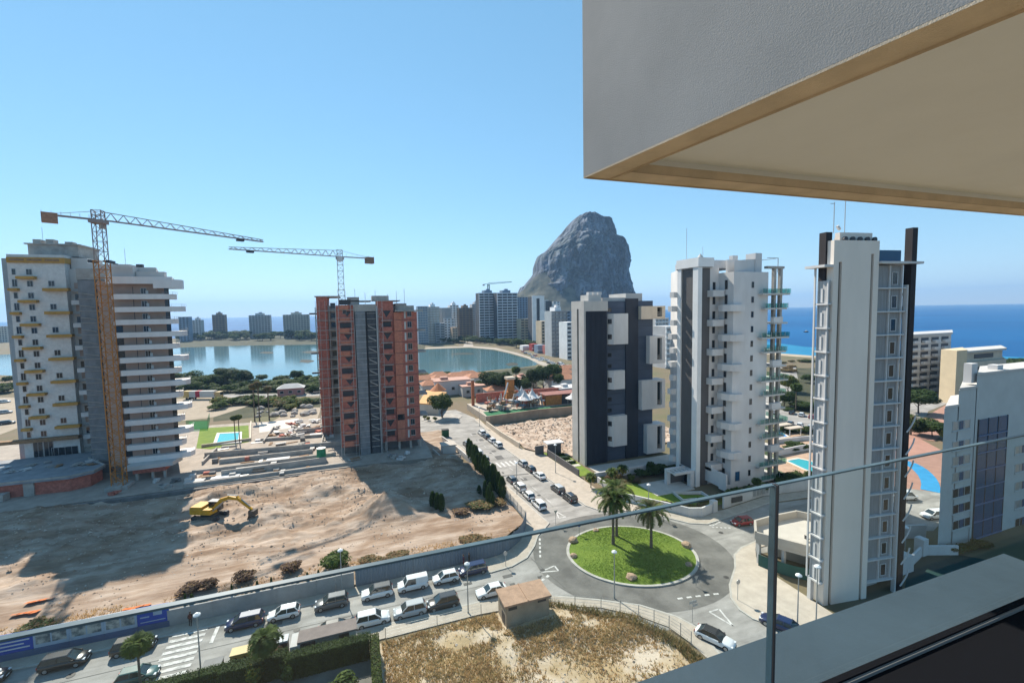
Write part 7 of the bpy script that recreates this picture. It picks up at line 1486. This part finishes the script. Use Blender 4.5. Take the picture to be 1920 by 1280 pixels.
for i, (px, py) in enumerate(((15, 1165), (45, 1140), (228, 1155))):
    x, y = G(px, py); o = thing('orange_netting', (x, y, site_h(x, y)), 'crumpled orange barrier netting on the dirt, %s' % ('at the left edge', 'second from the left', 'behind the hoarding')[i], 'netting'); part(o, 'net', tarp, lambda b: [b.poly([(x + k * .7, y + rr.uniform(-.3, .3), site_h(x + k * .7, y) + .35), (x + k * .7 + .8, y + rr.uniform(-.3, .3), site_h(x + k * .7 + .8, y) + .4), (x + k * .7 + .8, y + .9, site_h(x + k * .7 + .8, y + .9) + .12), (x + k * .7, y + .8, site_h(x + k * .7, y + .8) + .15)]) for k in range(4)])
# site hut and walls near the far end of the dirt
HU = thing('site_hut', (22.6, 116, 0), 'small flat roofed hut at the end of the dirt site', 'hut'); part(HU, 'wall', offwhite, lambda b: b.box(20.8, 24.2, 114.2, 117.4, .1, 2.7)); part(HU, 'roof', tbm, lambda b: b.box(20.5, 24.5, 113.9, 117.7, 2.702, 2.9)); part(HU, 'plinth_wall', tbm, lambda b: b.path([(18.8, 118, .1), (19.6, 111.5, .1), (24.6, 110.6, .1)], .3, 1.1))
# ================================================================ rubble lot wall, fun park and villas
RW = thing('lot_retaining_wall', (60, 141, 0), 'long brown retaining wall at the back of the excavated lot', 'wall'); part(RW, 'wall', mat('brown_plaster', (.33, .25, .18), .9, .15, .4), lambda b: b.path([(41.5, 140, 0), (60, 142.5, 0), (95, 141, 0)], .4, 3.2))
RW2 = thing('lot_side_wall', (40.6, 126, 0), 'beige wall between the excavated lot and the side road', 'wall'); part(RW2, 'wall', beige, lambda b: b.path([(41.8, 113, 0), (40.6, 126, 0), (40.2, 139.5, 0)], .35, 1.6))
b = MB(); b.prism([(41, 143), (95, 141.6), (98, 165), (40, 166)], 0, 2.4); struct('raised_terrace', paver, b)
b = MB(); b.sheet([(41.5, 143.4), (95, 142.2), (95, 147), (52, 149), (42, 150)], 2.41); struct('green_turf', mat('turf_green', (.02, .13, .055), .9, .15, .6, world=True), b)
FT = thing('wooden_fort', (62, 158, 2.4), 'orange wooden fort with a slide tower in the fun park', 'building'); ow = mat('orange_wood', (.40, .17, .05), .85, .2, 1)
part(FT, 'tower', ow, lambda b: (b.box(54.5, 58.5, 160, 164, 2.4, 6.8), b.box(55.2, 57.8, 160.6, 163.4, 6.8, 11.5))); part(FT, 'tower_roof', beige, lambda b: b.box(54.8, 58.2, 160.2, 163.8, 11.5, 12.4)); part(FT, 'slide', galv, lambda b: (b.bar((55, 160, 10.5), (51, 155.5, 3), .5), b.bar((57.8, 160, 9), (62, 156, 3), .4)))
part(FT, 'hut', ow, lambda b: b.box(66.5, 73, 150, 155, 2.42, 6.2)); part(FT, 'hut_opening', darkfr, lambda b: b.box(73.1, 80, 150.2, 155, 2.42, 5.6)); part(FT, 'hut_roof', mat('maroon_roof', (.26, .12, .10), .85, .15, 1), lambda b: b.box(66, 84, 149.4, 156, 6.21, 6.5))
part(FT, 'brick_wall', brickm, lambda b: b.path([(44, 166, 2.4), (53, 166.4, 2.4), (60, 166.2, 2.4), (80, 165, 2.4)], .5, 3.6))
for i in range(46):
    x, y = rr.uniform(44, 66), rr.uniform(149, 157); h = rr.uniform(2, 5.5); o = thing('playground_post', (x, y, 2.4), 'timber play structure post in the fun park', 'play structure', 'fun park play structures')
    part(o, 'post', rr.choice((wood, galv, offwhite, brickm)), lambda b: (b.bar((x, y, 2.4), (x + rr.uniform(-1.5, 1.5), y, 2.4 + h), .28))); part(o, 'platform', rr.choice((offwhite, wood, FBl, brickm, conc)), lambda b: b.cbox((x, y, 2.4 + h * .55), (rr.uniform(.8, 2.4), rr.uniform(.8, 2), rr.uniform(.2, 1.2)), rr.random()))
for i, (px, py) in enumerate(((978, 752), (984, 760), (998, 756), (1076, 758))):
    x, y = G(px, py, 3); o = thing('party_tent', (x, y, 2.4), 'white pointed party tent in the fun park, %s from the left' % ('first', 'second', 'third', 'fourth')[i], 'tent', 'white party tents')
    def tent(b):
        r_ = 3.2; n = 10
        for lv, (ra, za, rb, zb) in enumerate(((1, 5.4, .45, 6.4), (.45, 6.4, .14, 7.8), (.14, 7.8, .0, 9.2))):
            for k in range(n):
                a0, a1 = 6.283 * k / n, 6.283 * (k + 1) / n; b.poly([(x + r_ * ra * math.cos(a0), y + r_ * ra * math.sin(a0), za), (x + r_ * ra * math.cos(a1), y + r_ * ra * math.sin(a1), za), (x + r_ * rb * math.cos(a1), y + r_ * rb * math.sin(a1), zb), (x + r_ * rb * math.cos(a0), y + r_ * rb * math.sin(a0), zb)])
    part(o, 'canopy', white, tent)
    for k in range(4): part(o, 'pole', galv, lambda b: b.bar((x + 2.4 * math.cos(k * 1.57 + .7), y + 2.4 * math.sin(k * 1.57 + .7), 2.4), (x + 2.4 * math.cos(k * 1.57 + .7), y + 2.4 * math.sin(k * 1.57 + .7), 5.5), .12))
terra = mat('terracotta_roof', (.36, .17, .10), .9, .15, .8, .2, 6); pinkr = mat('pink_roof', (.46, .28, .22), .9, .1, .6)
def house(px, py, w, d, h, wm, rm, label, hip=True, z=0, off=0, wins=3):
    x, y = G(px, py, z); o = thing('villa', (x, y, z), label, 'house', 'villas before the lake'); bx(o, 'wall', wm, x - w / 2, x + w / 2, y, y + d, z, z + h)
    if hip: part(o, 'roof', rm, lambda b: (lambda e, q: [b.poly(f) for f in ([e[0], e[1], q[1], q[0]], [e[1], e[2], q[1]], [e[2], e[3], q[0], q[1]], [e[3], e[0], q[0]], [e[3], e[2], e[1], e[0]])])([(x - w / 2 - .5, y - .5, z + h + .01), (x + w / 2 + .5, y - .5, z + h + .01), (x + w / 2 + .5, y + d + .5, z + h + .01), (x - w / 2 - .5, y + d + .5, z + h + .01)], [(x - w / 4, y + d / 2, z + h + 1.9), (x + w / 4, y + d / 2, z + h + 1.9)]))
    else: part(o, 'roof', rm, lambda b: (b.box(x - w / 2 - .2, x + w / 2 + .2, y - .2, y + d + .2, z + h + .01, z + h + .25), b.box(x - w * .3, x - w * .1, y + d * .3, y + d * .6, z + h + .25, z + h + 1.5)))
    for k in range(wins): win(o, x - w / 2 + w * (k + .5) / wins, y, z + h * .35, min(1.6, w / wins * .5), min(1.5, h * .35), whitefr, darkglass)
    return o
for i, t in enumerate(((812, 742, 9, 8, 5, white, terra, 'white villa with terracotta roof beside the red tower', True), (850, 740, 17, 10, 6.5, white, pinkr, 'large white villa with a pink roof terrace and dark window', False), (898, 742, 15, 9, 4.5, offwhite, pinkr, 'long low villa with pink roof right of the white villa', False), (832, 728, 10, 8, 5, beige, terra, 'beige villa behind the white villa', True), (862, 724, 12, 9, 5, offwhite, terra, 'villa with terracotta roof near the lake shore', True), (900, 728, 11, 9, 5.5, white, terra, 'white villa beside the pines', True), (800, 726, 11, 8, 4, offwhite, terra, 'low villa at the lake shore next to the red tower', True), (825, 718, 9, 7, 4, beige, terra, 'small beige villa at the lake shore', True), (880, 716, 12, 7, 4, white, terra, 'small white villa close to the lake', True), (975, 735, 11, 8, 5, white, pinkr, 'white villa behind the pines', False), (990, 728, 10, 8, 5.5, beige, pinkr, 'beige villa with balcony between the pines', False), (1062, 735, 15, 9, 6, white, terra, 'white villa at the edge of the dark tower', True), (1060, 718, 14, 8, 5, offwhite, terra, 'villa with red roof behind the white villa at the dark tower', True), (1066, 706, 14, 8, 4.5, white, terra, 'far villa with red roof near the promenade', True), (1075, 752, 12, 8, 5.5, mat('blue_grey_wall', (.22, .25, .30), .8, .1, 1), white, 'blue grey pavilion with a white roof beside the dark tower', False), (940, 748, 12, 7, 4, offwhite, terra, 'low villa in front of the pine grove', True), (545, 742, 11, 6, 3.6, mat('pink_wall', (.42, .20, .18), .85, .1, 1), offwhite, 'small pink kiosk with arched pale roof before the lake scrub', True))):
    house(*t[:8], hip=t[8])
OR = thing('orange_hall', (*G(805, 770), 0), 'orange roofed low hall beside the red tower', 'building'); orm = mat('orange_roof', (.55, .32, .14), .9, .1, .4)
q = [G(785, 775), G(822, 778), G(838, 752), G(800, 748)]; part(OR, 'wall', offwhite, lambda b: b.prism(q, 0, 3.6)); part(OR, 'roof', orm, lambda b: b.prism([(x_ * 1.0, y_) for x_, y_ in q], 3.61, 4.0)); x, y = G(822, 748); part(OR, 'dome', mat('orange_dome', (.42, .17, .08), .85, .1, 1), lambda b: [b.cyl((x, y, 4 + k * .8), (x, y, 4.8 + k * .8), 3.6 - k * .9, 2.7 - k * .9, 14) for k in range(4)])
BRK = thing('brick_post', (*G(888, 770), 0), 'tall red brick pillar at the edge of the fun park', 'pillar'); x, y = G(888, 772); part(BRK, 'shaft', mat('orange_red_brick', (.38, .13, .06), .9, .15, 1), lambda b: b.box(x - .5, x + .5, y, y + 1, 0, 12)); part(BRK, 'cap', conc, lambda b: b.box(x - .7, x + .7, y - .2, y + 1.2, 12, 12.4))
GB = thing('green_kiosk', (*G(836, 820), 0), 'small dark green container at the far junction', 'container'); x, y = G(836, 820); part(GB, 'body', mat('kiosk_green', (.02, .09, .045), .7, .1, 1), lambda b: b.box(x - 1, x + 1, y, y + 1.5, .1, 2.2)); part(GB, 'lid', plastic, lambda b: b.box(x - 1.05, x + 1.05, y - .05, y + 1.55, 2.202, 2.35))
# boat on the sea
BT = thing('motor_boat', (*G(1512, 622), -.6), 'tiny motor boat on the sea left of the slim tower', 'boat'); x, y = G(1512, 622); part(BT, 'hull', darkfr, lambda b: b.prism([(x - 4, y - 1.4), (x + 2, y - 1.4), (x + 4.5, y), (x + 2, y + 1.4), (x - 4, y + 1.4)], -.7, .8)); part(BT, 'cabin', white, lambda b: b.box(x - 1.5, x + 1.2, y - .9, y + .9, .8, 2.2))
# ================================================================ sea haze: one closed box of thin even air round the whole place
hzb = MB(); hzb.box(-14500, 14500, -14500, 14500, -5, 420)
hz_ = hzb.build('haze', bpy.data.materials.new('haze_air')); tag(hz_, kind='stuff'); hm = hz_.data.materials[0]; hm.use_nodes = True; hn = hm.node_tree; hn.nodes.clear()
pv = hn.nodes.new('ShaderNodeVolumePrincipled'); pv.inputs['Color'].default_value = (.38, .64, 1, 1); pv.inputs['Density'].default_value = 0.00012; pv.inputs['Anisotropy'].default_value = 0.2
hn.links.new(pv.outputs[0], hn.nodes.new('ShaderNodeOutputMaterial').inputs['Volume'])

# where look-alikes in a small group share a label, say which one by its place in the row
def proj(o):
    v = CM.transposed() @ (Vector(o.matrix_world.translation if o.parent else o.location) - Vector((0, 0, CAMZ))); return v.x / -v.z
ORD = ('first', 'second', 'third', 'fourth', 'fifth', 'sixth', 'seventh', 'eighth', 'ninth', 'tenth', 'eleventh', 'twelfth', 'thirteenth', 'fourteenth', 'fifteenth', 'sixteenth', 'seventeenth', 'eighteenth', 'nineteenth', 'twentieth', 'twenty-first', 'twenty-second')
from collections import defaultdict
LG = defaultdict(list)
for o in S.objects:
    if o.parent is None and o.get('label') and o.get('group'): LG[(o['label'], o['group'])].append(o)
for (lb_, gp_), os_ in LG.items():
    if 2 <= len(os_) <= 22 and len(lb_.split()) <= 12:
        for k, o in enumerate(sorted(os_, key=proj)): o['label'] = '%s, %s from the left' % (lb_, ORD[k])
